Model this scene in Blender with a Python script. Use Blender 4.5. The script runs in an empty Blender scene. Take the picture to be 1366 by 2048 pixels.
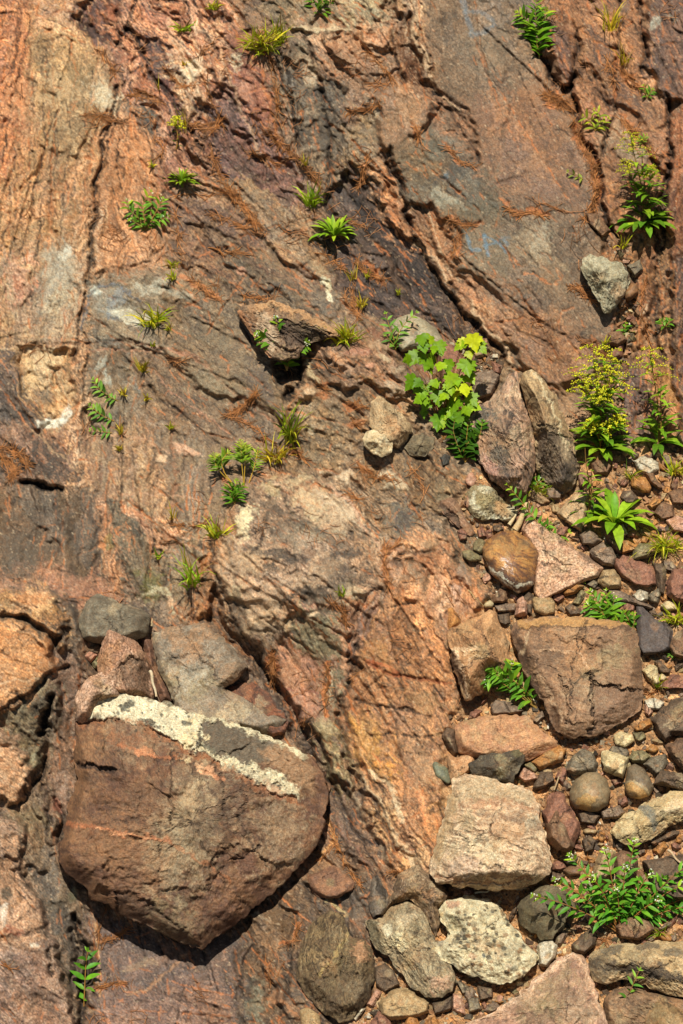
import bpy, math, random
import numpy as np
from math import sin, cos, pi, radians
from mathutils import Vector

# ------------------------------------------------------------------ scene, camera, light
SC = bpy.context.scene
PITCH, BETA, DIST, PPM = radians(22), radians(52), 9.0, 455.0   # view pitch, slope of the rock, metres, pixels per metre
TAN = 1024.0 / PPM / DIST
CAM = np.array([0.0, -DIST * cos(PITCH), DIST * sin(PITCH)])
FWD = np.array([0.0, cos(PITCH), -sin(PITCH)])
UPV = np.array([0.0, sin(PITCH), cos(PITCH)])
NRM = np.array([0.0, -sin(BETA), cos(BETA)])
cd = bpy.data.cameras.new('camera')
cam = bpy.data.objects.new('camera', cd)
SC.collection.objects.link(cam)
cam.location = CAM
cam.rotation_euler = (pi / 2 - PITCH, 0, 0)
cd.sensor_fit = 'VERTICAL'
cd.angle_y = 2 * math.atan(TAN)
cd.clip_end = 500
SC.camera = cam

SUN_EL, SUN_AZ = radians(66.5), radians(-9)       # azimuth measured from the viewer's side, minus = from the left
sv = Vector((sin(SUN_AZ) * cos(SUN_EL), -cos(SUN_AZ) * cos(SUN_EL), sin(SUN_EL)))
sl = bpy.data.lights.new('sun', 'SUN')
sl.energy = 5.0
sl.angle = radians(0.5)
sl.color = (1.0, 0.96, 0.90)
so = bpy.data.objects.new('sun', sl)
SC.collection.objects.link(so)
so.rotation_euler = sv.to_track_quat('Z', 'Y').to_euler()
W = bpy.data.worlds.new('World')
SC.world = W
W.use_nodes = True
nt = W.node_tree
bg = nt.nodes['Background']
sky = nt.nodes.new('ShaderNodeTexSky')
sky.sky_type = 'NISHITA'
sky.sun_disc = False
sky.sun_elevation = SUN_EL
sky.sun_rotation = math.atan2(sv.x, sv.y)
nt.links.new(sky.outputs[0], bg.inputs[0])
bg.inputs[1].default_value = 0.05
SC.view_settings.view_transform = 'Standard'
SC.view_settings.look = 'None'
SC.view_settings.exposure = 0.38
SC.view_settings.gamma = 1.0

RNG = np.random.default_rng(11)
random.seed(5)
KA = 0.98                                        # sunlit picture value -> surface albedo


def lin(h):
    h = h.lstrip('#')
    c = np.array([int(h[i:i + 2], 16) / 255 for i in (0, 2, 4)])
    c = c * .89 + .11 * c.mean()
    return np.where(c <= .04045, c / 12.92, ((c + .055) / 1.055) ** 2.4) * KA * np.array([.965, 1.0, .83])


def pos(px, py, h):
    """point of the slope seen at (px, py), standing h/PPM metres out of the base plane along the ray"""
    px = np.asarray(px, float); py = np.asarray(py, float); h = np.asarray(h, float)
    a = (px - 683) / 1024 * TAN
    b = -(py - 1024) / 1024 * TAN
    d = FWD[None] + a.reshape(-1, 1) * np.array([[1.0, 0, 0]]) + b.reshape(-1, 1) * UPV[None]
    t = -(CAM @ NRM) / (d @ NRM) - h.reshape(-1) / PPM
    return CAM[None] + d * t[:, None]


# ------------------------------------------------------------------ noise
def mktex(beta, f0, seed, n=1024):
    r = np.random.default_rng(seed)
    f = np.fft.rfft2(r.standard_normal((n, n)))
    ky = np.fft.fftfreq(n) * n
    kx = np.fft.rfftfreq(n) * n
    k = np.hypot(ky[:, None], kx[None])
    amp = np.where(k < f0, 0, np.maximum(k, 1) ** -beta)
    t = np.fft.irfft2(f * amp, s=(n, n))
    return (t / t.std()).astype(np.float32)


TEX = {'s': mktex(2.2, 7, 1), 'f': mktex(1.7, 7, 2), 'm': mktex(1.25, 7, 3), 'w': mktex(.7, 7, 4)}


def samp(t, u, v):
    iu = np.floor(u).astype(np.int64); iv = np.floor(v).astype(np.int64)
    fu = (u - iu).astype(np.float32); fv = (v - iv).astype(np.float32)
    a, b = iu & 1023, (iu + 1) & 1023
    c, d = iv & 1023, (iv + 1) & 1023
    return (t[c, a] * (1 - fu) + t[c, b] * fu) * (1 - fv) + (t[d, a] * (1 - fu) + t[d, b] * fu) * fv


def N(k, x, y, wl, wv=None, ang=0.0, seed=0):
    """noise of base wavelength wl (pixels); wv = wavelength across when streaked along ang (degrees, y down)"""
    wv = wv or wl
    if ang:
        c, s = cos(radians(ang)), sin(radians(ang))
        x, y = x * c + y * s, -x * s + y * c
    return samp(TEX[k], x * (128 / wl) + seed * 131.7 + 7, y * (128 / wv) + seed * 77.3 + 3)


def hsh(ix, iy, s):
    h = (ix.astype(np.int64) * 374761393 + iy.astype(np.int64) * 668265263 + s * 2246822519) & 0xFFFFFFFF
    h = ((h ^ (h >> 13)) * 1274126177) & 0xFFFFFFFF
    h = h ^ (h >> 16)
    return (h & 0xFFFFF).astype(np.float32) / 0x100000


def cells(u, v, seed):
    """cellular noise: f1, f2-f1, three random numbers and the offset from the nearest seed"""
    iu = np.floor(u); iv = np.floor(v)
    f1 = np.full(u.shape, 9., np.float32); f2 = f1.copy()
    ci = np.zeros(u.shape, np.int64); cj = ci.copy()
    du = np.zeros(u.shape, np.float32); dv = du.copy()
    for i in (-1, 0, 1):
        for j in (-1, 0, 1):
            a = iu + i; b = iv + j
            x = (a + .1 + .8 * hsh(a, b, seed) - u).astype(np.float32)
            y = (b + .1 + .8 * hsh(a, b, seed + 1) - v).astype(np.float32)
            d = x * x + y * y
            c = d < f1
            f2 = np.where(c, f1, np.minimum(f2, d))
            f1 = np.where(c, d, f1)
            ci = np.where(c, a.astype(np.int64), ci); cj = np.where(c, b.astype(np.int64), cj)
            du = np.where(c, -x, du); dv = np.where(c, -y, dv)
    f1 = np.sqrt(f1); f2 = np.sqrt(f2)
    return f1, f2 - f1, hsh(ci, cj, seed + 2), hsh(ci, cj, seed + 3), hsh(ci, cj, seed + 4), du, dv


def sst(a, b, x):
    t = np.clip((x - a) / (b - a), 0, 1)
    return t * t * (3 - 2 * t)


def seg_d(x, y, p, q):
    vx, vy = q[0] - p[0], q[1] - p[1]
    L = vx * vx + vy * vy + 1e-9
    t = np.clip(((x - p[0]) * vx + (y - p[1]) * vy) / L, 0, 1)
    return np.hypot(x - p[0] - t * vx, y - p[1] - t * vy)


def sdist(x, y, poly):
    """signed distance to a polygon, positive inside"""
    d = np.full(x.shape, 1e9); ins = np.zeros(x.shape, bool)
    n = len(poly)
    for i in range(n):
        p, q = poly[i], poly[(i + 1) % n]
        d = np.minimum(d, seg_d(x, y, p, q))
        if p[1] != q[1]:
            c = ((p[1] > y) != (q[1] > y)) & (x < (q[0] - p[0]) * (y - p[1]) / (q[1] - p[1]) + p[0])
            ins ^= c
    return np.where(ins, d, -d)


# marks on a surface: patches, lines and blobs, each with a colour and a relief of its own
def PL(pts, c, s=1.0, e=6, dh=0): return ('p', pts, c, s, e, dh)
def LN(pts, w, c, s=1.0, dh=0): return ('l', pts, c, s, w, dh)
def BL(cx, cy, rx, ry, a, c, s=1.0, dh=0): return ('b', (cx, cy, rx, ry, a), c, s, 0, dh)


def mark_box(m):
    if m[0] == 'b':
        r = 1.5 * max(m[1][2], m[1][3]); return m[1][0] - r, m[1][1] - r, m[1][0] + r, m[1][1] + r
    e = m[4] * 2.5 + 14
    xs = [p[0] for p in m[1]]; ys = [p[1] for p in m[1]]
    return min(xs) - e, min(ys) - e, max(xs) + e, max(ys) + e


BLUE = '#5d7488'


def mark_mask(m, x, y, k, soft=False):
    if m[0] == 'p':
        return sst(-m[4] * .5, m[4] * .5, sdist(x, y, m[1]))
    if m[0] == 'l':
        d = np.full(x.shape, 1e9)
        for a, b in zip(m[1][:-1], m[1][1:]):
            d = np.minimum(d, seg_d(x, y, a, b))
        w = m[4] * (1 + (.2 if m[2] == BLUE else .45) * N('m', x, y, 40, seed=k))
        return 1 - sst(.5, 1.05, d / np.maximum(w, .3))
    cx, cy, rx, ry, a = m[1]
    c, s = cos(radians(a)), sin(radians(a))
    u = ((x - cx) * c + (y - cy) * s) / rx; v = (-(x - cx) * s + (y - cy) * c) / ry
    r = np.hypot(u, v)
    if soft: return 1 - sst(.4, 1.15, r + .1 * N('s', x, y, 60, seed=k))
    big = min(rx, ry) > 12
    return 1 - sst(.5 if big else .75, 1.15, r + (.34 if big else .12) * N('m', x, y, 60, seed=k))


def apply_mark(m, x, y, h, col, k):
    q = mark_mask(m, x, y, k)
    if m[2]:
        n = 1.0 + .22 * N('w', x, y, 14, seed=k + 5)
        g = np.clip(q * m[3] * n, 0, 1)[..., None]
        col = col * (1 - g) + lin(m[2]) * (1 + .12 * N('m', x, y, 20, seed=k + 9))[..., None] * g
    if m[0] == 'b' and m[5]: q = mark_mask(m, x, y, k, True)
    return h + q * m[5], col


# ------------------------------------------------------------------ objects
COL = SC.collection


def tag(o, label=None, cat=None, group=None, kind=None):
    for k, v in (('label', label), ('category', cat), ('group', group), ('kind', kind)):
        if v: o[k] = v
    return o


def mesh_obj(name, v, f, mat, parent=None, col=None, smooth=False, attrs=None):
    me = bpy.data.meshes.new(name)
    v = np.asarray(v, np.float32).reshape(-1, 3)
    if isinstance(f, np.ndarray):
        k = f.shape[1]; nf = len(f)
        me.vertices.add(len(v)); me.vertices.foreach_set('co', v.ravel())
        me.loops.add(nf * k); me.loops.foreach_set('vertex_index', f.ravel().astype(np.int32))
        me.polygons.add(nf)
        me.polygons.foreach_set('loop_start', np.arange(0, nf * k, k, dtype=np.int32))
        me.polygons.foreach_set('loop_total', np.full(nf, k, np.int32))
        me.update(calc_edges=True)
    else:
        me.from_pydata(v.tolist(), [], f)
    if col is not None:
        a = me.color_attributes.new('Col', 'FLOAT_COLOR', 'POINT')
        c4 = np.ones((len(v), 4), np.float32); c4[:, :3] = np.clip(col, 0, 1)
        a.data.foreach_set('color', c4.ravel())
    for k, q in (attrs or {}).items():
        a = me.attributes.new(k, 'FLOAT', 'POINT'); a.data.foreach_set('value', np.asarray(q, np.float32).ravel())
    me.polygons.foreach_set('use_smooth', np.full(len(me.polygons), smooth))
    me.validate()
    me.materials.append(mat)
    o = bpy.data.objects.new(name, me)
    COL.objects.link(o)
    if parent: o.parent = parent
    return o


def rock_mat(name, grain=.5, bump=.5, rough=.82, gs=170.0, spec=.25):
    m = bpy.data.materials.new(name); m.use_nodes = True
    t = m.node_tree; n = t.nodes; L = t.links
    b = n['Principled BSDF']
    b.inputs['Roughness'].default_value = rough
    b.inputs['Specular IOR Level'].default_value = spec
    at = n.new('ShaderNodeAttribute'); at.attribute_name = 'Col'
    tc = n.new('ShaderNodeTexCoord')
    def noise(sc, det, ro=.6):
        x = n.new('ShaderNodeTexNoise'); x.inputs['Scale'].default_value = sc
        x.inputs['Detail'].default_value = det; x.inputs['Roughness'].default_value = ro
        L.new(tc.outputs['Object'], x.inputs['Vector']); return x
    def ramp(src, a, b_, va, vb):
        r = n.new('ShaderNodeMapRange'); r.inputs[1].default_value = a; r.inputs[2].default_value = b_
        r.inputs[3].default_value = va; r.inputs[4].default_value = vb
        L.new(src, r.inputs[0]); return r.outputs[0]
    n1, n2, n3 = noise(gs, 3), noise(gs * .22, 5), noise(gs * 2.4, 2)
    r1 = ramp(n1.outputs[0], .33, .67, 1 - grain, 1 + grain * .9)
    r2 = ramp(n2.outputs[0], .3, .7, 1 - grain * .35, 1 + grain * .35)
    mu = n.new('ShaderNodeMath'); mu.operation = 'MULTIPLY'; L.new(r1, mu.inputs[0]); L.new(r2, mu.inputs[1])
    vm = n.new('ShaderNodeVectorMath'); vm.operation = 'SCALE'
    L.new(at.outputs['Color'], vm.inputs[0]); L.new(mu.outputs[0], vm.inputs['Scale'])
    # warm / cool mineral tint
    nc = noise(gs * .5, 2)
    mx = n.new('ShaderNodeMix'); mx.data_type = 'RGBA'; mx.blend_type = 'MULTIPLY'
    mx.inputs[0].default_value = 1.0
    cr = n.new('ShaderNodeValToRGB')
    cr.color_ramp.elements[0].position = .35; cr.color_ramp.elements[0].color = (1.08, .98, .9, 1)
    cr.color_ramp.elements[1].position = .65; cr.color_ramp.elements[1].color = (.94, 1.0, 1.06, 1)
    L.new(nc.outputs[0], cr.inputs[0]); L.new(vm.outputs[0], mx.inputs[6]); L.new(cr.outputs[0], mx.inputs[7])
    L.new(mx.outputs[2], b.inputs['Base Color'])
    ad = n.new('ShaderNodeMath'); ad.operation = 'ADD'; L.new(n2.outputs[0], ad.inputs[0])
    m3 = n.new('ShaderNodeMath'); m3.operation = 'MULTIPLY'; m3.inputs[1].default_value = .45; L.new(n1.outputs[0], m3.inputs[0])
    L.new(m3.outputs[0], ad.inputs[1])
    m4 = n.new('ShaderNodeMath'); m4.operation = 'MULTIPLY_ADD'; m4.inputs[1].default_value = .2; L.new(n3.outputs[0], m4.inputs[0])
    L.new(ad.outputs[0], m4.inputs[2])
    bp = n.new('ShaderNodeBump'); bp.inputs['Strength'].default_value = bump; bp.inputs['Distance'].default_value = .004
    L.new(m4.outputs[0], bp.inputs['Height']); L.new(bp.outputs[0], b.inputs['Normal'])
    return m


M_BED = rock_mat('bedrock', .34, .4)
M_STONE = rock_mat('stone', .32, .5)
M_SMOOTH = rock_mat('waterworn_stone', .2, .22, .6)
M_GRANITE = rock_mat('granite', .62, .6, gs=120)
M_POLISH = rock_mat('polished_stone', .12, .12, .38, spec=.4)


def leaf_mat(name, rough=.45, trans=.35):
    m = bpy.data.materials.new(name); m.use_nodes = True
    t = m.node_tree; n = t.nodes; L = t.links
    b = n['Principled BSDF']; b.inputs['Roughness'].default_value = rough
    b.inputs['Specular IOR Level'].default_value = .18
    at = n.new('ShaderNodeAttribute'); at.attribute_name = 'Col'
    tc = n.new('ShaderNodeTexCoord'); x = n.new('ShaderNodeTexNoise'); x.inputs['Scale'].default_value = 60
    L.new(tc.outputs['Object'], x.inputs['Vector'])
    r = n.new('ShaderNodeMapRange'); r.inputs[1].default_value = .3; r.inputs[2].default_value = .7
    r.inputs[3].default_value = .8; r.inputs[4].default_value = 1.2; L.new(x.outputs[0], r.inputs[0])
    vm = n.new('ShaderNodeVectorMath'); vm.operation = 'SCALE'
    L.new(at.outputs['Color'], vm.inputs[0]); L.new(r.outputs[0], vm.inputs['Scale'])
    L.new(vm.outputs[0], b.inputs['Base Color'])
    tr = n.new('ShaderNodeBsdfTranslucent'); L.new(vm.outputs[0], tr.inputs[0])
    mx = n.new('ShaderNodeMixShader'); mx.inputs[0].default_value = trans
    L.new(b.outputs[0], mx.inputs[1]); L.new(tr.outputs[0], mx.inputs[2])
    L.new(mx.outputs[0], n['Material Output'].inputs[0])
    return m


M_LEAF = leaf_mat('leaf')
M_STEM = leaf_mat('stem', .6, .0)
M_PETAL = leaf_mat('petal', .6, .3)
M_NEEDLE = leaf_mat('dry_needle', .7, .15)
M_WOOD = rock_mat('weathered_wood', .25, .3)
# ------------------------------------------------------------------ the rock slope: one sheet, authored region by region
HC = [(-200,-200,0),(0,0,10),(0,500,20),(0,1000,60),(0,1230,190),(0,1500,210),(0,2048,280),(60,1400,220),(110,1230,190),(130,1450,150),(200,1150,50),(250,1250,60),
      (60,1900,260),(175,1900,170),(160,1620,150),(350,1950,160),(350,1600,110),(600,955,90),(600,1150,200),(480,1100,120),(430,1230,60),(520,1380,60),(560,1500,90),
      (640,1330,130),(650,1600,90),(800,1100,190),(850,1350,200),(780,1600,190),(700,1750,170),(600,1900,220),(900,0,50),(1000,400,70),(1100,640,40),(950,650,40),
      (820,560,0),(720,560,-5),(640,640,20),(700,720,95),(760,880,110),(880,720,20),(450,700,40),(450,850,30),(330,1050,50),(300,300,30),(120,300,30),(600,250,0),
      (500,150,40),(1200,200,30),(1340,400,60),(1300,700,25),(1000,900,70),(1200,1000,100),(1000,1100,120),(1300,1300,210),(950,1450,200),(1200,1500,280),
      (950,1800,270),(1300,1800,370),(1000,2048,390),(1366,2048,470),(700,2048,330),(480,2048,260),(1366,1000,120),(1366,0,60),(-200,2250,320),(1560,2250,600),(1560,-200,60),(1560,1000,150),(683,2250,430)]


def tps_fit(P):
    P = np.array(P, float); n = len(P); x, y = P[:, 0] / 500, P[:, 1] / 500
    r2 = (x[:, None] - x) ** 2 + (y[:, None] - y) ** 2
    K = .5 * r2 * np.log(r2 + 1e-12) + np.eye(n) * .004
    Q = np.c_[np.ones(n), x, y]
    A = np.block([[K, Q], [Q.T, np.zeros((3, 3))]])
    w = np.linalg.solve(A, np.r_[P[:, 2], 0, 0, 0])
    return x, y, w


_tp = tps_fit(HC)


def tps(X, Y):
    x, y = X / 500, Y / 500
    o = _tp[2][-3] + _tp[2][-2] * x + _tp[2][-1] * y
    for i in range(len(_tp[0])):
        r2 = (x - _tp[0][i]) ** 2 + (y - _tp[1][i]) ** 2
        o = o + _tp[2][i] * .5 * r2 * np.log(r2 + 1e-12)
    return o


STEP = 2.0
def axis(n):
    inn = np.arange(-260, n + 261, STEP)
    g = np.cumsum(STEP * 1.075 ** np.arange(1, 64))
    return np.r_[(inn[0] - g)[::-1], inn, inn[-1] + g]
XS, YS = axis(1366), axis(2048)
GX, GY = np.meshgrid(XS, YS)
gx, gy = np.clip(GX, -190, 1550), np.clip(GY, -170, 2218)
H0 = tps(gx, gy)
WX = GX + 4.5 * N('f', GX, GY, 120, seed=1) + 0.5 * N('f', GX, GY, 22, seed=2)
WY = GY + 4.5 * N('f', GX, GY, 120, seed=3) + 0.5 * N('f', GX, GY, 22, seed=4)
RO_K, PL_K = .09, .72
HD = np.zeros(GX.shape)
AN = np.zeros(GX.shape, np.float32); JT = np.ones(GX.shape, np.float32)
CO = np.tile(lin('#86654e'), GX.shape + (1,))


def sub(x0, y0, x1, y1):
    i0, i1 = np.searchsorted(XS, [x0, x1]); j0, j1 = np.searchsorted(YS, [y0, y1])
    return slice(max(j0 - 1, 0), j1 + 1), slice(max(i0 - 1, 0), i1 + 1)


def R(poly, c, a=0, pl=(220, 90, 3, 5), st=(3, .5, 260, 16), h=(0, 0, 0), ew=8, bl=110, ro=2.2, cr=.6, tri=.16, gr=.17, jt=1.0, seed=[0], keep=0):
    """one region of bedrock: colours c (main, second, streak), foliation angle a, plates (along, across, relief, tilt),
    streaks (relief, colour, wavelength along, across), offset h (out, slope x, slope y per 100 px)"""
    seed[0] += 1; k = seed[0] * 13
    x0 = min(p[0] for p in poly) - 30; x1 = max(p[0] for p in poly) + 30
    y0 = min(p[1] for p in poly) - 30; y1 = max(p[1] for p in poly) + 30
    s = sub(x0, y0, x1, y1)
    x, y = GX[s], GY[s]; wx, wy = WX[s], WY[s]
    cx, cy = (x0 + x1) / 2, (y0 + y1) / 2
    c_, s_ = cos(radians(a)), sin(radians(a))
    bend = 10 * N('s', x, y, 260, seed=k)
    u = wx * c_ + wy * s_; v = -wx * s_ + wy * c_ + bend
    sd = sdist(wx, wy, poly)
    fing = N('m', u, v, 220, 20, seed=k + 9)
    m = sst(-ew / 2, ew / 2, sd + 2.5 * fing)
    cw = max(ew, 26)
    mc = sst(-cw / 2, cw / 2, sd + 11 * fing)
    hh = np.full(x.shape, float(h[0])) + h[1] * (x - cx) / 100 + h[2] * (y - cy) / 100
    b = sst(-.9, .9, N('m', x, y, bl, seed=k + 1))
    s1 = N('m', u, v, st[2], st[3], seed=k + 2)
    s2 = N('m', u, v, st[2] * .45, st[3] * .42, seed=k + 3)
    s3 = N('m', u, v, st[2] * .3, 7, seed=k + 13)
    stk = .55 * s1 + .45 * s2 + .35 * s3
    col = lin(c[0]) * (1 - b[..., None]) + lin(c[1]) * b[..., None]
    g = np.clip(sst(.1, 1.1, stk) * st[1] * 1.35, 0, 1)[..., None]
    col = col * (1 - g) + lin(c[2]) * g
    lt = (sst(.3, 1.3, -stk) * st[1] * .9)[..., None]
    col = col * (1 + .55 * lt)
    hh = hh - st[0] * .11 * stk
    hh += ro * RO_K * (2.2 * N('s', x, y, 90, seed=k + 4) + (.55 if ro < 4 else .9) * N('f', x, y, 30, seed=k + 8))
    if pl:
        Lp, Wp, rel, tilt = pl
        for lev, (fl_, fs, amp) in enumerate(((1, 1, .8), (.62, .4, .5))):
            uu = u / (Lp * fl_) + .07 * N('s', x, y, 70, seed=k + 5) + .02 * N('f', x, y, 40, seed=k + 5); vv = v / (Wp * fs) + .07 * N('s', x, y, 70, seed=k + 6) + .02 * N('f', x, y, 40, seed=k + 6)
            amp *= PL_K
            f1, e, r1, r2, r3, du, dv = cells(uu, vv, k + 20 + lev)
            edge = sst(0, .10 if lev == 0 else .07, e)
            hh += amp * rel * (r1 - .5) * 1.5 + amp * tilt * ((r2 - .1) * dv * 2.6 + (r3 - .5) * du * 1.4)
            hh -= (1 - edge) * amp * rel * .22
            col = col * (1 + tri * 2 * (r3 - .5) * (1, .8, .6)[lev])[..., None]
            # reddish or greyish plates
            tint = np.stack([1 + .12 * (r2 - .5), np.ones_like(r2), 1 - .16 * (r2 - .5)], -1)
            col = col * tint
            d = ((1 - sst(.0, .035, e)) * cr * (.5 + .5 * sst(.3, .6, r1)) * (1, .8, .55)[lev])[..., None]
            col = col * (1 - d) + lin('#30241d') * d
    # hairline joints: along the foliation and across it, broken up
    for (al, L_, W_, sd_, q) in ((a, 420, 34, 30, .9), (a + 4, 260, 17, 31, .6), (a + 72, 300, 90, 32, .7)):
        n_ = N('s', wx, wy, L_, W_, ang=al, seed=k + sd_)
        br = sst(-.1, .9, N('f', x, y, 90, seed=k + sd_ + 3))
        ln_ = (1 - sst(.0, .085, np.abs(n_))) * br * q * min(jt, 1) * .4
        hh -= 2.2 * ln_
        col = col * (1 - .72 * ln_[..., None]) + lin('#3a2a22') * (.72 * ln_[..., None])
        up_ = (sst(.06, .1, n_) * (1 - sst(.12, .26, n_)) * br * q * jt * .35)[..., None]     # paler worn lip of a joint
        col = col * (1 + .5 * up_)
    col = col * np.clip(1 + gr * N('w', x, y, 12, seed=k + 7) + .09 * N('m', x, y, 40, seed=k + 11), .35, 2)[..., None]
    hm = m > .5
    AN[s] = np.where(hm, a, AN[s]); JT[s] = np.where(hm, jt, JT[s])
    HD[s] = HD[s] * (1 - m) + (hh + keep * HD[s]) * m
    CO[s] = CO[s] * (1 - mc[..., None]) + col * mc[..., None]


# --- ground coat under everything else
R([(-900,-900),(330,-900),(330,560),(-900,560)], ('#a2765a','#8c6850','#5c4438'), 97, (190,30,7,8))
R([(330,-900),(2300,-900),(2300,560),(330,560)], ('#7d5f4c','#8c674e','#453731'), 52, (170,40,9,10), tri=.2)
R([(-900,560),(2300,560),(2300,1300),(-900,1300)], ('#7a604d','#8a6a52','#4a3c34'), 45, (150,50,8,10), ew=30, tri=.2)
R([(-900,1250),(2300,1250),(2300,3000),(-900,3000)], ('#6a5344','#7d5e49','#3f332e'), 50, (120,50,10,10), ew=30, tri=.2)
# --- left wall, near-vertical joints
R([(-300,-300),(215,-300),(190,60),(240,200),(215,270),(200,420),(190,540),(150,700),(140,860),(60,870),(-300,860)], ('#ae7d5a','#97714f','#5e4436'), 99, (190,24,7,8), (2.5,.55,320,9), (8,0,0), 8, cr=.7)
R([(-300,-300),(70,-300),(62,120),(30,330),(-300,420)], ('#b5764f','#9c6144','#543a2e'), 98, (150,14,8,8), (3,.6,300,7), (4,0,0))
R([(70,12),(155,12),(160,42),(120,58),(68,52)], ('#b98d70','#a3755a','#6a4d3e'), 10, (60,30,6,5), h=(18,0,-6))
R([(60,60),(160,50),(215,150),(235,190),(205,240),(180,300),(90,300),(60,180)], ('#ab8360','#94714e','#5e4838'), 95, (160,40,6,7), (2,.5,260,10), (12,2,0))
R([(95,120),(190,110),(205,220),(150,310),(110,300),(90,200)], ('#a07c58','#8a6848','#5f4833'), 88, (120,46,4,6), h=(14,4,2))
R([(150,10),(190,-20),(250,-20),(258,40),(240,88),(215,98),(182,72),(162,40)], ('#5c433f','#86503a','#35282a'), 50, (60,22,12,12), (3,.6,120,10), (-16,0,0))
R([(205,235),(240,200),(300,240),(330,340),(350,430),(300,520),(190,540),(195,380)], ('#a36d49','#b27c58','#6e4a38'), 78, (150,44,5,8), (2,.5,260,12), (4,0,0), cr=.35)
R([(185,175),(235,190),(228,215),(205,222),(190,205)], ('#c2b09a','#a58c74','#6d5a4c'), 100, (70,16,6,5), h=(14,0,0))
# --- banded diagonal strata, top centre
R([(210,-300),(430,-300),(470,60),(500,130),(560,330),(650,540),(560,620),(440,560),(330,420),(300,230),(235,170),(215,90)], ('#a9775c','#8a5742','#4c3834'), 56, (150,30,16,16), (5,.75,240,14), (2,0,0), tri=.22)
R([(380,40),(450,20),(520,180),(500,260),(440,170),(400,120)], ('#bd9273','#ad7558','#6b4a3e'), 60, (110,34,14,12), (4,.55,180,14), (8,0,0), tri=.2)
R([(455,60),(485,70),(535,150),(548,250),(500,262),(442,165)], ('#8f5d4b','#7d4d3f','#5d3833'), 58, (120,60,8,10), h=(6,3,0), cr=.35)
R([(281,82),(312,70),(334,130),(336,182),(304,134)], ('#57433f','#4a3a3c','#322a2b'), 58, None, h=(-6,3,0))
R([(322,150),(342,145),(374,205),(376,244),(345,212)], ('#5d423f','#6e4640','#3a2c2d'), 58, None, h=(-4,3,0))
R([(255,205),(270,195),(300,240),(312,270),(296,268)], ('#57504a','#4b4340','#332c2b'), 58, None, h=(0,0,0))
R([(340,90),(400,110),(410,190),(380,240),(345,160)], ('#b78b6c','#c5a78c','#7d5742'), 55, (90,26,12,12), h=(8,0,0), tri=.22)
R([(400,210),(450,170),(540,260),(610,330),(610,420),(545,450),(440,350)], ('#5e4641','#74514a','#3a2c2b'), 50, (120,38,12,12), (4,.55,200,14), (-6,0,0), tri=.2)
R([(330,380),(430,340),(540,440),(640,430),(700,520),(660,640),(560,600),(450,590),(360,520)], ('#86634b','#6a4d3f','#443430'), 38, (150,44,10,12), (3,.6,240,16), (0,0,0), tri=.2)
R([(430,365),(480,350),(620,430),(700,560),(640,560),(520,470)], ('#7d644f','#8f6c50','#554238'), 42, (220,60,7,8), (2,.5,280,14), (6,0,0), cr=.5)
R([(548,110),(590,66),(690,60),(700,250),(690,420),(645,410),(595,310),(560,230)], ('#5d4f45','#74604f','#3b312e'), 70, (90,40,14,12), (3,.5,140,20), (12,0,0), tri=.2, ro=4)
R([(470,-300),(700,-300),(690,48),(590,62),(540,60)], ('#7b6650','#8d6e52','#42382f'), 50, (90,40,12,10), ro=4)
R([(585,48),(690,52),(770,40),(800,150),(700,160),(640,150),(606,96)], ('#a57d62','#96694f','#5d4638'), 45, (110,46,16,16), (3,.45,160,18), (20,0,0), tri=.2)
R([(690,-300),(775,-300),(778,32),(690,52)], ('#a18a6a','#8a7357','#5d4d3e'), 40, (90,60,8,10), h=(14,0,0))
R([(690,150),(800,150),(770,220),(690,260)], ('#8c6a55','#7a5b4a','#4c3b34'), 30, (90,36,10,10), h=(12,0,0))
R([(690,250),(760,190),(765,300),(742,385),(690,380)], ('#6d5d50','#80674f','#44382f'), 65, (90,34,10,10), h=(6,0,0), ro=4)
# --- the dark trough under the big slab
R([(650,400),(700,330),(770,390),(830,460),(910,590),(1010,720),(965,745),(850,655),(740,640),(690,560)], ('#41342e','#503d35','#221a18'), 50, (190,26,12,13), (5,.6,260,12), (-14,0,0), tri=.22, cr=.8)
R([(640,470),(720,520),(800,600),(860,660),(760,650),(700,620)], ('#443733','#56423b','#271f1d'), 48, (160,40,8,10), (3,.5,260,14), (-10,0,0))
R([(740,330),(792,348),(820,410),(836,486),(800,474),(756,400)], ('#b47f5b','#a46a47','#553a2c'), 40, (46,30,20,18), h=(6,0,0), tri=.2, cr=.9)
# --- big smooth slab with its stepped lower-left edge
R([(838,-300),(1040,-300),(1086,90),(1102,180),(1148,262),(1172,300),(1192,360),(1182,430),(1206,480),(1250,600),(1232,690),(1190,760),(1120,760),(1030,735),(1000,700),(905,575),(850,480),(815,430),(800,385),(862,300),(882,222),(862,150),(842,60)], ('#786050','#6a5648','#4d4037'), 58, (420,120,2,3), (.8,.5,400,16), (26,0,0), 7, bl=170, ro=1.6, jt=.35)
R([(905,470),(1000,560),(1190,690),(1225,720),(1120,780),(1020,735),(980,680),(915,590)], ('#93684b','#805b46','#5a4236'), 40, (260,44,3,5), (1.4,.55,360,9), (22,0,0), ew=50, cr=.3)
R([(935,200),(1100,180),(1180,330),(1180,420),(1000,400),(950,330)], ('#865f47','#785848','#5a4538'), 58, (420,120,2,3), (.8,.45,400,16), (27,0,0), ew=60, ro=1.6, jt=.3)
R([(785,290),(880,250),(962,330),(1000,380),(1012,440),(935,452),(915,560),(850,470),(808,400)], ('#64574a','#665342','#433932'), 50, (160,90,3,4), (1,.4,240,20), (30,0,0), cr=.35)
R([(905,450),(1000,440),(1040,470),(1000,560),(925,540)], ('#6a5b4c','#75614f','#4e4238'), 50, None, (1,.35,240,20), (27,0,0), ew=14)
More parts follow.
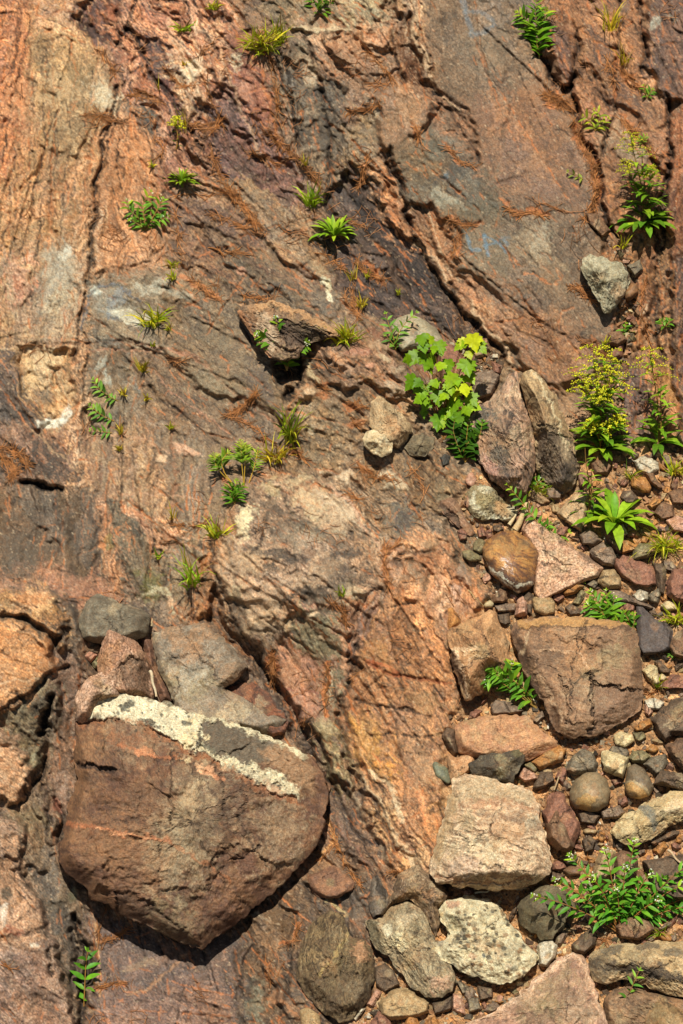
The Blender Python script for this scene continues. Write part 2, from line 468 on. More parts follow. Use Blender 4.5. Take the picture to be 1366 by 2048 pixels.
R([(1045,445),(1100,455),(1115,530),(1060,540),(1035,500)], ('#826c58','#8a745f','#64523f'), 50, None, (1,.3,240,20), (27,0,0), ew=40)
R([(758,190),(800,164),(862,204),(852,262),(806,288),(772,300),(756,260)], ('#93705a','#8a6850','#6a5242'), 80, (120,80,3,6), (1,.35,160,20), (36,0,0), cr=.3)
R([(788,72),(812,10),(838,60),(866,150),(878,182),(842,178),(800,150)], ('#714628','#573521','#3b281e'), 70, (90,40,8,10), h=(4,0,0))
R([(838,180),(880,184),(950,240),(960,330),(935,300),(880,240)], ('#6a4e3e','#875f48','#3c2d26'), 48, (90,24,8,8), (3,.5,160,10), (12,0,0))
R([(775,-300),(828,-300),(850,90),(868,165),(848,155),(812,20),(790,70)], ('#8b6a55','#a38164','#55423a'), 75, (120,24,10,10), h=(24,0,0))
R([(808,400),(868,412),(925,470),(905,515),(1000,600),(1030,720),(1000,720),(950,650),(880,545),(832,486)], ('#946849','#83583f','#4d382c'), 52, (150,40,8,10), (2.5,.55,260,10), (8,3,0), cr=.7)
# --- right side: leaning orange sheets
R([(1050,-300),(1300,-300),(1290,130),(1345,230),(1366,330),(1300,420),(1250,470),(1205,420),(1168,280),(1150,180),(1100,60)], ('#8e6044','#7a5540','#463229'), 62, (170,50,10,12), (3,.5,260,16), (10,0,0), tri=.2)
R([(1084,30),(1142,60),(1152,172),(1122,170),(1092,84)], ('#7d5847','#6d4a3c','#46332b'), 70, (120,40,7,8), h=(26,4,0), cr=.5)
R([(1146,40),(1240,18),(1292,130),(1352,244),(1302,262),(1232,204),(1168,132)], ('#a06d49','#8c5e42','#5d4032'), 58, (170,50,7,8), (2.5,.5,240,18), (20,0,0), cr=.6)
R([(1168,50),(1190,60),(1250,170),(1300,240),(1270,235),(1215,160)], ('#6b4f42','#5b4339','#40302a'), 57, None, h=(20,0,0))
R([(1150,172),(1226,232),(1203,312),(1168,276)], ('#a87352','#94634a','#6b4838'), 60, None, h=(28,3,0), cr=.4)
R([(1227,236),(1302,310),(1288,342),(1206,300)], ('#7c6553','#8a6a52','#5a483c'), 60, None, h=(18,0,0))
R([(1205,312),(1250,350),(1292,345),(1300,460),(1250,475),(1205,425)], ('#95623f','#7a5038','#49342a'), 68, (120,40,8,10), h=(14,3,0))
R([(1285,-300),(2300,-300),(2300,205),(1330,202),(1292,130)], ('#54403a','#674a3e','#332826'), 70, (150,90,8,10), (2,.45,200,20), (36,0,0), cr=.5)
R([(1300,258),(1352,268),(1348,304),(1308,312)], ('#a06f52','#8c5f46','#5e4436'), 30, None, h=(24,0,0))
R([(1340,232),(1366,205),(2300,205),(2300,520),(1330,512)], ('#704531','#7e5038','#4b3126'), 98, (200,60,8,10), (2.5,.5,260,14), (30,0,0))
R([(1335,505),(2300,505),(2300,960),(1366,930),(1340,760)], ('#5c4238','#71503e','#35282a'), 98, (180,40,12,12), (4,.6,260,14), (26,0,0))
R([(1245,520),(1300,430),(1340,470),(1345,760),(1366,900),(1290,860),(1240,720)], ('#855a3e','#9a6c48','#46342d'), 98, (170,26,10,11), (5,.7,260,13), (4,0,0), tri=.2)
R([(1262,560),(1290,500),(1310,560),(1290,680),(1262,720)], ('#8e623f','#7a5038','#4c382e'), 104, (150,22,8,10), (4,.6,200,10), (14,0,0))
R([(1232,730),(1290,728),(1300,800),(1290,880),(1232,890)], ('#5c4740','#6c5046','#382b2a'), 96, (110,30,10,11), (3,.5,200,14), (0,0,0))
# --- left: bleached rock, cavity, grey slabs
R([(-300,500),(160,500),(158,690),(60,700),(-300,690)], ('#9a7860','#a38468','#664c3d'), 96, (150,46,5,7), (2,.45,260,12), (6,0,0), cr=.55)
R([(95,495),(160,490),(155,605),(88,630)], ('#92806f','#9a8874','#6d5a4c'), 96, (160,40,4,6), (1.5,.5,260,10), (6,0,0), ew=40)
R([(18,530),(62,518),(56,602),(18,612)], ('#b87a60','#c08f74','#7d5645'), 90, (60,30,6,8), h=(12,0,0))
R([(25,695),(158,700),(136,852),(80,864),(48,780)], ('#b08c68','#9c7654','#6a4e38'), 60, (70,46,12,14), (2,.35,120,20), (-10,4,0), tri=.18)
R([(-300,672),(8,690),(36,745),(78,832),(78,866),(-300,864)], ('#5b4d45','#67534a','#3b3230'), 62, (120,50,7,8), h=(10,0,0), cr=.5)
R([(-300,860),(180,858),(215,965),(60,972),(-300,970)], ('#8f6852','#7a5848','#544038'), 58, (120,46,6,8), (2,.5,200,14), (8,0,0), cr=.45)
R([(150,420),(208,420),(196,560),(180,700),(170,860),(178,1000),(130,1000),(150,820),(150,640)], ('#ab7b5a','#b98f6e','#5d4335'), 95, (170,11,9,8), (4,.65,320,7), (10,0,0), cr=.75)
R([(178,560),(330,540),(450,590),(440,730),(180,706)], ('#7a6a5a','#6f5d4e','#52453b'), 30, (120,70,4,6), (1.5,.4,160,22), (4,0,0), cr=.35, ew=36)
R([(330,580),(450,560),(520,640),(575,720),(600,790),(562,832),(430,785),(330,710)], ('#685443','#745c46','#4a3b31'), 36, (240,110,5,6), (1.5,.45,260,18), (16,0,0), cr=.4)
R([(440,480),(560,560),(690,600),(660,650),(520,620),(470,560)], ('#5f5044','#6f5a48','#41362f'), 36, (170,50,7,8), h=(8,0,0))
R([(300,700),(400,760),(520,840),(560,880),(490,1000),(360,1060),(270,1000),(180,790),(180,700)], ('#775f4c','#6a5343','#4c3d34'), 40, (200,100,5,6), (1.5,.45,260,20), (4,0,0), cr=.4)
R([(188,725),(240,705),(278,760),(262,850),(205,858),(180,800)], ('#705f50','#78624e','#544539'), 95, (120,60,4,5), h=(4,0,0), cr=.35)
R([(180,866),(300,850),(345,1056),(200,1000)], ('#987659','#896750','#6a4c3d'), 96, (110,34,6,7), (2,.5,180,12), (4,0,0), cr=.6)
R([(345,860),(480,880),(480,1010),(420,1060),(350,1050)], ('#6f5a4c','#7b6450','#54463e'), 92, (140,80,4,5), (1.2,.4,260,20), (2,0,0), cr=.35)
R([(-300,962),(200,985),(214,1100),(206,1190),(-300,1180)], ('#5c4b3e','#644f41','#3b302a'), 92, (120,70,8,9), (3,.4,160,30), (8,0,0), cr=.3, ro=5)
R([(196,996),(250,1006),(262,1180),(225,1200),(205,1130)], ('#a8785a','#95664a','#6a4738'), 84, (80,16,8,8), (3,.55,160,9), (4,0,0), cr=.6)
R([(215,1000),(262,1003),(300,1090),(338,1200),(262,1196),(228,1090)], ('#5f5142','#695644','#42372e'), 70, (120,50,5,6), h=(8,0,0), cr=.4)
R([(262,1003),(360,1050),(420,1055),(385,1210),(335,1200),(300,1090)], ('#73604f','#7f6a55','#574840'), 92, (120,60,4,5), h=(0,0,0), cr=.4)
R([(255,1010),(310,1040),(345,1110),(320,1100)], ('#a8785a','#9c6a4e','#7a4c3c'), 55, (60,18,6,6), h=(4,0,0))
R([(320,1040),(372,1060),(372,1090),(330,1085)], ('#b08262','#a06e50','#7a503e'), 20, (50,18,6,6), h=(4,0,0))
R([(-300,1150),(120,1140),(190,1160),(260,1190),(180,1230),(120,1210),(-300,1200)], ('#936855','#84604e','#694840'), 10, (110,40,6,6), h=(4,0,0))
# --- centre: gritty cemented rubble
R([(560,690),(600,655),(740,655),(800,700),(850,780),(890,880),(940,960),(880,1050),(800,1080),(700,980),(560,960),(580,830)], ('#6f5642','#856549','#433429'), 42, (70,36,14,14), (5,.5,90,26), (8,0,0), tri=.2, cr=.5, ro=7, gr=.26)
R([(600,690),(660,665),(780,680),(830,760),(800,790),(700,770),(640,770),(600,740)], ('#775845','#8a6650','#45352d'), 38, (90,36,16,16), (6,.5,130,22), (26,0,0), tri=.2, ro=7, gr=.26)
R([(604,705),(650,720),(690,745),(640,765),(606,745)], ('#4a3b30','#5c4737','#2d241f'), 35, (70,20,8,8), h=(8,0,10))  # dark underside of the rubble, its shade put into the colour
R([(590,790),(690,790),(700,900),(660,945),(575,940)], ('#745c45','#866a50','#4a3a2f'), 20, (40,30,8,8), (3,.4,70,26), (8,0,0), ro=6, gr=.3)
# --- pale hummock and its flank, the crevice's shadow painted in dark
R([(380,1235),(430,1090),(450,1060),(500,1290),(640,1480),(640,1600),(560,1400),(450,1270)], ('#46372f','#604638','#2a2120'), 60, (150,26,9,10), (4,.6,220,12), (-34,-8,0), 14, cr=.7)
R([(420,1090),(460,1010),(515,955),(600,938),(690,965),(770,1060),(790,1120),(765,1210),(690,1240),(590,1290),(530,1300),(480,1270),(440,1180)], ('#9a775f','#7f604c','#3e312b'), 30, (120,80,7,10), (2.5,.6,120,44), (12,0,0), ew=26, jt=.7, tri=.14, cr=.3, ro=4.5, gr=.26)
R([(640,960),(700,965),(790,1080),(760,1130),(700,1060)], ('#8b715c','#a88468','#4a3b33'), 52, (120,26,8,10), (4,.7,200,12), (18,0,0))
R([(690,955),(800,1000),(890,1050),(880,1075),(790,1100),(740,1040)], ('#7b624d','#92725a','#453730'), 48, (80,30,10,10), (4,.6,140,16), (8,0,0), ro=5, gr=.24)
R([(775,1010),(840,1015),(835,1080),(790,1100),(775,1060)], ('#5a5048','#6a5b4c','#42383a'), 40, None, h=(12,0,0), ro=4)
R([(420,1080),(455,1020),(470,1050),(440,1180),(470,1260),(440,1240)], ('#7a5a42','#9c6a44','#3d2f29'), 75, (80,20,9,10), h=(6,0,0))
R([(370,1235),(400,1150),(432,1095),(440,1130),(400,1240)], ('#a5714c','#8c5d40','#4f3a2f'), 110, (80,20,8,8), h=(6,0,0))
R([(556,1300),(575,1230),(610,1205),(690,1215),(700,1330),(668,1440),(600,1440),(556,1350)], ('#a8745a','#956550','#5e453b'), 70, (120,60,6,7), (2,.45,160,20), (6,0,0), cr=.5)
R([(570,1240),(610,1212),(680,1220),(690,1310),(640,1320),(600,1310)], ('#71644f','#7d6a52','#544a3c'), 60, None, h=(8,0,0), ew=14)
R([(655,1330),(690,1330),(680,1430),(650,1420)], ('#6c6250','#7b6a55','#504538'), 90, None, h=(6,0,0))
# --- big orange rib
R([(690,1260),(760,1200),(790,1120),(860,1070),(940,1080),(985,1190),(900,1310),(930,1420),(910,1480),(920,1560),(875,1760),(800,1770),(730,1660),(690,1560),(690,1420)], ('#a3704c','#8e6146','#58402f'), 62, (240,70,5,6), (3,.6,300,12), (22,0,0), tri=.2, cr=.55)
R([(760,1100),(870,1065),(935,1130),(965,1215),(895,1245),(810,1190)], ('#b1805f','#a06d50','#6b4c3b'), 70, (60,40,10,12), (2,.35,120,20), (26,0,0), tri=.2, cr=.8)
R([(700,1440),(730,1430),(780,1500),(800,1560),(760,1560),(715,1520)], ('#b07b42','#a8764c','#6a4a33'), 60, (110,50,6,8), h=(30,0,0), cr=.5)
R([(690,1530),(740,1520),(800,1590),(860,1720),(800,1765),(730,1650)], ('#ad8460','#956a4e','#51392e'), 60, (170,24,12,12), (4,.65,260,11), (14,0,0), tri=.2)
R([(620,1460),(690,1510),(735,1650),(805,1765),(700,1770),(640,1640)], ('#584439','#6d5140','#2f2524'), 60, (170,26,13,13), (5,.65,240,12), (-14,0,0), tri=.2, cr=.8)
R([(634,1450),(660,1455),(685,1500),(705,1580),(690,1585),(650,1510)], ('#806a4c','#8f785a','#4a3c2e'), 68, (80,24,7,8), h=(10,0,0))
R([(890,1060),(965,1060),(985,1185),(935,1140)], ('#6a5848','#7a604a','#443830'), 60, (110,36,7,8), h=(4,0,0), ro=4)
R([(690,1210),(760,1200),(735,1290),(700,1340),(690,1290)], ('#8c6654','#7a5848','#4e3a33'), 95, (60,26,12,12), h=(8,0,0), cr=.9)
# --- coarse granite at the lower left
R([(-300,1195),(0,1190),(60,1168),(112,1200),(150,1260),(165,1350),(160,1560),(118,1720),(190,1850),(175,2048),(175,2300),(-300,2300)], ('#5f4e42','#715b4a','#382e2b'), 80, (170,70,12,12), (4,.4,200,36), (-14,0,0), cr=.45, ro=7, gr=.26, jt=.5)
R([(-300,1195),(0,1188),(60,1166),(114,1200),(136,1262),(128,1300),(112,1272),(60,1235),(0,1230),(-300,1230)], ('#ae7c56','#a57a52','#634a38'), 30, (90,60,8,9), (3,.45,120,26), (14,0,0), cr=.3, gr=.3, ro=5, jt=.35)
R([(-300,1236),(0,1236),(60,1260),(112,1290),(126,1336),(90,1366),(40,1400),(10,1420),(-300,1430)], ('#b5845f','#a8734c','#6d5140'), 30, (130,90,8,10), (3,.4,140,40), (26,0,0), cr=.3, gr=.3, ro=5, jt=.35)
R([(10,1425),(60,1385),(110,1350),(128,1390),(95,1440),(82,1500),(60,1560),(30,1520)], ('#77644c','#665442','#3f342b'), 60, (60,40,8,8), h=(4,0,0), ro=4, gr=.32, jt=.35)
R([(-300,1450),(15,1460),(50,1510),(62,1580),(30,1600),(0,1600),(-300,1600)], ('#b98c6c','#ad7c5c','#745443'), 40, (110,70,7,8), (2,.35,140,36), (20,0,0), cr=.3, gr=.3, ro=5, jt=.35)
R([(-300,1628),(20,1630),(48,1650),(42,1716),(70,1790),(100,1870),(128,1950),(148,2060),(150,2300),(-300,2300)], ('#a27c66','#94705a','#5f4840'), 50, (160,110,8,10), (3,.45,160,40), (22,0,0), cr=.35, gr=.3, ro=5, jt=.35)
R([(-300,1900),(70,1900),(130,2000),(150,2300),(-300,2300)], ('#84604f','#93705e','#54403a'), 45, (160,110,6,8), (3,.5,160,30), (18,0,0), ew=40, gr=.3, ro=5, jt=.35)
R([(98,1285),(150,1300),(166,1360),(160,1560),(116,1700),(98,1600),(100,1480),(120,1400)], ('#6d5448','#7d5d4c','#463832'), 86, (120,60,7,8), (3,.4,160,30), (-18,0,0), gr=.26, ro=5)
# --- foot of the slope
R([(180,1820),(320,1860),(490,1870),(510,2300),(165,2300),(190,1950)], ('#594741','#6a5046','#3d3230'), 70, (200,120,5,7), (2,.4,240,26), (0,0,0), cr=.3, gr=.2)
R([(190,1980),(430,1960),(480,2060),(480,2300),(180,2300)], ('#7a5c50','#6a5048','#4c3b38'), 20, (200,120,4,6), h=(2,0,0), ew=40, gr=.24)
R([(470,1850),(600,1760),(740,1750),(790,1780),(740,1900),(650,2048),(640,2300),(480,2300)], ('#55443a','#674e3c','#30261f'), 62, (90,44,16,16), (4,.5,160,18), (6,0,0), tri=.2, cr=.8, ro=4)
# --- loose ground between the stones
R([(870,690),(1010,690),(1060,740),(960,960),(930,960),(870,800)], ('#65503f','#7a5d44','#3c2f27'), 40, (34,26,9,9), (2,.3,60,20), (-4,0,0), tri=.25, cr=.8, ro=4, gr=.24)
R([(1170,430),(1250,500),(1260,700),(1230,760),(1200,720),(1245,600)], ('#7c5840','#8f6444','#46352a'), 80, (40,26,9,9), (2,.3,60,20), (0,0,0), tri=.25, cr=.8, ro=4)
R([(930,960),(1100,930),(1230,880),(1300,880),(1366,920),(2300,930),(2300,2300),(900,2300),(690,2300),(740,1960),(900,1780),(880,1600),(890,1440),(960,1400),(905,1290),(985,1190)], ('#a8784f','#966a46','#5a4331'), 20, (34,26,6,7), (1.5,.25,60,24), (8,0,0), 14, tri=.3, cr=.7, ro=4.5, gr=.3, jt=0)

# --- straight joints and the little ledges that break off along them
JR = np.random.default_rng(77)
def joints(n, L0, L1, dep, led, x0=-130, y0=-130, x1=1496, y1=2178):
    for _ in range(n):
        x, y = JR.uniform(x0, x1), JR.uniform(y0, y1)
        i, j = np.searchsorted(XS, x), np.searchsorted(YS, y)
        if JR.random() > JT[j, i]: continue
        an = AN[j, i] + JR.normal(0, 7)
        cross = JR.random() < .22
        if cross: an = AN[j, i] + 90 + JR.normal(0, 20)
        L = JR.uniform(L0, L1) * (.5 if cross else 1)
        c_, s_ = cos(radians(an)), sin(radians(an))
        R_ = L * .5 + 4
        D = L * JR.uniform(.08, .24)
        bx, by = abs(c_) * R_ + abs(s_) * D * 2.6 + 6, abs(s_) * R_ + abs(c_) * D * 2.6 + 6
        s = sub(x - bx, y - by, x + bx, y + by)
        X, Y = GX[s] - x, GY[s] - y
        t = (X * c_ + Y * s_) / (L * .5)
        kink = JR.normal(0, .05, 3) * L
        nn = -X * s_ + Y * c_ + kink[0] * t + kink[1] * np.abs(t - JR.uniform(-.5, .5)) + .9 * N('f', GX[s], GY[s], 26, seed=JR.integers(99))
        win = 1 - sst(.72, 1.0, np.abs(t))
        w = JR.uniform(.9, 2.0)
        g = (1 - sst(.3, 1.6, np.abs(nn) / w)) * win * sst(-.8, .2, N('f', GX[s], GY[s], 50, seed=JR.integers(99)))
        HD[s] -= g * JR.uniform(*dep)
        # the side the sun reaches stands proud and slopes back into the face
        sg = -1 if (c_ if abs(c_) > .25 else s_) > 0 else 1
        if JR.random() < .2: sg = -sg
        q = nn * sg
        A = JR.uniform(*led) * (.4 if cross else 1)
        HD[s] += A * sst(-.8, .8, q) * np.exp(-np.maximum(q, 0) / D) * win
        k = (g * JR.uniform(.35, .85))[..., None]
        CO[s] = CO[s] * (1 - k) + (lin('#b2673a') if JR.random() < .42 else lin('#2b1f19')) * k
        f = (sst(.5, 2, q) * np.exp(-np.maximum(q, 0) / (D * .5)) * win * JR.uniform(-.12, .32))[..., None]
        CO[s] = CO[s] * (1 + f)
joints(560, 100, 300, (1.5, 7), (1.5, 7))
joints(80, 200, 440, (3, 9), (3, 8))
joints(2300, 30, 120, (1, 4.5), (.4, 3))
joints(4600, 12, 44, (.6, 2.4), (.1, 1.0))

# --- veins, rims, cracks, stains, lichen, old paint
K1, K2, RIM, OR, PINK = '#231a16', '#3a2b24', '#c3a183', '#b5693c', '#b9826a'
BLUE = '#5d7488'
MARKS = [
    # joints of the left wall
    LN([(238,175),(222,240),(205,300),(196,380),(188,450),(176,540),(160,640),(150,720)],3.2,K1,.8,-9), LN([(252,150),(236,230),(205,330)],2.4,K1,.7,-7),
    LN([(208,250),(200,330),(196,400),(184,520),(176,600)],2.2,K2,.8,-6), LN([(130,200),(100,260),(80,330),(62,420),(40,512)],2,K1,.7,-5),
    LN([(95,100),(92,200),(88,260)],2,K2,.7,-4), LN([(60,40),(40,130),(20,220),(5,330)],2.4,K1,.7,-6), LN([(44,40),(22,140),(8,200)],2,K2,.7,-5),
    LN([(30,300),(20,420),(5,500)],2,K2,.7,-4), LN([(240,280),(232,330),(236,345)],2,K1,.8,-5), LN([(118,260),(108,360),(100,440)],1.8,K2,.6,-3),
    LN([(140,290),(128,380),(118,500)],1.8,K2,.6,-3), LN([(0,660),(60,690),(120,688),(200,682),(300,690)],2.4,'#6a4d3c',.7,-4), LN([(0,696),(80,700),(150,690)],2,RIM,.5,2),
    LN([(120,520),(165,600),(175,700),(165,820),(178,900)],2.6,'#4a362c',.7,-5), LN([(205,570),(200,640),(190,700)],2,K2,.6,-4),
    PL([(168,40),(190,55),(206,70),(200,80),(172,62)],'#40302d',.8,5,-10), PL([(215,5),(240,10),(236,44),(218,40)],'#8a4e36',.7,6,2),
    BL(205,195,18,30,10,'#bda88e',.55), BL(150,140,40,22,-10,'#6b5638',.35), BL(120,180,50,30,10,'#c2a27e',.35), BL(30,200,30,60,10,'#bf8560',.4),
    BL(125,540,40,46,0,'#a39585',.5), BL(135,510,18,14,0,'#c4bcb0',.6), BL(210,600,34,40,20,'#948a7e',.5), BL(195,585,12,16,0,'#b4b2aa',.7), BL(230,610,14,30,30,'#6d7480',.5),
    LN([(170,650),(176,600),(205,572),(240,575),(270,600)],4,'#565a66',.6), BL(300,575,40,12,-20,'#b0a89a',.45), BL(260,630,40,12,20,'#c9bfae',.5), BL(100,845,36,9,-8,'#d0c8be',.8), BL(130,830,10,26,10,'#c4bcb4',.6),
    BL(95,720,30,14,10,'#cdb08c',.6), BL(60,740,12,34,-20,'#c9a67e',.5), BL(90,790,16,12,0,'#5b5048',.5), BL(205,740,14,22,10,'#a9a69c',.5), BL(360,590,34,10,20,'#a79e90',.4),
    BL(20,920,44,30,0,'#4a3f38',.75), BL(100,925,54,40,40,'#423833',.85), BL(40,1110,60,60,0,'#4e4238',.5), PL([(42,966),(70,970),(128,976),(128,986),(80,984),(44,974)],'#120f0d',.95,4,-30),
    LN([(60,860),(110,900),(150,940),(190,990)],3,'#b08a6a',.5), LN([(30,1060),(60,1080),(100,1060)],2,K2,.4,-3), LN([(110,1010),(118,1060),(112,1120)],2.4,K2,.6,-6), LN([(180,1010),(196,1080),(200,1150)],4,'#463a35',.6,-4),
    BL(40,1100,36,60,0,'#5a4e46',.4), BL(150,1080,30,60,0,'#554a42',.4),
    # grey slabs left of centre
    LN([(300,690),(360,705),(420,735),(470,790),(520,830),(560,850)],3.2,'#8d5f48',.7,-4), LN([(305,745),(350,790),(400,830),(460,860)],2.2,PINK,.45,1), LN([(280,690),(340,700),(400,720)],4,PINK,.4,2),
    LN([(280,700),(285,760),(290,850),(300,960),(305,1040)],2.4,'#5b4636',.6,-4), LN([(232,700),(238,780),(240,900),(243,980)],2.4,'#5f4a3a',.6,-4), LN([(345,850),(348,950),(345,1010)],4,'#8c5f48',.6,-3),
    LN([(170,705),(200,700),(330,705)],2.4,PINK,.4), LN([(200,868),(280,872),(340,905)],2.2,'#c08e70',.5), LN([(250,990),(340,992),(420,1000)],2,'#b88a70',.5), PL([(350,880),(378,890),(398,915),(375,915),(355,900)],'#c4947a',.8,6,3),
    PL([(315,905),(335,910),(332,925),(315,920)],'#c8a284',.8,4,2), BL(440,690,60,16,30,'#7d6c58',.35), BL(430,770,60,30,30,'#857560',.5), BL(400,800,20,10,30,'#574a40',.5), BL(520,760,26,50,-30,'#564a46',.6), LN([(480,620),(500,690),(490,700)],2,K1,.7,-4),
    BL(300,1170,24,34,0,'#6b6432',.5), LN([(270,1195),(310,1180),(345,1200),(350,1220)],4,'#b3a386',.6), LN([(300,1175),(330,1180),(340,1190)],3,'#b7a88c',.6), BL(215,1090,8,20,0,'#6e6a36',.4),
    PL([(332,1195),(346,1195),(356,1208),(340,1210)],'#b98f72',.8,4,2),
    BL(640,540,20,14,30,'#8f7f68',.5), BL(655,575,8,22,-20,'#c0b296',.85), BL(664,600,6,14,-20,'#c9bca4',.8), BL(645,565,6,6,0,'#c9bca4',.8), BL(540,520,60,20,30,'#75624c',.4),
    BL(480,545,10,8,0,PINK,.6), LN([(370,555),(410,585),(440,598)],7,'#b5683f',.55,2), LN([(380,520),(430,560),(480,590),(540,600)],3,K2,.6,-6), LN([(420,480),(440,500),(470,510)],2.4,K1,.7,-6), LN([(330,470),(380,500),(440,540)],3,'#a8775a',.4,3),
    # banded strata
    LN([(262,60),(285,110),(340,190),(380,260),(400,300)],4,K1,.75,-9), LN([(235,20),(240,70),(230,90)],4,K1,.8,-9), LN([(272,0),(262,50),(246,84)],3,K1,.8,-8), LN([(300,120),(330,180),(360,240),(420,300)],3,K1,.6,-6),
    LN([(335,40),(350,90),(395,170),(410,230)],4,'#c0977a',.5,4), LN([(440,110),(470,190),(500,260),(530,330)],4,'#c39c7e',.45,4), LN([(400,20),(420,90),(440,120)],3,K1,.7,-7), LN([(420,140),(470,210),(540,300)],3,K2,.6,-6),
    LN([(470,60),(520,130),(545,240),(560,330)],4,OR,.55,0), LN([(560,60),(552,130),(590,230)],3.4,K1,.75,-8), BL(385,130,16,12,30,'#cdb49a',.7), BL(380,150,22,14,20,'#c9b49c',.6), BL(470,120,14,22,-20,'#c6b49a',.6), BL(490,190,14,24,-30,PINK,.5),
    LN([(560,110),(580,150),(585,220),(600,300)],3,K1,.7,-8), BL(600,90,20,26,0,'#7d705f',.5), LN([(600,60),(620,90),(628,150),(640,160)],3,K1,.7,-8), LN([(648,60),(655,100),(690,150)],3,K1,.6,-6), LN([(590,52),(640,56),(690,60)],5,'#c4ab8c',.6,4),
    BL(620,150,10,30,-10,'#b59c84',.6), BL(660,260,30,60,0,'#4b413a',.5), BL(700,110,30,30,0,'#96745e',.4), LN([(640,180),(660,280),(655,400)],3.2,K1,.7,-8),
    # stepped edge of the big slab
    LN([(775,330),(800,372),(812,430),(835,490),(880,560),(915,610),(960,660),(1000,715)],5,K1,.85,-14), LN([(812,395),(850,420),(865,440)],2,K2,.6,-4), LN([(880,215),(915,255),(945,290),(962,330)],2.4,'#3a2a22',.8,-8),
    LN([(845,90),(862,150),(880,195),(915,225)],3,RIM,.6,4), LN([(783,80),(795,140),(815,165)],3,K1,.8,-12), PL([(862,180),(886,188),(884,202),(866,196)],'#1d1512',.9,5,-14), LN([(822,30),(840,100),(852,140)],4,RIM,.45,3),  # pale rim strokes paint the highlight along the ledge
    LN([(884,20),(890,60),(905,80)],2,K2,.5,-3), LN([(893,280),(915,325),(950,335)],3,OR,.8,-2), LN([(855,235),(860,270),(850,300)],3,OR,.6,-2), LN([(780,290),(795,350),(815,385)],3,K1,.8,-8),
    LN([(920,470),(918,500),(905,520)],3,OR,.7,-2), LN([(890,430),(930,452),(960,445)],4,OR,.5,-1), LN([(1010,400),(1030,430),(1060,422),(1090,430)],5,OR,.75,-3), LN([(1080,400),(1110,420),(1145,430)],2,OR,.4),
    LN([(1000,370),(1040,350),(1048,340)],3,'#4f372c',.7,-5), LN([(1015,145),(1000,172),(990,165)],3,'#4f3b31',.6,-4), LN([(1022,210),(1012,240),(1000,255)],3.4,'#4a3327',.7,-5), LN([(1005,260),(1008,300),(1014,320)],2,'#55402f',.5,-3),
    LN([(1095,430),(1108,470),(1105,500)],2,K2,.6,-4), LN([(1008,385),(1030,430),(1040,470)],2.2,K2,.5,-3), BL(905,345,50,16,-35,'#48423e',.75), BL(860,290,30,40,0,'#57534a',.5), BL(885,400,24,16,20,'#8a8172',.7), LN([(870,385),(905,395),(925,415)],6,'#968b7c',.5),
    BL(960,420,60,30,0,'#5d5648',.4), BL(1085,480,24,34,10,'#a09280',.45), BL(1000,590,60,24,30,'#6b625a',.35), BL(1110,560,50,30,30,'#8a6f58',.4), BL(1080,160,20,60,20,'#94684c',.35), BL(960,90,60,60,0,'#6f6152',.3),
    LN([(935,575),(1000,600),(1060,640),(1120,660),(1200,690)],2.4,'#5a3d2d',.55,-4), LN([(1050,548),(1090,560),(1115,570)],2.4,OR,.6,-2), LN([(960,630),(1040,660),(1100,690)],2,'#5a3d2d',.4,-3), LN([(1120,650),(1125,625),(1150,620)],3,OR,.5,-2), LN([(1000,640),(1100,700),(1150,760)],2,'#7a5640',.4,-2),
    LN([(945,610),(950,640),(1010,690),(1020,735)],5,RIM,.55,5), LN([(835,490),(850,510),(870,512),(900,560)],4,RIM,.5,4), LN([(860,420),(875,500),(905,545)],2.4,RIM,.5,3), LN([(905,560),(915,620),(960,670)],4,K1,.7,-8),
    # blue paint on the slab
    LN([(932,466),(942,500),(960,500)],4.2,BLUE,0.64), LN([(968,470),(976,510)],4.4,BLUE,0.68), LN([(970,472),(1000,488),(1012,504)],3.6,BLUE,0.59), LN([(966,492),(990,486)],3.2,BLUE,0.55), LN([(1008,480),(1014,490)],5,BLUE,0.42), LN([(1000,478),(1020,475)],4,BLUE,0.30),
    LN([(925,0),(932,28),(945,70),(965,66),(985,50)],7,BLUE,0.36), LN([(930,24),(960,22),(985,40)],6,BLUE,0.30), LN([(1050,350),(890,350)],1,BLUE,0), BL(892,352,5,10,0,BLUE,0.34), BL(1250,20,10,30,20,'#5f6a70',.2),
    # gap and sheets on the right
    LN([(1060,60),(1075,110),(1095,140),(1112,165),(1145,180)],7,K1,.9,-20), LN([(1146,150),(1150,230),(1160,270),(1185,300),(1196,330)],5,K1,.85,-14), LN([(1196,330),(1200,400),(1220,450),(1240,470)],6,K1,.85,-14),
    LN([(1155,60),(1150,120),(1146,180)],3,K1,.7,-8), LN([(1240,0),(1238,60),(1230,130),(1228,220),(1205,310)],3,K1,.75,-9), LN([(1280,0),(1290,120),(1290,150)],4,K1,.8,-12), LN([(1225,212),(1200,190)],3,K2,.7,-5),
    LN([(1150,250),(1165,300),(1190,330),(1192,390),(1180,430)],8,OR,.75,-2), BL(1112,200,26,16,30,'#b8693a',.7), LN([(1225,110),(1250,150),(1285,170)],4,OR,.5), LN([(1240,230),(1280,275),(1320,320)],4,OR,.6), LN([(1230,120),(1228,200)],2,OR,.5),
    BL(1310,45,10,14,20,'#a39c90',.6), BL(1345,35,14,5,20,'#8f877c',.5), LN([(1335,190),(1342,280),(1330,400),(1322,500)],5,K1,.85,-14), LN([(1306,315),(1320,330),(1316,400),(1300,470)],3,K1,.7,-8), BL(1290,215,40,12,30,'#4c3a32',.5),
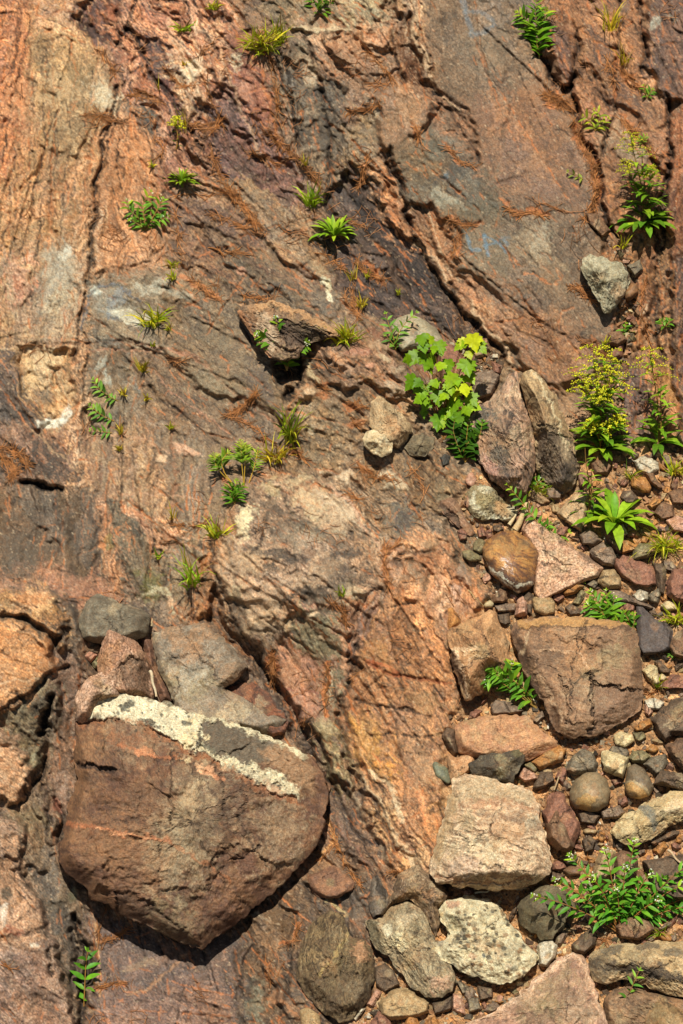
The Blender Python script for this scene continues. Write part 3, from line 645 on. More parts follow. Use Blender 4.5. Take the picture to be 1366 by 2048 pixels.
    LN([(1245,540),(1262,600),(1250,680),(1240,730)],3,K1,.6,-8), LN([(1300,430),(1318,520),(1312,600),(1322,700),(1330,760)],4,K1,.7,-9), LN([(1285,560),(1275,640),(1290,700)],3,OR,.6,0), LN([(1295,690),(1310,760),(1320,800)],4,'#b07a4c',.6,3), LN([(1262,610),(1275,560),(1290,540)],4,OR,.5),
    LN([(1290,610),(1280,640)],5,'#c4a48a',.6), LN([(1340,560),(1345,640),(1352,720)],3,K1,.6,-7), PL([(1318,730),(1340,735),(1350,800),(1330,800)],'#a9743f',.6,8,2),
    # rubble in the centre
    BL(575,735,40,26,20,'#2c231e',.5,-70),  # hollow under the tilted slab: carved deep, its shade also painted dark
    LN([(690,575),(740,600),(800,640),(850,665)],3,K1,.7,-9), LN([(700,480),(760,540),(850,620)],2.4,'#79563f',.5,2), LN([(690,500),(740,560),(800,600)],3,K1,.6,-7), LN([(730,520),(760,545),(770,560)],5,OR,.7,0),
    BL(690,735,26,9,40,'#a5806a',.7,5), BL(770,715,16,7,20,'#b9a084',.7,5), BL(715,700,30,12,10,'#a8705c',.6,4), BL(782,772,20,13,10,'#a98e78',.8,8), BL(740,738,10,6,0,PINK,.7,3), BL(800,740,20,8,30,'#98806a',.6,5), BL(760,690,20,10,0,'#9c7c62',.6,5),
    BL(605,780,22,26,0,'#a57a5a',.8,12), BL(612,785,12,14,0,'#c4a284',.7,3), BL(625,868,9,7,0,'#b8a088',.8,4), BL(640,880,22,7,10,'#4b423a',.6), BL(690,955,20,10,10,'#c0a288',.85,8), BL(790,965,26,12,30,'#b39a80',.85,12), BL(775,955,14,9,30,'#c4a98f',.7,6),
    BL(645,940,6,4,0,'#b8a088',.8,2), BL(660,800,14,30,60,'#8a6e58',.5,6), BL(690,790,26,30,0,'#6e5644',.5,8), BL(650,770,14,6,0,OR,.6), BL(640,790,12,10,0,OR,.5), BL(700,810,20,6,10,OR,.6), BL(710,845,16,8,0,OR,.5), BL(730,935,20,6,30,OR,.5),
    LN([(605,700),(625,745),(640,770)],4,'#b49a78',.7,6), LN([(590,820),(588,880),(600,930)],4,K1,.6,-8), LN([(690,720),(720,760),(745,778)],3,K1,.6,-8), LN([(570,690),(600,720),(600,760),(575,800)],6,K1,.85,-16), LN([(740,660),(800,700),(840,750)],6,'#7c4f3e',.6,3),
    # pale hummock
    BL(605,1110,210,200,0,None,1,8),
    BL(488,1045,17,32,18,'#cfbb98',.9,10), BL(470,1130,40,60,0,'#b8967a',.5), BL(520,1230,50,50,0,'#bc9a7c',.5), BL(600,960,30,16,-10,'#b39a7a',.6), BL(545,980,18,22,10,'#bfa47c',.5), BL(510,1120,40,26,-20,'#b89678',.6,4), BL(560,1180,60,24,-20,'#b3927a',.55,4), BL(640,1140,50,26,-30,'#b08e72',.55,4), BL(700,1185,30,22,20,'#b59b7c',.6,5),
    BL(520,1250,34,28,0,'#ba987a',.55,4), BL(470,1180,16,22,0,'#c0a684',.6,4), BL(640,1050,50,30,20,'#a08a70',.5), BL(620,1005,34,34,0,'#b89e7e',.55,3), BL(680,1020,30,40,-40,'#b3957a',.55), BL(590,1075,60,30,0,'#8a7a68',.4),
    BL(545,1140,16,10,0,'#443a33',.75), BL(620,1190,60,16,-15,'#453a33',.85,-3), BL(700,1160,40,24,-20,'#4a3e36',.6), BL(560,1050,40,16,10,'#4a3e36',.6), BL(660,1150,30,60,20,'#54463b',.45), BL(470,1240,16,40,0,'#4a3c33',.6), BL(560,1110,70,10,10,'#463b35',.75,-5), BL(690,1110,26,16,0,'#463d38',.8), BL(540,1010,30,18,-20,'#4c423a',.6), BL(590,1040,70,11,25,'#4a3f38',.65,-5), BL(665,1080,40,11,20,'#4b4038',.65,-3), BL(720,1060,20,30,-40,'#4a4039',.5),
    LN([(470,1080),(505,1068),(525,1050),(520,1090),(500,1110)],2.4,K1,.7,-5), BL(480,1215,10,50,-10,'#4b3d34',.6,-5), BL(620,1230,60,9,-14,'#5a4a3f',.7,-5), LN([(440,1090),(470,1000),(510,960),(560,945)],4,'#8e5e40',.5,3), BL(680,1020,8,60,-52,'#c2a78e',.6,4), LN([(650,965),(700,1010),(740,1070),(770,1110)],3,'#b98c74',.6,4),
    BL(550,1262,50,9,5,'#51443d',.6), LN([(420,1090),(440,1180),(500,1290),(560,1390),(630,1490)],3,K1,.7,-8), LN([(400,1180),(420,1240),(500,1320)],4,'#a0653f',.45,3),
    # patch below the hummock
    LN([(630,1228),(618,1240),(624,1258),(645,1275),(665,1285)],4,'#c4a284',.85,4), LN([(605,1215),(585,1240),(575,1262)],5,'#b59474',.7,4), LN([(655,1325),(656,1360),(648,1400),(654,1430)],5,OR,.9,2), LN([(682,1270),(686,1310),(686,1345)],5,'#c08a6a',.7,3), LN([(663,1340),(662,1380),(666,1410)],2.2,'#c2ab90',.7),
    BL(590,1340,26,34,0,'#b98160',.5), LN([(566,1378),(610,1380),(640,1392)],3,'#8c5044',.6), BL(610,1400,30,30,0,'#93695a',.5), BL(612,1450,14,16,0,'#3f3531',.7), BL(650,1455,14,30,-30,'#a08c6c',.5,6), BL(548,1325,14,26,-20,'#a85a30',.7),
    LN([(690,1190),(730,1215),(745,1195)],5,OR,.5), BL(640,1200,40,8,0,'#4f453c',.6,-3), LN([(700,1320),(716,1340)],8,K1,.7,-12), BL(715,1300,8,8,0,K1,.7,-8), LN([(690,1500),(672,1450),(690,1400),(700,1350)],3,K1,.6,-9),
    # orange rib
    LN([(735,1332),(765,1345),(800,1350),(850,1358),(900,1366)],3.4,'#7a3d22',.8,-6), LN([(735,1328),(790,1338),(800,1345)],5,'#a8502a',.6), LN([(710,1395),(735,1405),(790,1420),(830,1424),(860,1432)],2.8,K1,.7,-6), LN([(745,1474),(800,1473),(870,1472)],2.6,K1,.75,-5), LN([(720,1480),(700,1470),(690,1462)],4,'#8e6a48',.6),
    LN([(770,1215),(780,1214),(818,1212)],2.4,K1,.7,-5), LN([(825,1262),(850,1262)],3,K1,.8,-6), LN([(800,1225),(830,1260),(840,1300)],5,'#5e4838',.55,-4), LN([(760,1240),(790,1290),(820,1330)],4,'#56443a',.5,-3), LN([(840,1275),(870,1320),(890,1340)],4,'#64483a',.5,-3),
    LN([(790,1350),(805,1380),(825,1420)],2.6,K2,.7,-4), LN([(760,1430),(790,1470),(800,1530),(810,1600)],3,'#5d4636',.6,-5), LN([(800,1500),(860,1510)],2,K2,.6,-3), LN([(825,1540),(850,1570),(895,1620)],2,K2,.6,-4), LN([(870,1380),(880,1420),(860,1480)],2,'#6d4e3c',.5),
    BL(730,1490,26,30,-30,'#b07f48',.4), BL(745,1450,20,14,20,'#a97c4c',.3), BL(760,1310,30,26,20,'#b07846',.4), BL(850,1400,40,30,20,'#a88058',.35), BL(850,1540,40,40,0,'#a58060',.35), LN([(745,1545),(770,1560),(790,1590),(800,1640)],6,'#cfb292',.6,3),
    LN([(720,1560),(760,1610),(800,1680),(830,1740)],6,'#c7a888',.55,5), LN([(755,1600),(790,1660),(840,1710)],3,'#4f392e',.6,-6), LN([(700,1540),(740,1600),(800,1700)],4,'#40302a',.7,-8), LN([(690,1560),(730,1640),(780,1730)],4,'#a58a72',.5,4), LN([(660,1560),(700,1640),(740,1720)],3,'#231a18',.7,-9),
    LN([(675,1640),(700,1690),(740,1740)],4,'#7d5a4e',.5,4), LN([(640,1470),(652,1530),(668,1590)],3,K1,.8,-9), BL(662,1540,10,40,-25,'#8a7656',.4,6), LN([(655,1640),(672,1680),(645,1710)],3.4,'#c38a56',.75,1), LN([(672,1680),(695,1730),(700,1740)],3,'#b98558',.5),
    BL(830,1150,20,26,-10,'#7d6c5a',.55,5), LN([(800,1110),(830,1105),(870,1100),(885,1110)],3,K1,.6,-6), LN([(812,1120),(845,1125),(858,1150),(850,1175)],3.4,'#54402f',.7,-7), LN([(860,1125),(900,1140),(905,1180)],2.4,K2,.6,-5), BL(855,1085,18,18,0,'#96795f',.6,6), BL(910,1190,12,22,0,'#b08d80',.5), BL(800,1125,14,10,0,'#3f3029',.6,-8),
    LN([(775,1100),(770,1140),(778,1180)],4,OR,.7), LN([(770,1120),(800,1085)],3,OR,.6), BL(930,1150,12,30,-20,'#8d7568',.5,4), BL(815,1040,22,22,0,'#453d3a',.6), BL(900,1010,20,40,-20,'#6d5f48',.4),
    # granite
    LN([(-40,1368),(20,1366),(70,1356),(90,1362)],2.4,RIM,.5,-2), LN([(90,1366),(108,1340),(126,1334)],4,K1,.8,-10), LN([(0,1420),(30,1400),(70,1380),(95,1366)],3.4,K1,.75,-8), LN([(112,1280),(122,1268),(136,1262)],8,K1,.85,-16), LN([(98,1395),(92,1430),(84,1475)],7,K1,.95,-26),
    LN([(0,1232),(50,1240),(110,1285)],8,'#4f443a',.7,-8), BL(60,1195,40,16,10,'#b36f3f',.45), BL(20,1210,26,8,0,'#4e463a',.4), LN([(20,1205),(60,1222),(110,1250)],3,K2,.5,-4), BL(90,1310,30,24,20,'#b0672f',.45), BL(150,1235,8,60,-20,'#453a36',.7), LN([(100,1180),(135,1215),(150,1250),(152,1300),(160,1330)],9,'#4c423c',.6,6),
    BL(75,1520,14,22,0,'#84765a',.5,6), LN([(85,1520),(88,1550),(70,1570)],5,K1,.8,-14), LN([(55,1560),(50,1600),(20,1610)],4,K1,.7,-10), BL(110,1440,20,30,20,'#5a4e44',.5,6), BL(60,1640,40,30,0,'#7a6a50',.4), LN([(0,1720),(30,1760),(60,1800)],2.4,K1,.6,-4), LN([(20,1875),(60,1860),(95,1855)],5,K2,.6,-7),
    BL(10,1785,12,18,0,'#4b4036',.8), BL(20,1930,30,14,20,'#3f3530',.6), BL(70,1890,8,6,0,'#d0bfb0',.8), BL(10,1830,8,20,0,'#cdbcb0',.6), BL(60,1980,70,16,20,'#4e3e38',.5), BL(30,1860,20,8,20,'#9c4c38',.4), LN([(98,1895),(95,1940),(104,1960)],4,K1,.8,-8), LN([(150,1840),(165,1880),(172,1960),(160,2048)],8,'#241c19',.8,-18),
    LN([(140,1860),(152,1900),(150,2000)],6,'#2e2522',.6,-12), BL(145,1790,12,18,0,'#6b6652',.7), BL(110,1810,30,20,0,'#5a4f42',.4), LN([(96,1620),(92,1660),(98,1670)],4,K1,.8,-12), LN([(112,1600),(122,1640),(118,1690)],5,'#2a211e',.7,-12), BL(115,1610,8,16,0,'#8c4e3c',.5), BL(125,1570,16,30,0,'#a48272',.4),
    # foot
    BL(430,1900,60,40,0,'#4a403c',.6), LN([(260,1990),(300,1975),(330,1950),(370,1910)],3.4,'#9c7256',.6,-4), LN([(196,1850),(196,1900),(200,1990)],3,'#b3855a',.6), LN([(200,1885),(230,1872),(255,1860)],4,'#b5713f',.7), LN([(190,1975),(230,1970),(260,1968)],4,OR,.75), BL(280,1930,40,10,-20,'#8a705c',.5),
    LN([(480,1800),(520,1830),(560,1850)],3,'#9c8570',.5,3), BL(560,1840,40,26,20,'#7a5a3e',.4,8), LN([(500,1890),(490,1930),(470,1990)],4,K1,.6,-9), LN([(560,1890),(590,1880),(595,1850)],3,OR,.7), LN([(535,1930),(540,1970)],4,OR,.6), BL(515,2010,20,40,0,'#7b7463',.5,5), BL(560,2000,30,14,40,'#8a6046',.5,5),
    LN([(585,1890),(580,1960),(560,2030)],3,K1,.6,-8), LN([(540,1990),(600,2040)],4,'#a06a48',.6,3), BL(665,1795,10,8,0,'#bda77e',.7), LN([(668,1795),(680,1815),(695,1830)],6,'#b79c70',.7), BL(715,1820,24,40,0,'#5d5048',.6), BL(725,1860,16,20,0,'#7a5a48',.5),
]
for k, m in enumerate(MARKS):
    s = sub(*mark_box(m))
    w = 0 if m[2] == BLUE else .6 if m[0] == 'l' and m[4] < 4 else .8
    if m[0] == 'l' and m[5] < -7: m = m[:5] + (m[5] * 1.7,)
    HD[s], CO[s] = apply_mark(m, GX[s] + w * (WX[s] - GX[s]), GY[s] + w * (WY[s] - GY[s]), HD[s], CO[s], k)

# small cracks that run everywhere through the bedrock, and pale mineral flecks
fl = sst(1.5, 2.6, N('m', GX, GY, 18, seed=71))[..., None] * .5
CO = CO * (1 - fl) + lin('#c4a68a') * fl
for _ in range(1):
    HD[1:-1] = .25 * HD[:-2] + .5 * HD[1:-1] + .25 * HD[2:]
    HD[:, 1:-1] = .25 * HD[:, :-2] + .5 * HD[:, 1:-1] + .25 * HD[:, 2:]
def soft3(a, n):
    a = a.copy()
    for _ in range(n):
        a[1:-1] = .25 * a[:-2] + .5 * a[1:-1] + .25 * a[2:]
        a[:, 1:-1] = .25 * a[:, :-2] + .5 * a[:, 1:-1] + .25 * a[:, 2:]
    return a
# steep broken edges are rounded a little, the flat faces keep their grain
_gy, _gx = np.gradient(HD)
_st = soft3(sst(2.0, 5.0, np.hypot(_gx, _gy)), 2)
HD = HD * (1 - _st) + soft3(HD, 4) * _st
HT = H0 + HD + .16 * N('m', GX, GY, 16, seed=90)


def blur(a, n):
    k = np.ones(2 * n + 1) / (2 * n + 1)
    for ax in (0, 1):
        p = np.pad(a, [(n, n) if i == ax else (0, 0) for i in (0, 1)], mode='edge')
        c = np.cumsum(np.insert(p, 0, 0, axis=ax), axis=ax)
        w = 2 * n + 1
        a = (np.take(c, range(w, c.shape[ax]), ax) - np.take(c, range(0, c.shape[ax] - w), ax)) / w
    return a


HS = blur(blur(HT, 8), 8)


def look(A, px, py):
    px = np.atleast_1d(np.asarray(px, float)); py = np.atleast_1d(np.asarray(py, float))
    i = np.clip(np.searchsorted(XS, px) - 1, 0, len(XS) - 2); j = np.clip(np.searchsorted(YS, py) - 1, 0, len(YS) - 2)
    fx = np.clip((px - XS[i]) / (XS[i + 1] - XS[i]), 0, 1); fy = np.clip((py - YS[j]) / (YS[j + 1] - YS[j]), 0, 1)
    return (A[j, i] * (1 - fx) + A[j, i + 1] * fx) * (1 - fy) + (A[j + 1, i] * (1 - fx) + A[j + 1, i + 1] * fx) * fy


def surf(px, py, up=0.0):
    return pos(px, py, look(HT, px, py) + up)


ny, nx = GX.shape
ii = np.arange(ny * nx).reshape(ny, nx)
quads = np.stack([ii[:-1, :-1], ii[1:, :-1], ii[1:, 1:], ii[:-1, 1:]], -1).reshape(-1, 4)
tag(mesh_obj('rock_slope', pos(GX.ravel(), GY.ravel(), HT.ravel()), quads, M_BED, col=CO.reshape(-1, 3), smooth=True), 'sloping face of folded brown and orange bedrock with loose ground at its foot', 'hillside', kind='structure')
# ------------------------------------------------------------------ loose stones
STONES = []                                       # outlines, so that smaller things keep clear of the big ones


def stone(name, label, poly, T=22, c=('#84644f', '#6b5140', '#42332b'), kind='block', rim=4, tilt=(0, 0), es=(), s0=2.2, marks=(), band=None,
          mat=None, dz=0, step=2.6, ro=1.0, bl=60, grain=.13, group=None, jag=1.0, center=None, soft=3.0, planes=(), cat='rock', speck=None, plate=None, back=None):
    k = 300 + len(STONES) * 7
    STONES.append(poly)
    P = np.array(poly, float)
    cx, cy = center or ((P[:, 0].min() + P[:, 0].max()) / 2, (P[:, 1].min() + P[:, 1].max()) / 2)
    # outline in polar form round the centre
    per = np.hypot(*(P - np.roll(P, 1, 0)).T).sum()
    rad = np.hypot(P[:, 0] - cx, P[:, 1] - cy).max()
    nth = int(np.clip(per / step, 28, 620)); nr = int(np.clip(rad / step, 7, 130))
    # points spread evenly along the outline
    Q = np.r_[P, P[:1]]; sl_ = np.hypot(*np.diff(Q, axis=0).T); cum = np.r_[0, np.cumsum(sl_)]
    tt = np.linspace(0, cum[-1], nth, endpoint=False)
    ox = np.interp(tt, cum, Q[:, 0]); oy = np.interp(tt, cum, Q[:, 1])
    rr = np.hypot(ox - cx, oy - cy)
    j = jag * min(1, rad / 60)
    d_ = (2.4 * N('f', ox, oy, 60, seed=k) + .55 * N('f', ox, oy, 18, seed=k + 1)) * j
    if kind == 'round': d_ *= .35
    ox += (ox - cx) / rr * d_; oy += (oy - cy) / rr * d_
    # corners rounded by wear
    nb = 3 if kind == 'round' else 1 if rad > 30 else 0
    for _ in range(nb):
        ox = .25 * np.roll(ox, 1) + .5 * ox + .25 * np.roll(ox, -1); oy = .25 * np.roll(oy, 1) + .5 * oy + .25 * np.roll(oy, -1)
    ts = (np.arange(1, nr + 1) / nr) ** .82
    X = np.r_[cx, (cx + (ox - cx)[None] * ts[:, None]).ravel()]
    Y = np.r_[cy, (cy + (oy - cy)[None] * ts[:, None]).ravel()]
    tn = np.r_[0, np.repeat(ts, nth)]
    # height above the ground plane of the stone
    if kind == 'round':
        z = rim + (T - rim) * np.clip(1 - tn ** 2.3, 0, 1) ** .62
    else:
        n = len(poly); area = 0
        for a, b in zip(poly, poly[1:] + poly[:1]): area += a[0] * b[1] - b[0] * a[1]
        sg = 1 if area > 0 else -1
        z = T + tilt[0] * (X - cx) + tilt[1] * (Y - cy)
        rs = np.random.default_rng(k)
        outp = sdist(X, Y, poly) < 0
        for i in range(n):
            p, q = poly[i], poly[(i + 1) % n]
            ang = math.degrees(math.atan2(-(q[0] - p[0]) * sg, (q[1] - p[1]) * sg)) % 360       # outward: 0 right, 90 down
            s_ = s0 * rs.uniform(.6, 1.5)
            for (ea, ew_, esl) in es:
                if abs((ang - ea + 180) % 360 - 180) <= ew_: s_ = esl
            zz = rim + np.where(outp, -.5, s_) * seg_d(X, Y, p, q)
            sf = min(soft, T * (.12 if rad > 25 else .05))
            z = np.minimum(z, zz) - sf * .5 * np.exp(-np.abs(z - zz) / sf)
        for (px_, py_, pz_, ga, gb) in planes:
            zz = pz_ + ga * (X - px_) + gb * (Y - py_)
            z = np.minimum(z, zz) - soft * .4 * np.exp(-np.abs(z - zz) / soft)
        z = np.maximum(z, rim * .8 + .2 * z)
    fall = sst(0, .12, 1 - tn)
    wgt = .25 + .75 * fall
    if plate:
        a, Lp, Wp, rel = plate
        c_, s_ = cos(radians(a)), sin(radians(a))
        u = X * c_ + Y * s_; v = -X * s_ + Y * c_
        f1, e, r1, r2, r3, du, dv = cells(u / Lp + .05 * N('s', X, Y, 60, seed=k + 2), v / Wp + .05 * N('s', X, Y, 60, seed=k + 3), k)
        z = z + fall * rel * sst(0, .16, e) * ((r1 - .5) + (r2 - .5) * du * 1.8 + (r3 - .4) * dv * 1.8)
        ptone = 1 + .22 * (r3 - .5)
    else:
        ptone = 1.0
    sm = .25 if kind == 'round' else 1.0
    z = z + wgt * ro * sm * (1.3 * N('s', X, Y, 60, seed=k + 4) + .45 * N('f', X, Y, 24, seed=k + 5) + .22 * N('m', X, Y, 12, seed=k + 6)) * min(1, rad / 35 + .25)
    # colour
    b = sst(-.9, .9, N('m', X, Y, bl, seed=k + 7))[:, None]
    col = lin(c[0]) * (1 - b) + lin(c[1]) * b
    if band:
        a, wl, amt = band[:3]
        v = N('m', X + 5 * N('s', X, Y, 90, seed=k + 8), Y + 5 * N('s', X, Y, 90, seed=k + 9), wl * 9, wl, ang=a, seed=k + 10)
        g = (sst(.1, 1.1, v) * amt)[:, None]
        col = col * (1 - g) + lin(c[2]) * g
        col = col * (1 + .3 * amt * sst(.3, 1.3, -v))[:, None]
        z = z + (band[3] if len(band) > 3 else .5) * fall * -v
    else:
        g = (sst(.7, 1.7, N('m', X, Y, bl * .6, seed=k + 11)) * .6)[:, None]
        col = col * (1 - g) + lin(c[2]) * g
    if speck:
        g = (sst(speck[1], speck[1] + .5, N('w', X, Y, speck[2], seed=k + 12)) * .85)[:, None]
        col = col * (1 - g) + lin(speck[0]) * g
    h = z
    rs = np.random.default_rng(k + 1)
    auto = []
    for _ in range(int(2 + rad / 18)):
        t_, r_ = rs.uniform(0, 6.28), rad * rs.uniform(0, .8)
        auto.append(BL(cx + r_ * cos(t_), cy + r_ * sin(t_), rad * rs.uniform(.12, .4), rad * rs.uniform(.08, .25), rs.uniform(0, 180), ['#a5744f', '#4a3a30', '#b39a7c', '#8d7a5a'][rs.integers(4)], rs.uniform(.15, .45)))
    if kind != 'round' and rad > 9:
        for _ in range(1 + int(rad / 40)):
            t_, r_, a_, l_ = rs.uniform(0, 6.28), rad * rs.uniform(0, .5), rs.uniform(0, 6.28), rad * rs.uniform(.25, .6)
            x_, y_ = cx + r_ * cos(t_), cy + r_ * sin(t_)
            auto.append(LN([(x_ - l_ * cos(a_), y_ - l_ * sin(a_)), (x_ + rs.normal(0, .08) * l_, y_ + rs.normal(0, .08) * l_), (x_ + l_ * cos(a_ + .2), y_ + l_ * sin(a_ + .2))], 1.7, '#2f231c', rs.uniform(.4, .8), -rs.uniform(.5, 2.5)))
    mx = X + 2.6 * N('f', X, Y, 46, seed=k + 15) + .3 * N('m', X, Y, 14, seed=k + 16); my = Y + 2.6 * N('f', X, Y, 46, seed=k + 17) + .3 * N('m', X, Y, 14, seed=k + 18)
    for q, m in enumerate(auto + list(marks)):
        wp = rad > 40 and (m[0] != 'b' or m[1][2] > 12)
        h, col = apply_mark(m, mx if wp else X, my if wp else Y, h, col, k + 20 + q)
    col = col * np.clip(1 + grain * N('w', X, Y, 11, seed=k + 13) + .07 * N('m', X, Y, 40, seed=k + 14), .4, 2)[:, None] * (np.asarray(ptone)[..., None] if np.ndim(ptone) else 1)
    # seat on the ground: a plane through the smoothed ground under the outline
    A = np.c_[np.ones(nth), ox - cx, oy - cy]
    g0, g1, g2 = np.linalg.lstsq(A, look(HS, ox, oy), rcond=None)[0]
    lim = .5
    gz = g0 + dz + np.clip(g1, -lim, lim) * (X - cx) + np.clip(g2, -lim, lim) * (Y - cy)
    V = [pos(X, Y, gz + h)]
    # back: tucks in under the rim and goes into the ground
    bx, by = X[-nth:], Y[-nth:]
    bd = back if back is not None else max(14, T * .45) + dz
    gr = gz[-nth:] + h[-nth:]
    V.append(pos(cx + (bx - cx) * .985, cy + (by - cy) * .985, gr - 2 - rim * .4))
    V.append(pos(cx + (bx - cx) * .86, cy + (by - cy) * .86, gr - rim - bd))
    V.append(pos([cx], [cy], [g0 + dz - bd * 1.3]))
    V = np.concatenate(V)
    C = np.concatenate([col, col[-nth:], col[-nth:] * .9, col[:1]])
    F = []
    a = np.arange(nth); a2 = (a + 1) % nth
    tri = np.stack([np.zeros(nth, int), 1 + a2, 1 + a, 1 + a], -1)
    for r in range(nr + 1):
        o0, o1 = 1 + r * nth, 1 + (r + 1) * nth
        F.append(np.stack([o0 + a, o0 + a2, o1 + a2, o1 + a], -1))
    last = 1 + (nr + 1) * nth
    tip = len(V) - 1
    faces = np.concatenate(F)
    T3 = [(0, 1 + int(y_), 1 + int(x_)) for x_, y_ in zip(a, a2)] + [(tip, last + int(x_), last + int(y_)) for x_, y_ in zip(a, a2)]
    o3 = pos([cx], [cy], [g0 + dz])[0]
    me_f = faces.tolist() + T3
    o = mesh_obj(name, V - o3, me_f, mat or (M_SMOOTH if kind == 'round' else M_STONE), col=C, smooth=True)
    if rad < 60: o.data.set_sharp_from_angle(angle=radians(50))
    o.location = o3
    tag(o, label, cat, group)
    return o
BR = ('#70503b', '#5f4334', '#3b2c26')
# ---- the boulder group at the lower left
stone('boulder', 'huge brown boulder with a cream lichen crust along its top edge',
      [(150,1440),(165,1430),(185,1385),(210,1375),(270,1388),(340,1408),(400,1430),(450,1437),(520,1463),(578,1488),(622,1512),(648,1545),(658,1590),(652,1640),(634,1692),(600,1735),(545,1790),(500,1830),(440,1870),(405,1900),(380,1895),(300,1855),(240,1830),(185,1800),(165,1775),(130,1745),(117,1730),(118,1690),(135,1620),(150,1560),(148,1500)],
      T=150, c=('#74503a', '#5f4032', '#412e26'), rim=62, tilt=(0, -.02), s0=1.7, es=((270, 50, .62), (90, 35, 1.5), (140, 30, 1.6), (20, 40, 1.25), (180, 30, 2.4)), band=(12, 26, .45, .6), plate=(25, 190, 130, 14), ro=1.5, bl=110, soft=5, planes=((455, 1600, 138, -.42, .05), (385, 1540, 142, .02, .34), (330, 1700, 140, .05, -.28), (200, 1600, 128, .3, 0)), step=2.2, jag=1.3, center=(385, 1640), back=150,
      marks=[PL([(175,1440),(186,1384),(212,1372),(272,1386),(342,1406),(412,1432),(400,1500),(372,1490),(300,1455),(240,1440)],'#c4b59c',1,5,9), PL([(412,1432),(450,1437),(520,1465),(572,1490),(555,1520),(490,1530),(430,1515),(404,1495)],'#5d5044',1,8,4),
             PL([(515,1500),(570,1488),(612,1508),(632,1545),(625,1590),(590,1570),(545,1530)],'#8d6a50',.9,10,4), PL([(430,1515),(490,1530),(540,1545),(590,1585),(600,1600),(560,1590),(500,1560),(450,1540)],'#b3a38a',.95,6,5),
             BL(380,1478,20,40,30,'#c9b28e',.9,3), BL(212,1390,20,8,8,'#4a443c',.85), BL(255,1412,16,8,-30,'#4b463e',.9), BL(372,1446,12,6,15,'#4b443c',.85), BL(193,1434,10,8,-20,'#5a4a3c',.8), BL(300,1448,30,7,12,'#3c342d',.85,-3), BL(405,1496,20,13,30,'#39322c',.9), BL(420,1500,16,9,30,'#6a6050',.7), BL(500,1532,14,6,20,'#3a332c',.85), BL(560,1560,26,10,30,'#c2b59c',.7), BL(230,1380,16,5,8,'#5d5546',.7), BL(330,1404,30,5,10,'#584d3e',.7),
             LN([(404,1500),(395,1470),(412,1434)],3,'#2a211c',.8,-4), LN([(412,1434),(450,1441),(530,1469),(585,1494),(612,1512)],9,'#bfae92',.85,3), LN([(404,1500),(430,1514),(490,1531),(545,1550),(590,1582)],10,'#bfae92',.85,3),
             LN([(160,1450),(220,1440),(265,1440),(310,1465),(380,1505),(450,1535),(540,1585),(600,1608)],6,'#8f5636',.6,-3),
             BL(290,1505,26,7,10,'#bd7a56',.7), BL(260,1480,60,18,0,'#7d4f37',.6), LN([(240,1490),(300,1510),(360,1515)],5,'#a8623f',.5), BL(420,1545,22,7,25,'#bf8766',.8), BL(400,1535,14,6,25,'#c99a78',.7), BL(440,1556,14,6,30,'#b5714f',.7),
             PL([(152,1522),(200,1528),(238,1545),(232,1550),(190,1542),(152,1534)],'#3a2c26',.85,4,-16), LN([(345,1500),(343,1570),(344,1650)],3.4,'#2f231d',.75,-4), LN([(130,1645),(200,1657),(270,1672),(340,1682)],6,'#a5603e',.65,2), LN([(190,1660),(250,1668),(300,1676)],3,'#c98d68',.6), LN([(340,1682),(400,1722),(460,1760)],4,'#a9653f',.4),
             LN([(460,1720),(490,1715),(520,1690)],2.4,'#241a16',.75,-5), BL(470,1600,60,60,0,'#4f3a30',.4), BL(300,1600,60,50,0,'#7e5a42',.4), BL(550,1580,24,14,30,'#a3664c',.5), BL(410,1640,30,60,30,'#4c382f',.4), BL(250,1730,90,60,0,'#7c583f',.4), LN([(230,1775),(232,1800),(235,1830)],2.4,'#2b201b',.7,-5), LN([(480,1560),(490,1600),(475,1640)],3.4,'#3a2b24',.5,-3), LN([(440,1545),(450,1590),(445,1620)],3.6,'#33261f',.6,-4), *[BL(x_, y_, RNG.uniform(1.5, 4.5), RNG.uniform(1, 3), RNG.uniform(0, 180), '#39332b', .8) for x_, y_ in [(190 + 220 * t_ + RNG.normal(0, 6), 1408 + 62 * t_ + RNG.normal(0, 20)) for t_ in RNG.random(45)] + [(470 + 120 * t_ + RNG.normal(0, 6), 1540 + 38 * t_ + RNG.normal(0, 9)) for t_ in RNG.random(26)]],
             PL([(228,1780),(300,1800),(400,1890),(380,1897),(300,1857),(235,1830)],'#4b382d',.5,10,-10)])  # last patch paints the shade on the boulder's underside
stone('grey_slab', 'large flat grey slab leaning behind the huge brown boulder', [(303,1265),(330,1255),(380,1246),(410,1248),(435,1265),(470,1300),(496,1335),(480,1355),(450,1378),(500,1400),(540,1425),(575,1440),(560,1460),(530,1470),(480,1460),(420,1450),(350,1420),(335,1375),(315,1340),(308,1300)],
      T=46, c=('#847264', '#77675a', '#5b4f47'), rim=26, tilt=(.05, 0), s0=2.6, es=((180, 40, 1.6), (60, 30, 1.4)), ro=1.0, marks=[BL(380,1350,30,40,20,'#9a8d82',.5), LN([(450,1378),(470,1370),(494,1338)],3,'#4a382f',.7,-6)], plate=(30, 160, 110, 5), center=(400,1355))
stone('grey_block', 'rectangular dark grey block wedged between granite and pink rock', [(155,1240),(178,1195),(195,1189),(296,1226),(303,1235),(297,1265),(290,1273),(250,1290),(200,1290),(165,1278),(158,1262)],
      T=54, c=('#776a5b', '#675a4d', '#4f453b'), rim=22, s0=2.0, es=((0, 30, 1.5),), band=(20, 12, .35, .4), ro=.8, dz=4)
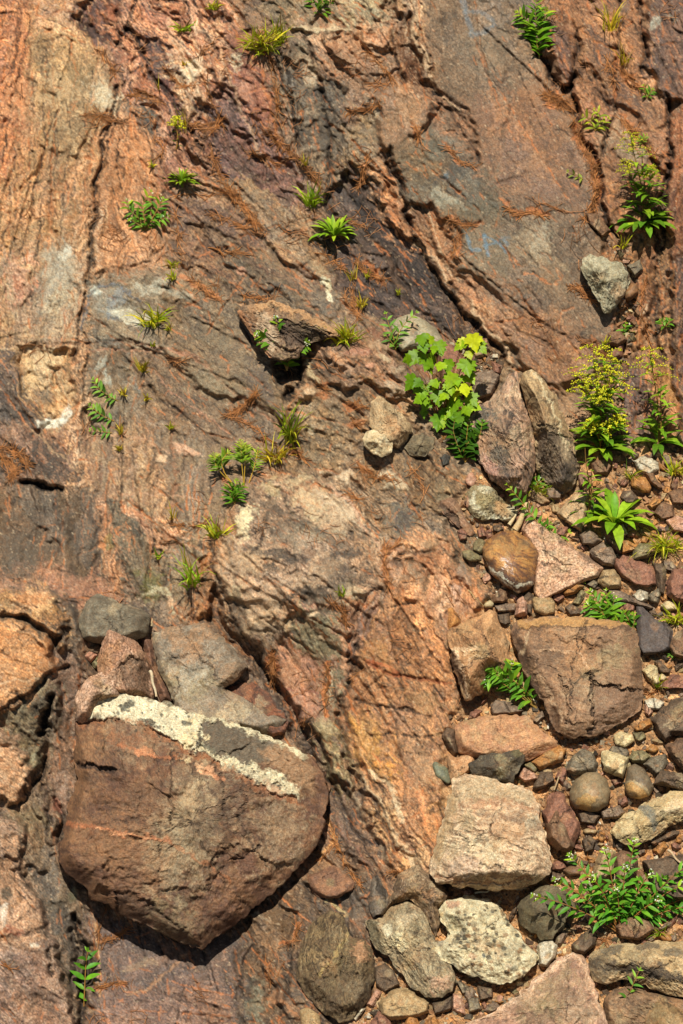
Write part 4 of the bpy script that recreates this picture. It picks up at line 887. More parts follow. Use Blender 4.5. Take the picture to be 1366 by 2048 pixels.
stone('pink_rock', 'pointed pink granite rock standing above the cream lichen crust', [(193,1350),(200,1290),(208,1252),(217,1248),(255,1265),(275,1285),(292,1305),(300,1345),(310,1400),(250,1400),(200,1380)],
      T=74, c=('#a97c66', '#9a6d58', '#6d5143'), rim=30, tilt=(-.1, 0), s0=2.2, mat=M_GRANITE, dz=8, marks=[PL([(240,1330),(265,1310),(292,1320),(300,1345),(310,1400),(262,1400)],'#6b5040',.85,8,-8)])  # darker patch paints the shade on the right-hand facet
stone('pale_pink_rock', 'small pale pink granite rock at the left end of the crust', [(152,1440),(150,1400),(165,1370),(190,1350),(228,1322),(245,1335),(250,1365),(248,1400),(200,1405),(185,1440),(165,1448)],
      T=60, c=('#b28a76', '#a37c66', '#7a5d4d'), rim=24, s0=1.9, mat=M_GRANITE, dz=30)
stone('red_slab', 'narrow reddish slab standing on edge beside the grey slab', [(276,1274),(292,1270),(304,1282),(312,1330),(332,1370),(345,1404),(322,1404),(298,1340),(290,1305)], T=34, c=('#7e5645', '#6b4a3c', '#4a362f'), rim=12)
stone('rust_wedge', 'rust brown wedge under the right end of the grey slab', [(445,1378),(490,1362),(510,1365),(560,1410),(580,1445),(570,1468),(545,1476),(520,1462),(470,1410)], T=40, c=('#7a4a36', '#5f3f33', '#3a2a26'), rim=14, band=(35, 10, .6, .8), es=((300, 60, .8),), dz=-4)
for lab, p, c in (('brown stone in the gap under the grey block', [(176,1298),(198,1282),(204,1300),(196,1312),(180,1308)], ('#7d6148','#6b523e','#45362c')), ('small pink stone in the gap below the grey block', [(168,1312),(183,1299),(196,1310),(181,1327)], ('#b07a66','#a06c58','#74503f')), ('small olive stone in the gap left of the pink rock', [(181,1327),(196,1309),(200,1336),(190,1338)], ('#7c7152','#6a6046','#494030'))):
    stone('stone', lab, p, T=16, c=c, rim=5)
stone('angular_rock', 'flat angular brown rock lying right of the huge boulder', [(613,1757),(620,1750),(650,1738),(672,1730),(690,1745),(712,1765),(705,1780),(680,1795),(655,1798),(630,1785),(616,1770)], T=22, c=('#8a5f47','#74503f','#503a30'), rim=9, dz=8)
stone('striped_rock', 'striped olive and brown boulder at the bottom edge left of centre', [(590,1960),(600,1900),(625,1840),(660,1818),(685,1830),(705,1875),(730,1880),(748,1900),(750,1960),(740,2000),(710,2040),(680,2048),(650,2032),(610,1990)],
      T=66, c=('#7a6347', '#634e39', '#31261e'), rim=18, s0=1.8, es=((90, 40, 1.4),), plate=(100, 120, 40, 10), band=(100, 9, .8, 1.2), ro=1.5, step=2.2, marks=[PL([(590,1950),(745,1930),(750,1990),(680,2046),(600,1985)],'#4f3d2e',.6,30,-6), BL(720,1905,20,22,0,'#a87a5c',.8,6), BL(740,1985,26,30,40,'#3c3227',.5), LN([(640,1950),(690,1880),(700,1850)],4,'#a88d5c',.5)])
stone('pebbly_boulder', 'cream boulder of cemented pebbles below the pale pink boulder', [(862,1898),(868,1886),(885,1880),(900,1868),(893,1855),(880,1842),(876,1820),(890,1802),(930,1793),(970,1797),(995,1810),(1020,1845),(1050,1885),(1075,1910),(1072,1930),(1055,1945),(1020,1968),(1000,1970),(960,1960),(925,1945),(905,1930),(880,1920)],
      T=66, soft=8, c=('#c2b195', '#b6a588', '#978468'), rim=34, kind='block', s0=1.3, es=((90, 50, 1.1), (180, 40, 1.0)), ro=2.2, step=2.0, center=(965, 1885), dz=4, back=60, grain=.12, jag=.9,
      marks=[BL(885 + RNG.uniform(0, 165), 0, 1, 1, 0, None) for _ in range(0)] + [BL(x, y, r, r * RNG.uniform(.6, .9), RNG.uniform(0, 180), cc, .9, RNG.uniform(.6, 2.2)) for x, y, r, cc in
             [(866,1896,8,'#a88a60'),(880,1884,9,'#85786a'),(880,1828,8,'#a58b66'),(905,1806,13,'#a9806a'),(948,1848,8,'#84735c'),(925,1868,8,'#86796a'),(1035,1906,7,'#857862'),(1027,1938,9,'#7a6e5c'),(1018,1932,7,'#b39c84'),(1012,1945,7,'#a4937a'),(945,1912,8,'#b58f74'),(967,1910,5,'#4c4f52'),(978,1888,7,'#6d604e'),(1000,1890,8,'#7d6d58'),(1018,1843,6,'#6e6350'),(955,1875,6,'#a08264'),(938,1888,6,'#6f6656'),(985,1823,5,'#5b5349'),(930,1830,4,'#4c463e'),(947,1829,4,'#45403a'),(1010,1870,6,'#9c7c60'),(905,1850,14,'#97876a')]]
            + [BL(x, y, r, r * .75, 20, cc, .85, .8) for x, y, r, cc in [(RNG.uniform(905,1050), RNG.uniform(1810,1950), RNG.uniform(2.6, 6), ['#6e5b44','#4c4236','#8a6546','#75634c','#38332c'][i % 5]) for i in range(110)]])
stone('pale_boulder', 'big pale pink and cream boulder in the scree at the lower right', [(905,1560),(930,1548),(970,1553),(1020,1565),(1065,1583),(1078,1610),(1085,1650),(1105,1730),(1100,1750),(1080,1765),(1050,1775),(990,1783),(920,1775),(870,1765),(858,1745),(862,1715),(880,1650),(900,1580)],
      T=120, soft=10, c=('#c2a488', '#b8957a', '#8a6a54'), rim=46, tilt=(.03, .05), s0=1.6, es=((180, 35, .95), (270, 40, .75), (90, 40, 2.2), (0, 30, 1.3)), band=(10, 15, .85, .9), ro=1.6, step=2.1, center=(985, 1670), back=90, dz=6,
      marks=[PL([(905,1560),(970,1553),(1065,1583),(1075,1610),(960,1600),(925,1610)],'#9c8468',.6,16,0), LN([(925,1615),(1000,1600),(1080,1625)],8,'#a06c50',.5), LN([(960,1625),(1040,1640),(1085,1650)],8,'#6d5548',.45), BL(1060,1640,14,30,0,'#a99883',.5), PL([(862,1715),(900,1580),(918,1600),(890,1700),(880,1750)],'#9b7c5c',.7,14,0), BL(930,1730,40,30,0,'#cda994',.6), BL(960,1700,60,24,20,'#cdb79a',.5), LN([(875,1750),(930,1765),(1000,1768),(1060,1755)],4,'#8e6248',.7,-4), LN([(960,1725),(985,1735),(1000,1728)],2.4,'#3a2b22',.7,-3), LN([(978,1650),(986,1672)],2.4,'#3a2b22',.7,-3)] + [BL(RNG.uniform(920,1080), RNG.uniform(1640,1760), 4, 2, RNG.uniform(-20, 50), '#5a4434', .6) for _ in range(26)])  # brownish patch down the left face paints it as less lit
stone('gneiss_boulder', 'grey and cream streaked boulder left of the pebbly cream boulder', [(735,1845),(740,1838),(765,1835),(780,1815),(815,1803),(840,1815),(860,1845),(870,1880),(905,1930),(912,1955),(905,1985),(885,1998),(850,1995),(820,1975),(790,1935),(775,1915),(750,1900),(738,1870)],
      T=62, c=('#96836a', '#857159', '#463b32'), rim=20, s0=1.3, es=((180, 30, .9), (150, 30, 1.0)), band=(58, 11, .7, 1.0), ro=2.0, step=2.1, center=(820, 1890), dz=8, grain=.2, marks=[PL([(735,1845),(745,1838),(760,1880),(766,1915),(750,1900),(738,1870)],'#574c3a',.85,6,-4), BL(800,1870,18,26,0,'#c4b190',.75,6), BL(775,1860,10,14,0,'#c9bca4',.7), BL(882,1965,22,24,20,'#ae8670',.75,2), BL(815,1835,24,12,-20,'#b09a80',.6), BL(795,1890,14,8,0,'#c3ad8c',.6)])  # dark patch on the left edge paints that face in shade
stone('rough_rock', 'rough dark brown rock between the pale boulder and streaked boulder', [(765,1825),(800,1745),(835,1728),(868,1755),(900,1790),(895,1802),(878,1820),(882,1850),(872,1876),(850,1830),(818,1798),(785,1812)], T=40, c=('#7b614a', '#675040', '#3b3029'), rim=10, ro=2.4, speck=('#a9886a', .9, 9), grain=.25, center=(835, 1790))
stone('slate_rock', 'flat grey stone standing left of the rough dark brown rock', [(735,1800),(742,1760),(755,1748),(776,1785),(780,1812),(765,1832),(745,1838),(738,1820)], T=26, c=('#6e5f55', '#5f524a', '#41372f'), rim=8, marks=[PL([(748,1752),(758,1750),(775,1786),(773,1800),(752,1780)],'#2f2824',.8,4,-4)])
stone('square_boulder', 'dark olive brown boulder with a flat top below the flowering sprigs', [(1030,1815),(1055,1785),(1080,1768),(1110,1770),(1148,1800),(1152,1815),(1140,1835),(1105,1880),(1080,1882),(1040,1850)],
      T=62, c=('#655843', '#5b4e3c', '#42382d'), rim=18, s0=1.6, es=((120, 40, .95), (45, 40, .9)), ro=.8, dz=6)
stone('pink_slab', 'large pink slab with bright edges at the bottom edge right of centre', [(1145,1905),(1165,1910),(1178,1930),(1190,1970),(1215,2040),(1222,2110),(905,2110),(925,2050),(985,2025),(1040,1985),(1080,1950),(1110,1920)],
      T=80, c=('#a57c68', '#8a6656', '#5f493f'), rim=22, s0=1.5, es=((0, 40, 1.0), (230, 40, .8)), plate=(150, 60, 40, 9), ro=1.4, step=2.2, center=(1085, 2020), dz=10, marks=[LN([(1145,1908),(1080,1955),(1000,2020),(930,2050)],9,'#c7a189',.75,2), LN([(1160,1912),(1190,1990),(1212,2050)],7,'#c0987e',.7,2), BL(1050,1990,40,14,20,'#c09a80',.6), BL(1000,2030,20,10,0,'#b98f74',.5), BL(1130,1985,30,20,30,'#7a5a4c',.5), BL(1080,2035,30,12,0,'#74564a',.5)])
stone('veined_slab', 'long pale slab crossed by a dark vein at the right edge', [(1172,1915),(1190,1900),(1230,1888),(1280,1885),(1340,1882),(1420,1885),(1420,2000),(1340,1992),(1300,1978),(1250,1958),(1210,1970),(1185,1962),(1175,1935)],
      T=56, c=('#b0926f', '#a2835f', '#5a4a3d'), rim=16, s0=1.3, ro=1.3, step=2.2, dz=8, band=(14, 14, .35, .6), marks=[LN([(1178,1925),(1220,1935),(1270,1940),(1320,1950),(1380,1962),(1420,1970)],11,'#43372f',1.0,-2), PL([(1172,1918),(1210,1905),(1235,1935),(1215,1965),(1180,1960)],'#5a4c3f',.7,16), BL(1225,1900,26,10,-10,'#5a4f45',.75), BL(1290,1895,26,9,0,'#56493f',.75), BL(1350,1905,20,8,0,'#5a4f45',.7), BL(1320,1928,6,5,0,'#4a3f38',.8), BL(1230,1958,20,8,-20,'#c2a07c',.7)])
stone('brown_slab', 'layered brown slab under the long pale slab at the right edge', [(1205,2000),(1230,1975),(1260,1972),(1310,1985),(1420,2010),(1420,2110),(1230,2110),(1212,2050)], T=40, c=('#8c6a50', '#7a5c46', '#4a3a30'), rim=10, band=(18, 13, .6, 1.0), plate=(20, 90, 50, 8), ro=1.4)
stone('tan_block', 'angular tan brown block in the bottom right corner', [(1300,1998),(1318,1988),(1350,2010),(1420,2040),(1420,2110),(1270,2110),(1282,2070),(1290,2025)], T=44, c=('#94704f', '#80603f', '#5a4432'), rim=8, dz=26, es=((230, 60, 1.0),))
# ---- the stones of the upper scree
stone('white_boulder', 'triangular whitish grey boulder lying on the smooth slab', [(1160,535),(1165,515),(1200,511),(1240,525),(1260,545),(1250,590),(1220,625),(1208,631),(1195,600),(1175,570)], T=64, c=('#a39680', '#92866f', '#6d6353'), rim=24, s0=1.7, es=((0, 50, 1.0),), band=(70, 12, .45, .8), ro=1.6, step=2.0, dz=4)
stone('brown_cobble', 'brown rounded cobble touching the triangular whitish boulder', [(1246,585),(1262,565),(1275,568),(1279,585),(1262,602),(1248,602)], T=26, c=('#8a5f3f','#7a5238','#523828'), kind='round')
stone('pale_round_rock', 'smooth pale grey rounded rock above the maple seedling', [(783,655),(795,635),(820,628),(850,640),(875,660),(892,690),(876,708),(830,700),(800,704),(785,680)], T=60, c=('#a0917b', '#93846e', '#786a58'), kind='round', rim=12, band=(15, 10, .25, .4))
stone('tan_rock', 'tan rock with a notch lying on the dark gritty ground', [(737,850),(737,820),(745,805),(760,795),(780,805),(800,825),(822,850),(824,864),(812,880),(795,897),(775,890),(745,870)], T=44, c=('#ae8f6e', '#9d7f60', '#705841'), rim=14, band=(60, 12, .45, .8), ro=1.6, step=2.0, dz=6)
stone('cream_rock', 'cream rounded rock resting against the notched tan rock', [(724,877),(735,862),(755,856),(780,865),(787,885),(785,905),(765,917),(745,907),(728,892)], T=52, c=('#c6ae8e', '#b49a78', '#8d7355'), rim=16, s0=1.4, ro=1.6, step=2.0, dz=22, back=40)
stone('grey_lump', 'grey brown lump right of the notched tan rock', [(806,895),(820,875),(845,868),(870,875),(869,896),(850,914),(820,912)], T=26, c=('#74644f','#675846','#453b31'), kind='block', s0=1.0, band=(20, 9, .5, .6), rim=6)
stone('slate_chip', 'small black slate chip on the gritty ground beside the dark shrub', [(880,915),(890,907),(901,912),(898,929),(885,933)], T=12, c=('#4a4743','#413e3b','#2f2c2a'), rim=3)
stone('banded_boulder', 'large pink and black banded boulder split along its right side', [(940,850),(936,838),(958,813),(1000,780),(1015,752),(1033,747),(1046,800),(1066,850),(1072,900),(1070,950),(1052,988),(1020,990),(985,965),(962,930),(956,895)],
      T=88, c=('#a07b68', '#8c6a56', '#3f3532'), rim=28, tilt=(-.05, -.05), s0=1.7, es=((210, 50, .9),), band=(62, 15, .8, 1.2), ro=1.8, step=2.0, speck=('#b79a84', 1.2, 14), dz=6, center=(1010, 880), marks=[BL(965,835,26,20,-20,'#4a4643',.8), BL(1000,912,16,24,-20,'#46403d',.75), BL(1040,790,30,14,60,'#c4a58a',.6), BL(1010,945,26,20,0,'#453d3b',.6), BL(985,940,14,36,-40,'#a87a70',.7), BL(1022,830,6,10,30,'#37302d',.8), BL(1010,825,5,6,0,'#332d2b',.8)])
stone('split_slab', 'tall tan slab standing against the right of the banded boulder', [(1040,765),(1045,742),(1062,735),(1074,740),(1112,792),(1138,862),(1152,902),(1160,935),(1148,976),(1126,990),(1090,965),(1072,940),(1068,880),(1058,830),(1048,795)],
      T=124, c=('#ac8c68', '#96785a', '#4c3f35'), rim=26, tilt=(0, -.1), s0=2.2, es=((330, 30, 2.6), (0, 30, 2.6), (200, 40, 3.5)), band=(66, 13, .55, 1.0), ro=1.5, step=2.0, dz=8, center=(1095, 870), marks=[PL([(1070,868),(1100,858),(1135,870),(1160,935),(1148,978),(1120,990),(1080,960)],'#5a4a41',.8,10,-14), LN([(1066,738),(1095,790),(1118,850),(1135,900)],4,'#c9b494',.7,2), LN([(1075,852),(1105,856),(1115,850)],3,'#33281f',.8,-5), BL(1130,950,16,20,0,'#3f3735',.6), BL(1130,900,10,20,-20,'#b09478',.5)])
stone('tilted_slab', 'dark layered slab jutting out with a hollow beneath it', [(473,622),(485,612),(530,604),(546,600),(592,616),(652,645),(684,672),(640,682),(612,690),(598,716),(566,722),(538,716),(505,676)],
      T=62, c=('#6d5444', '#7f624c', '#3b2e28'), rim=34, tilt=(.02, -.12), s0=1.6, es=((125, 40, .8), (150, 40, .8)), band=(33, 10, .7, 1.4), plate=(32, 90, 26, 8), ro=1.2, step=2.0, dz=26, back=24, center=(572, 660), marks=[LN([(520,608),(548,604),(600,624),(660,657),(684,672)],13,'#b0825c',.85,3), PL([(515,620),(535,630),(556,680),(548,712),(530,690),(512,650)],'#a58a74',.75,8), LN([(474,622),(505,672),(540,712)],6,'#a06a48',.7,0), PL([(555,640),(620,650),(650,670),(600,690),(570,690)],'#4c3c34',.7,12,0), LN([(545,604),(550,640),(575,690)],3,'#2c211b',.6,-4)])  # orange top strip, painted brighter as if sunlit
stone('orange_boulder', 'polished orange and purple boulder with a white line round its base', [(964,1098),(972,1080),(1000,1064),(1030,1061),(1060,1077),(1079,1098),(1081,1114),(1073,1140),(1070,1166),(1056,1180),(1036,1188),(1010,1174),(980,1145),(967,1115)],
      T=66, c=('#a3703f', '#8d5c36', '#4a3330'), kind='round', rim=14, band=(35, 22, .75, .3), mat=M_POLISH, step=1.8, dz=6, marks=[PL([(964,1098),(975,1110),(1000,1140),(1040,1165),(1072,1150),(1070,1168),(1036,1190),(1005,1172),(975,1138)],'#4c3a37',.85,10), LN([(970,1120),(990,1142),(1012,1160),(1040,1172),(1068,1168)],2.6,'#d5cdbf',.9), LN([(972,1128),(992,1152),(1020,1174),(1038,1184)],3,'#c2b8aa',.8), LN([(970,1098),(985,1078),(1010,1066)],5,'#5c3e36',.6), LN([(1079,1100),(1078,1130),(1068,1160)],7,'#5f3c33',.7), BL(1000,1115,22,12,40,'#b98247',.6), BL(1020,1095,26,14,35,'#9a7448',.5), LN([(985,1106),(1020,1125),(1060,1140)],3,'#5a3c37',.6), BL(978,1112,8,10,0,'#c08a55',.6)])
stone('pink_wedge', 'flat triangular pink slab behind the polished orange boulder', [(1040,1060),(1055,1029),(1070,1034),(1140,1088),(1208,1136),(1196,1156),(1165,1166),(1130,1182),(1080,1206),(1066,1190),(1070,1110)], T=34, c=('#b58a72', '#a5785f', '#7d5c4a'), rim=14, tilt=(0, -.03), s0=2.6, ro=.7, mat=M_GRANITE, center=(1120, 1125), marks=[BL(1175,1115,30,8,32,'#4c403a',.6), BL(1125,1085,10,5,30,'#463a36',.5)])
stone('lichen_lump', 'round lump ringed with white lichen above the orange boulder', [(930,985),(945,970),(965,966),(988,975),(1002,995),(1032,1012),(1036,1030),(1020,1046),(1000,1042),(965,1044),(945,1034),(932,1012)], T=44, c=('#84745a', '#766547', '#4b4033'), rim=10, s0=1.1, ro=2.4, step=1.9, grain=.25, marks=[LN([(948,985),(946,1010),(960,1028),(990,1036),(1018,1040)],6,'#b7ac97',.7), BL(970,978,16,8,0,'#b9ae98',.7), BL(1022,1015,8,12,20,'#c0b59f',.6), BL(968,1000,16,14,0,'#988560',.6,4), BL(1005,1012,18,12,20,'#a8835e',.7), BL(930,1000,8,20,-10,'#a06a58',.6)])
stone('leaning_block', 'long brown block leaning left of the lichen ringed lump', [(876,1012),(885,1000),(899,993),(910,1000),(930,1030),(952,1068),(940,1074),(922,1060),(900,1040),(882,1024)], T=38, c=('#96705a', '#84604c', '#5c4539'), rim=10, es=((210, 40, 3.0), (150, 40, .9)), marks=[PL([(876,1012),(884,1002),(925,1050),(930,1068),(905,1044)],'#4a382e',.75,5,-4)])
stone('long_tan_stone', 'long tan stone lying under the banded boulder', [(1034,964),(1050,961),(1096,994),(1102,1004),(1085,1010),(1040,982)], T=22, c=('#a17c5c','#8f6c50','#604838'), rim=7, es=((120, 40, 1.2),))
stone('tan_slab', 'pale tan slab half covered by the broad leaved rosette', [(1112,1027),(1150,985),(1178,988),(1172,1040),(1165,1066),(1130,1045)], T=26, c=('#b08e6c','#a08062','#78604a'), rim=8, ro=.7)
stone('fence_rock', 'tilted brown block with a shaded left face beside the orange rib', [(894,1268),(900,1255),(948,1235),(965,1225),(980,1217),(991,1222),(1010,1270),(1031,1333),(1010,1350),(985,1352),(966,1385),(942,1402),(928,1402),(905,1330),(896,1290)],
      T=82, c=('#a97a54', '#966a4a', '#5e4736'), rim=22, tilt=(.02, -.02), s0=2.4, es=((195, 25, 1.25), (90, 50, 2.6), (20, 40, 1.6)), band=(58, 16, .35, .7), plate=(60, 70, 44, 6), ro=1.0, step=2.0, dz=6, center=(962, 1310), marks=[PL([(960,1228),(985,1218),(1012,1275),(1030,1332),(1005,1346),(985,1300)],'#b3835c',.7,8,2), LN([(955,1240),(985,1310),(1000,1345)],3,'#5d4436',.6,-2), LN([(902,1303),(930,1300),(955,1298)],5,'#cba888',.7,2), LN([(908,1305),(925,1345),(935,1395)],5,'#cba98c',.75,2), PL([(896,1290),(905,1305),(925,1350),(933,1402),(905,1335)],'#4a372c',.8,5,-2), LN([(925,1335),(945,1315),(965,1310)],2.5,'#c9a586',.6,1), LN([(915,1265),(950,1260)],2,'#4d3a2d',.5,-2), BL(990,1255,14,16,0,'#c08f66',.5)])  # dark patch on the left face is its shade, painted in
stone('ochre_slab', 'thin ochre slab above the tilted brown block', [(895,1216),(905,1213),(922,1240),(922,1252),(898,1264)], T=18, c=('#b5783f','#a56b3a','#704a2c'), rim=6)
stone('brown_block', 'large flat faced brown block with fine horizontal bands', [(1020,1262),(1034,1240),(1100,1232),(1180,1235),(1250,1244),(1273,1262),(1282,1290),(1284,1360),(1290,1400),(1280,1422),(1240,1452),(1195,1472),(1150,1480),(1112,1465),(1082,1402),(1045,1342),(1028,1290)],
      T=68, c=('#8f6b52', '#7f5d47', '#5e4638'), rim=24, tilt=(.02, -.02), s0=2.4, es=((205, 30, .95), (120, 40, 1.3), (60, 40, 1.1), (270, 25, 2.5)), band=(4, 13, .4, .5), plate=(5, 130, 90, 9), ro=.9, step=2.0, dz=10, center=(1165, 1350), marks=[PL([(1034,1238),(1180,1233),(1262,1246),(1262,1254),(1100,1252),(1036,1258)],'#b0804f',.8,5,0), LN([(1036,1258),(1100,1252),(1262,1258)],3,'#4b382d',.7,-3), LN([(1170,1240),(1168,1270),(1160,1300)],2.4,'#3e2e25',.7,-4), LN([(1080,1302),(1120,1300),(1165,1308),(1170,1325),(1175,1345)],3,'#b98f70',.6,2), LN([(1175,1345),(1195,1370),(1240,1372),(1285,1380)],4,'#35271f',.75,-5), PL([(1188,1372),(1240,1374),(1286,1382),(1290,1402),(1240,1452),(1200,1470),(1185,1420)],'#6f5344',.6,8,-10), LN([(1185,1350),(1178,1400),(1190,1440),(1180,1470)],4,'#33251e',.75,-5), LN([(1075,1350),(1100,1390),(1130,1460)],5,'#c09a7c',.5,1), PL([(1022,1262),(1034,1250),(1060,1330),(1085,1395),(1112,1462),(1080,1402),(1045,1342)],'#463329',.8,6,-2), LN([(1120,1350),(1135,1400),(1140,1450)],3,'#4b392e',.5,-6), LN([(1060,1260),(1050,1290),(1042,1310)],2.4,'#bda184',.6), BL(1110,1440,10,30,-10,'#5a4234',.5,-8), LN([(1170,1300),(1230,1310),(1275,1314)],2,'#56402f',.5,-2)])  # dark patch down the left face paints its shadow
stone('purple_slab', 'dark purple grey slab right of the large banded brown block', [(1272,1212),(1285,1212),(1297,1228),(1338,1248),(1344,1260),(1341,1300),(1325,1309),(1285,1311),(1273,1290)], T=30, c=('#594d4b','#514544','#3d3433'), rim=12, ro=.7, s0=2.8, dz=4)
stone('salmon_slab', 'salmon pink flat slab above the big pale boulder', [(908,1456),(922,1443),(975,1430),(1030,1427),(1052,1430),(1096,1468),(1116,1482),(1116,1494),(1060,1521),(1040,1527),(985,1522),(935,1512),(918,1506),(909,1475)], T=42, c=('#b5835f', '#a67356', '#7c5846'), rim=16, s0=2.4, es=((60, 40, 1.2), (195, 30, 2.0)), band=(-8, 18, .25, .4), ro=.8, step=2.0, dz=4)
stone('dark_wedge', 'dark brown triangular stone at the left end of the salmon slab', [(882,1472),(892,1454),(909,1457),(918,1506),(908,1514),(896,1494)], T=26, c=('#6b5140','#5b4536','#3e3028'), rim=6)
stone('orange_tan_stone', 'orange tan stone wedged left of the mottled black stone', [(894,1506),(910,1514),(940,1502),(962,1506),(946,1542),(926,1556),(905,1577),(895,1542)], T=30, c=('#b98a66','#a87754','#7a5640'), rim=8)
stone('green_grey_pebble', 'flat oval green grey pebble left of the big pale boulder', [(864,1528),(870,1522),(896,1535),(904,1565),(896,1569),(872,1553)], T=12, c=('#6b6a57','#616050','#4a493d'), kind='round')
stone('black_mottled_stone', 'mottled black stone on the salmon slab above the pale boulder', [(933,1528),(960,1506),(1000,1500),(1035,1489),(1051,1501),(1049,1522),(1026,1567),(1000,1564),(945,1550)], T=50, c=('#54483c','#463c33','#332b25'), rim=16, s0=1.6, es=((0, 40, 1.1),), ro=1.4, step=2.0, dz=20, speck=('#8f8266', 1.6, 18), marks=[BL(1000,1515,14,8,0,'#8d7e60',.6), BL(1000,1545,8,12,0,'#968a70',.55), BL(1035,1505,12,10,0,'#6b5f40',.6)])
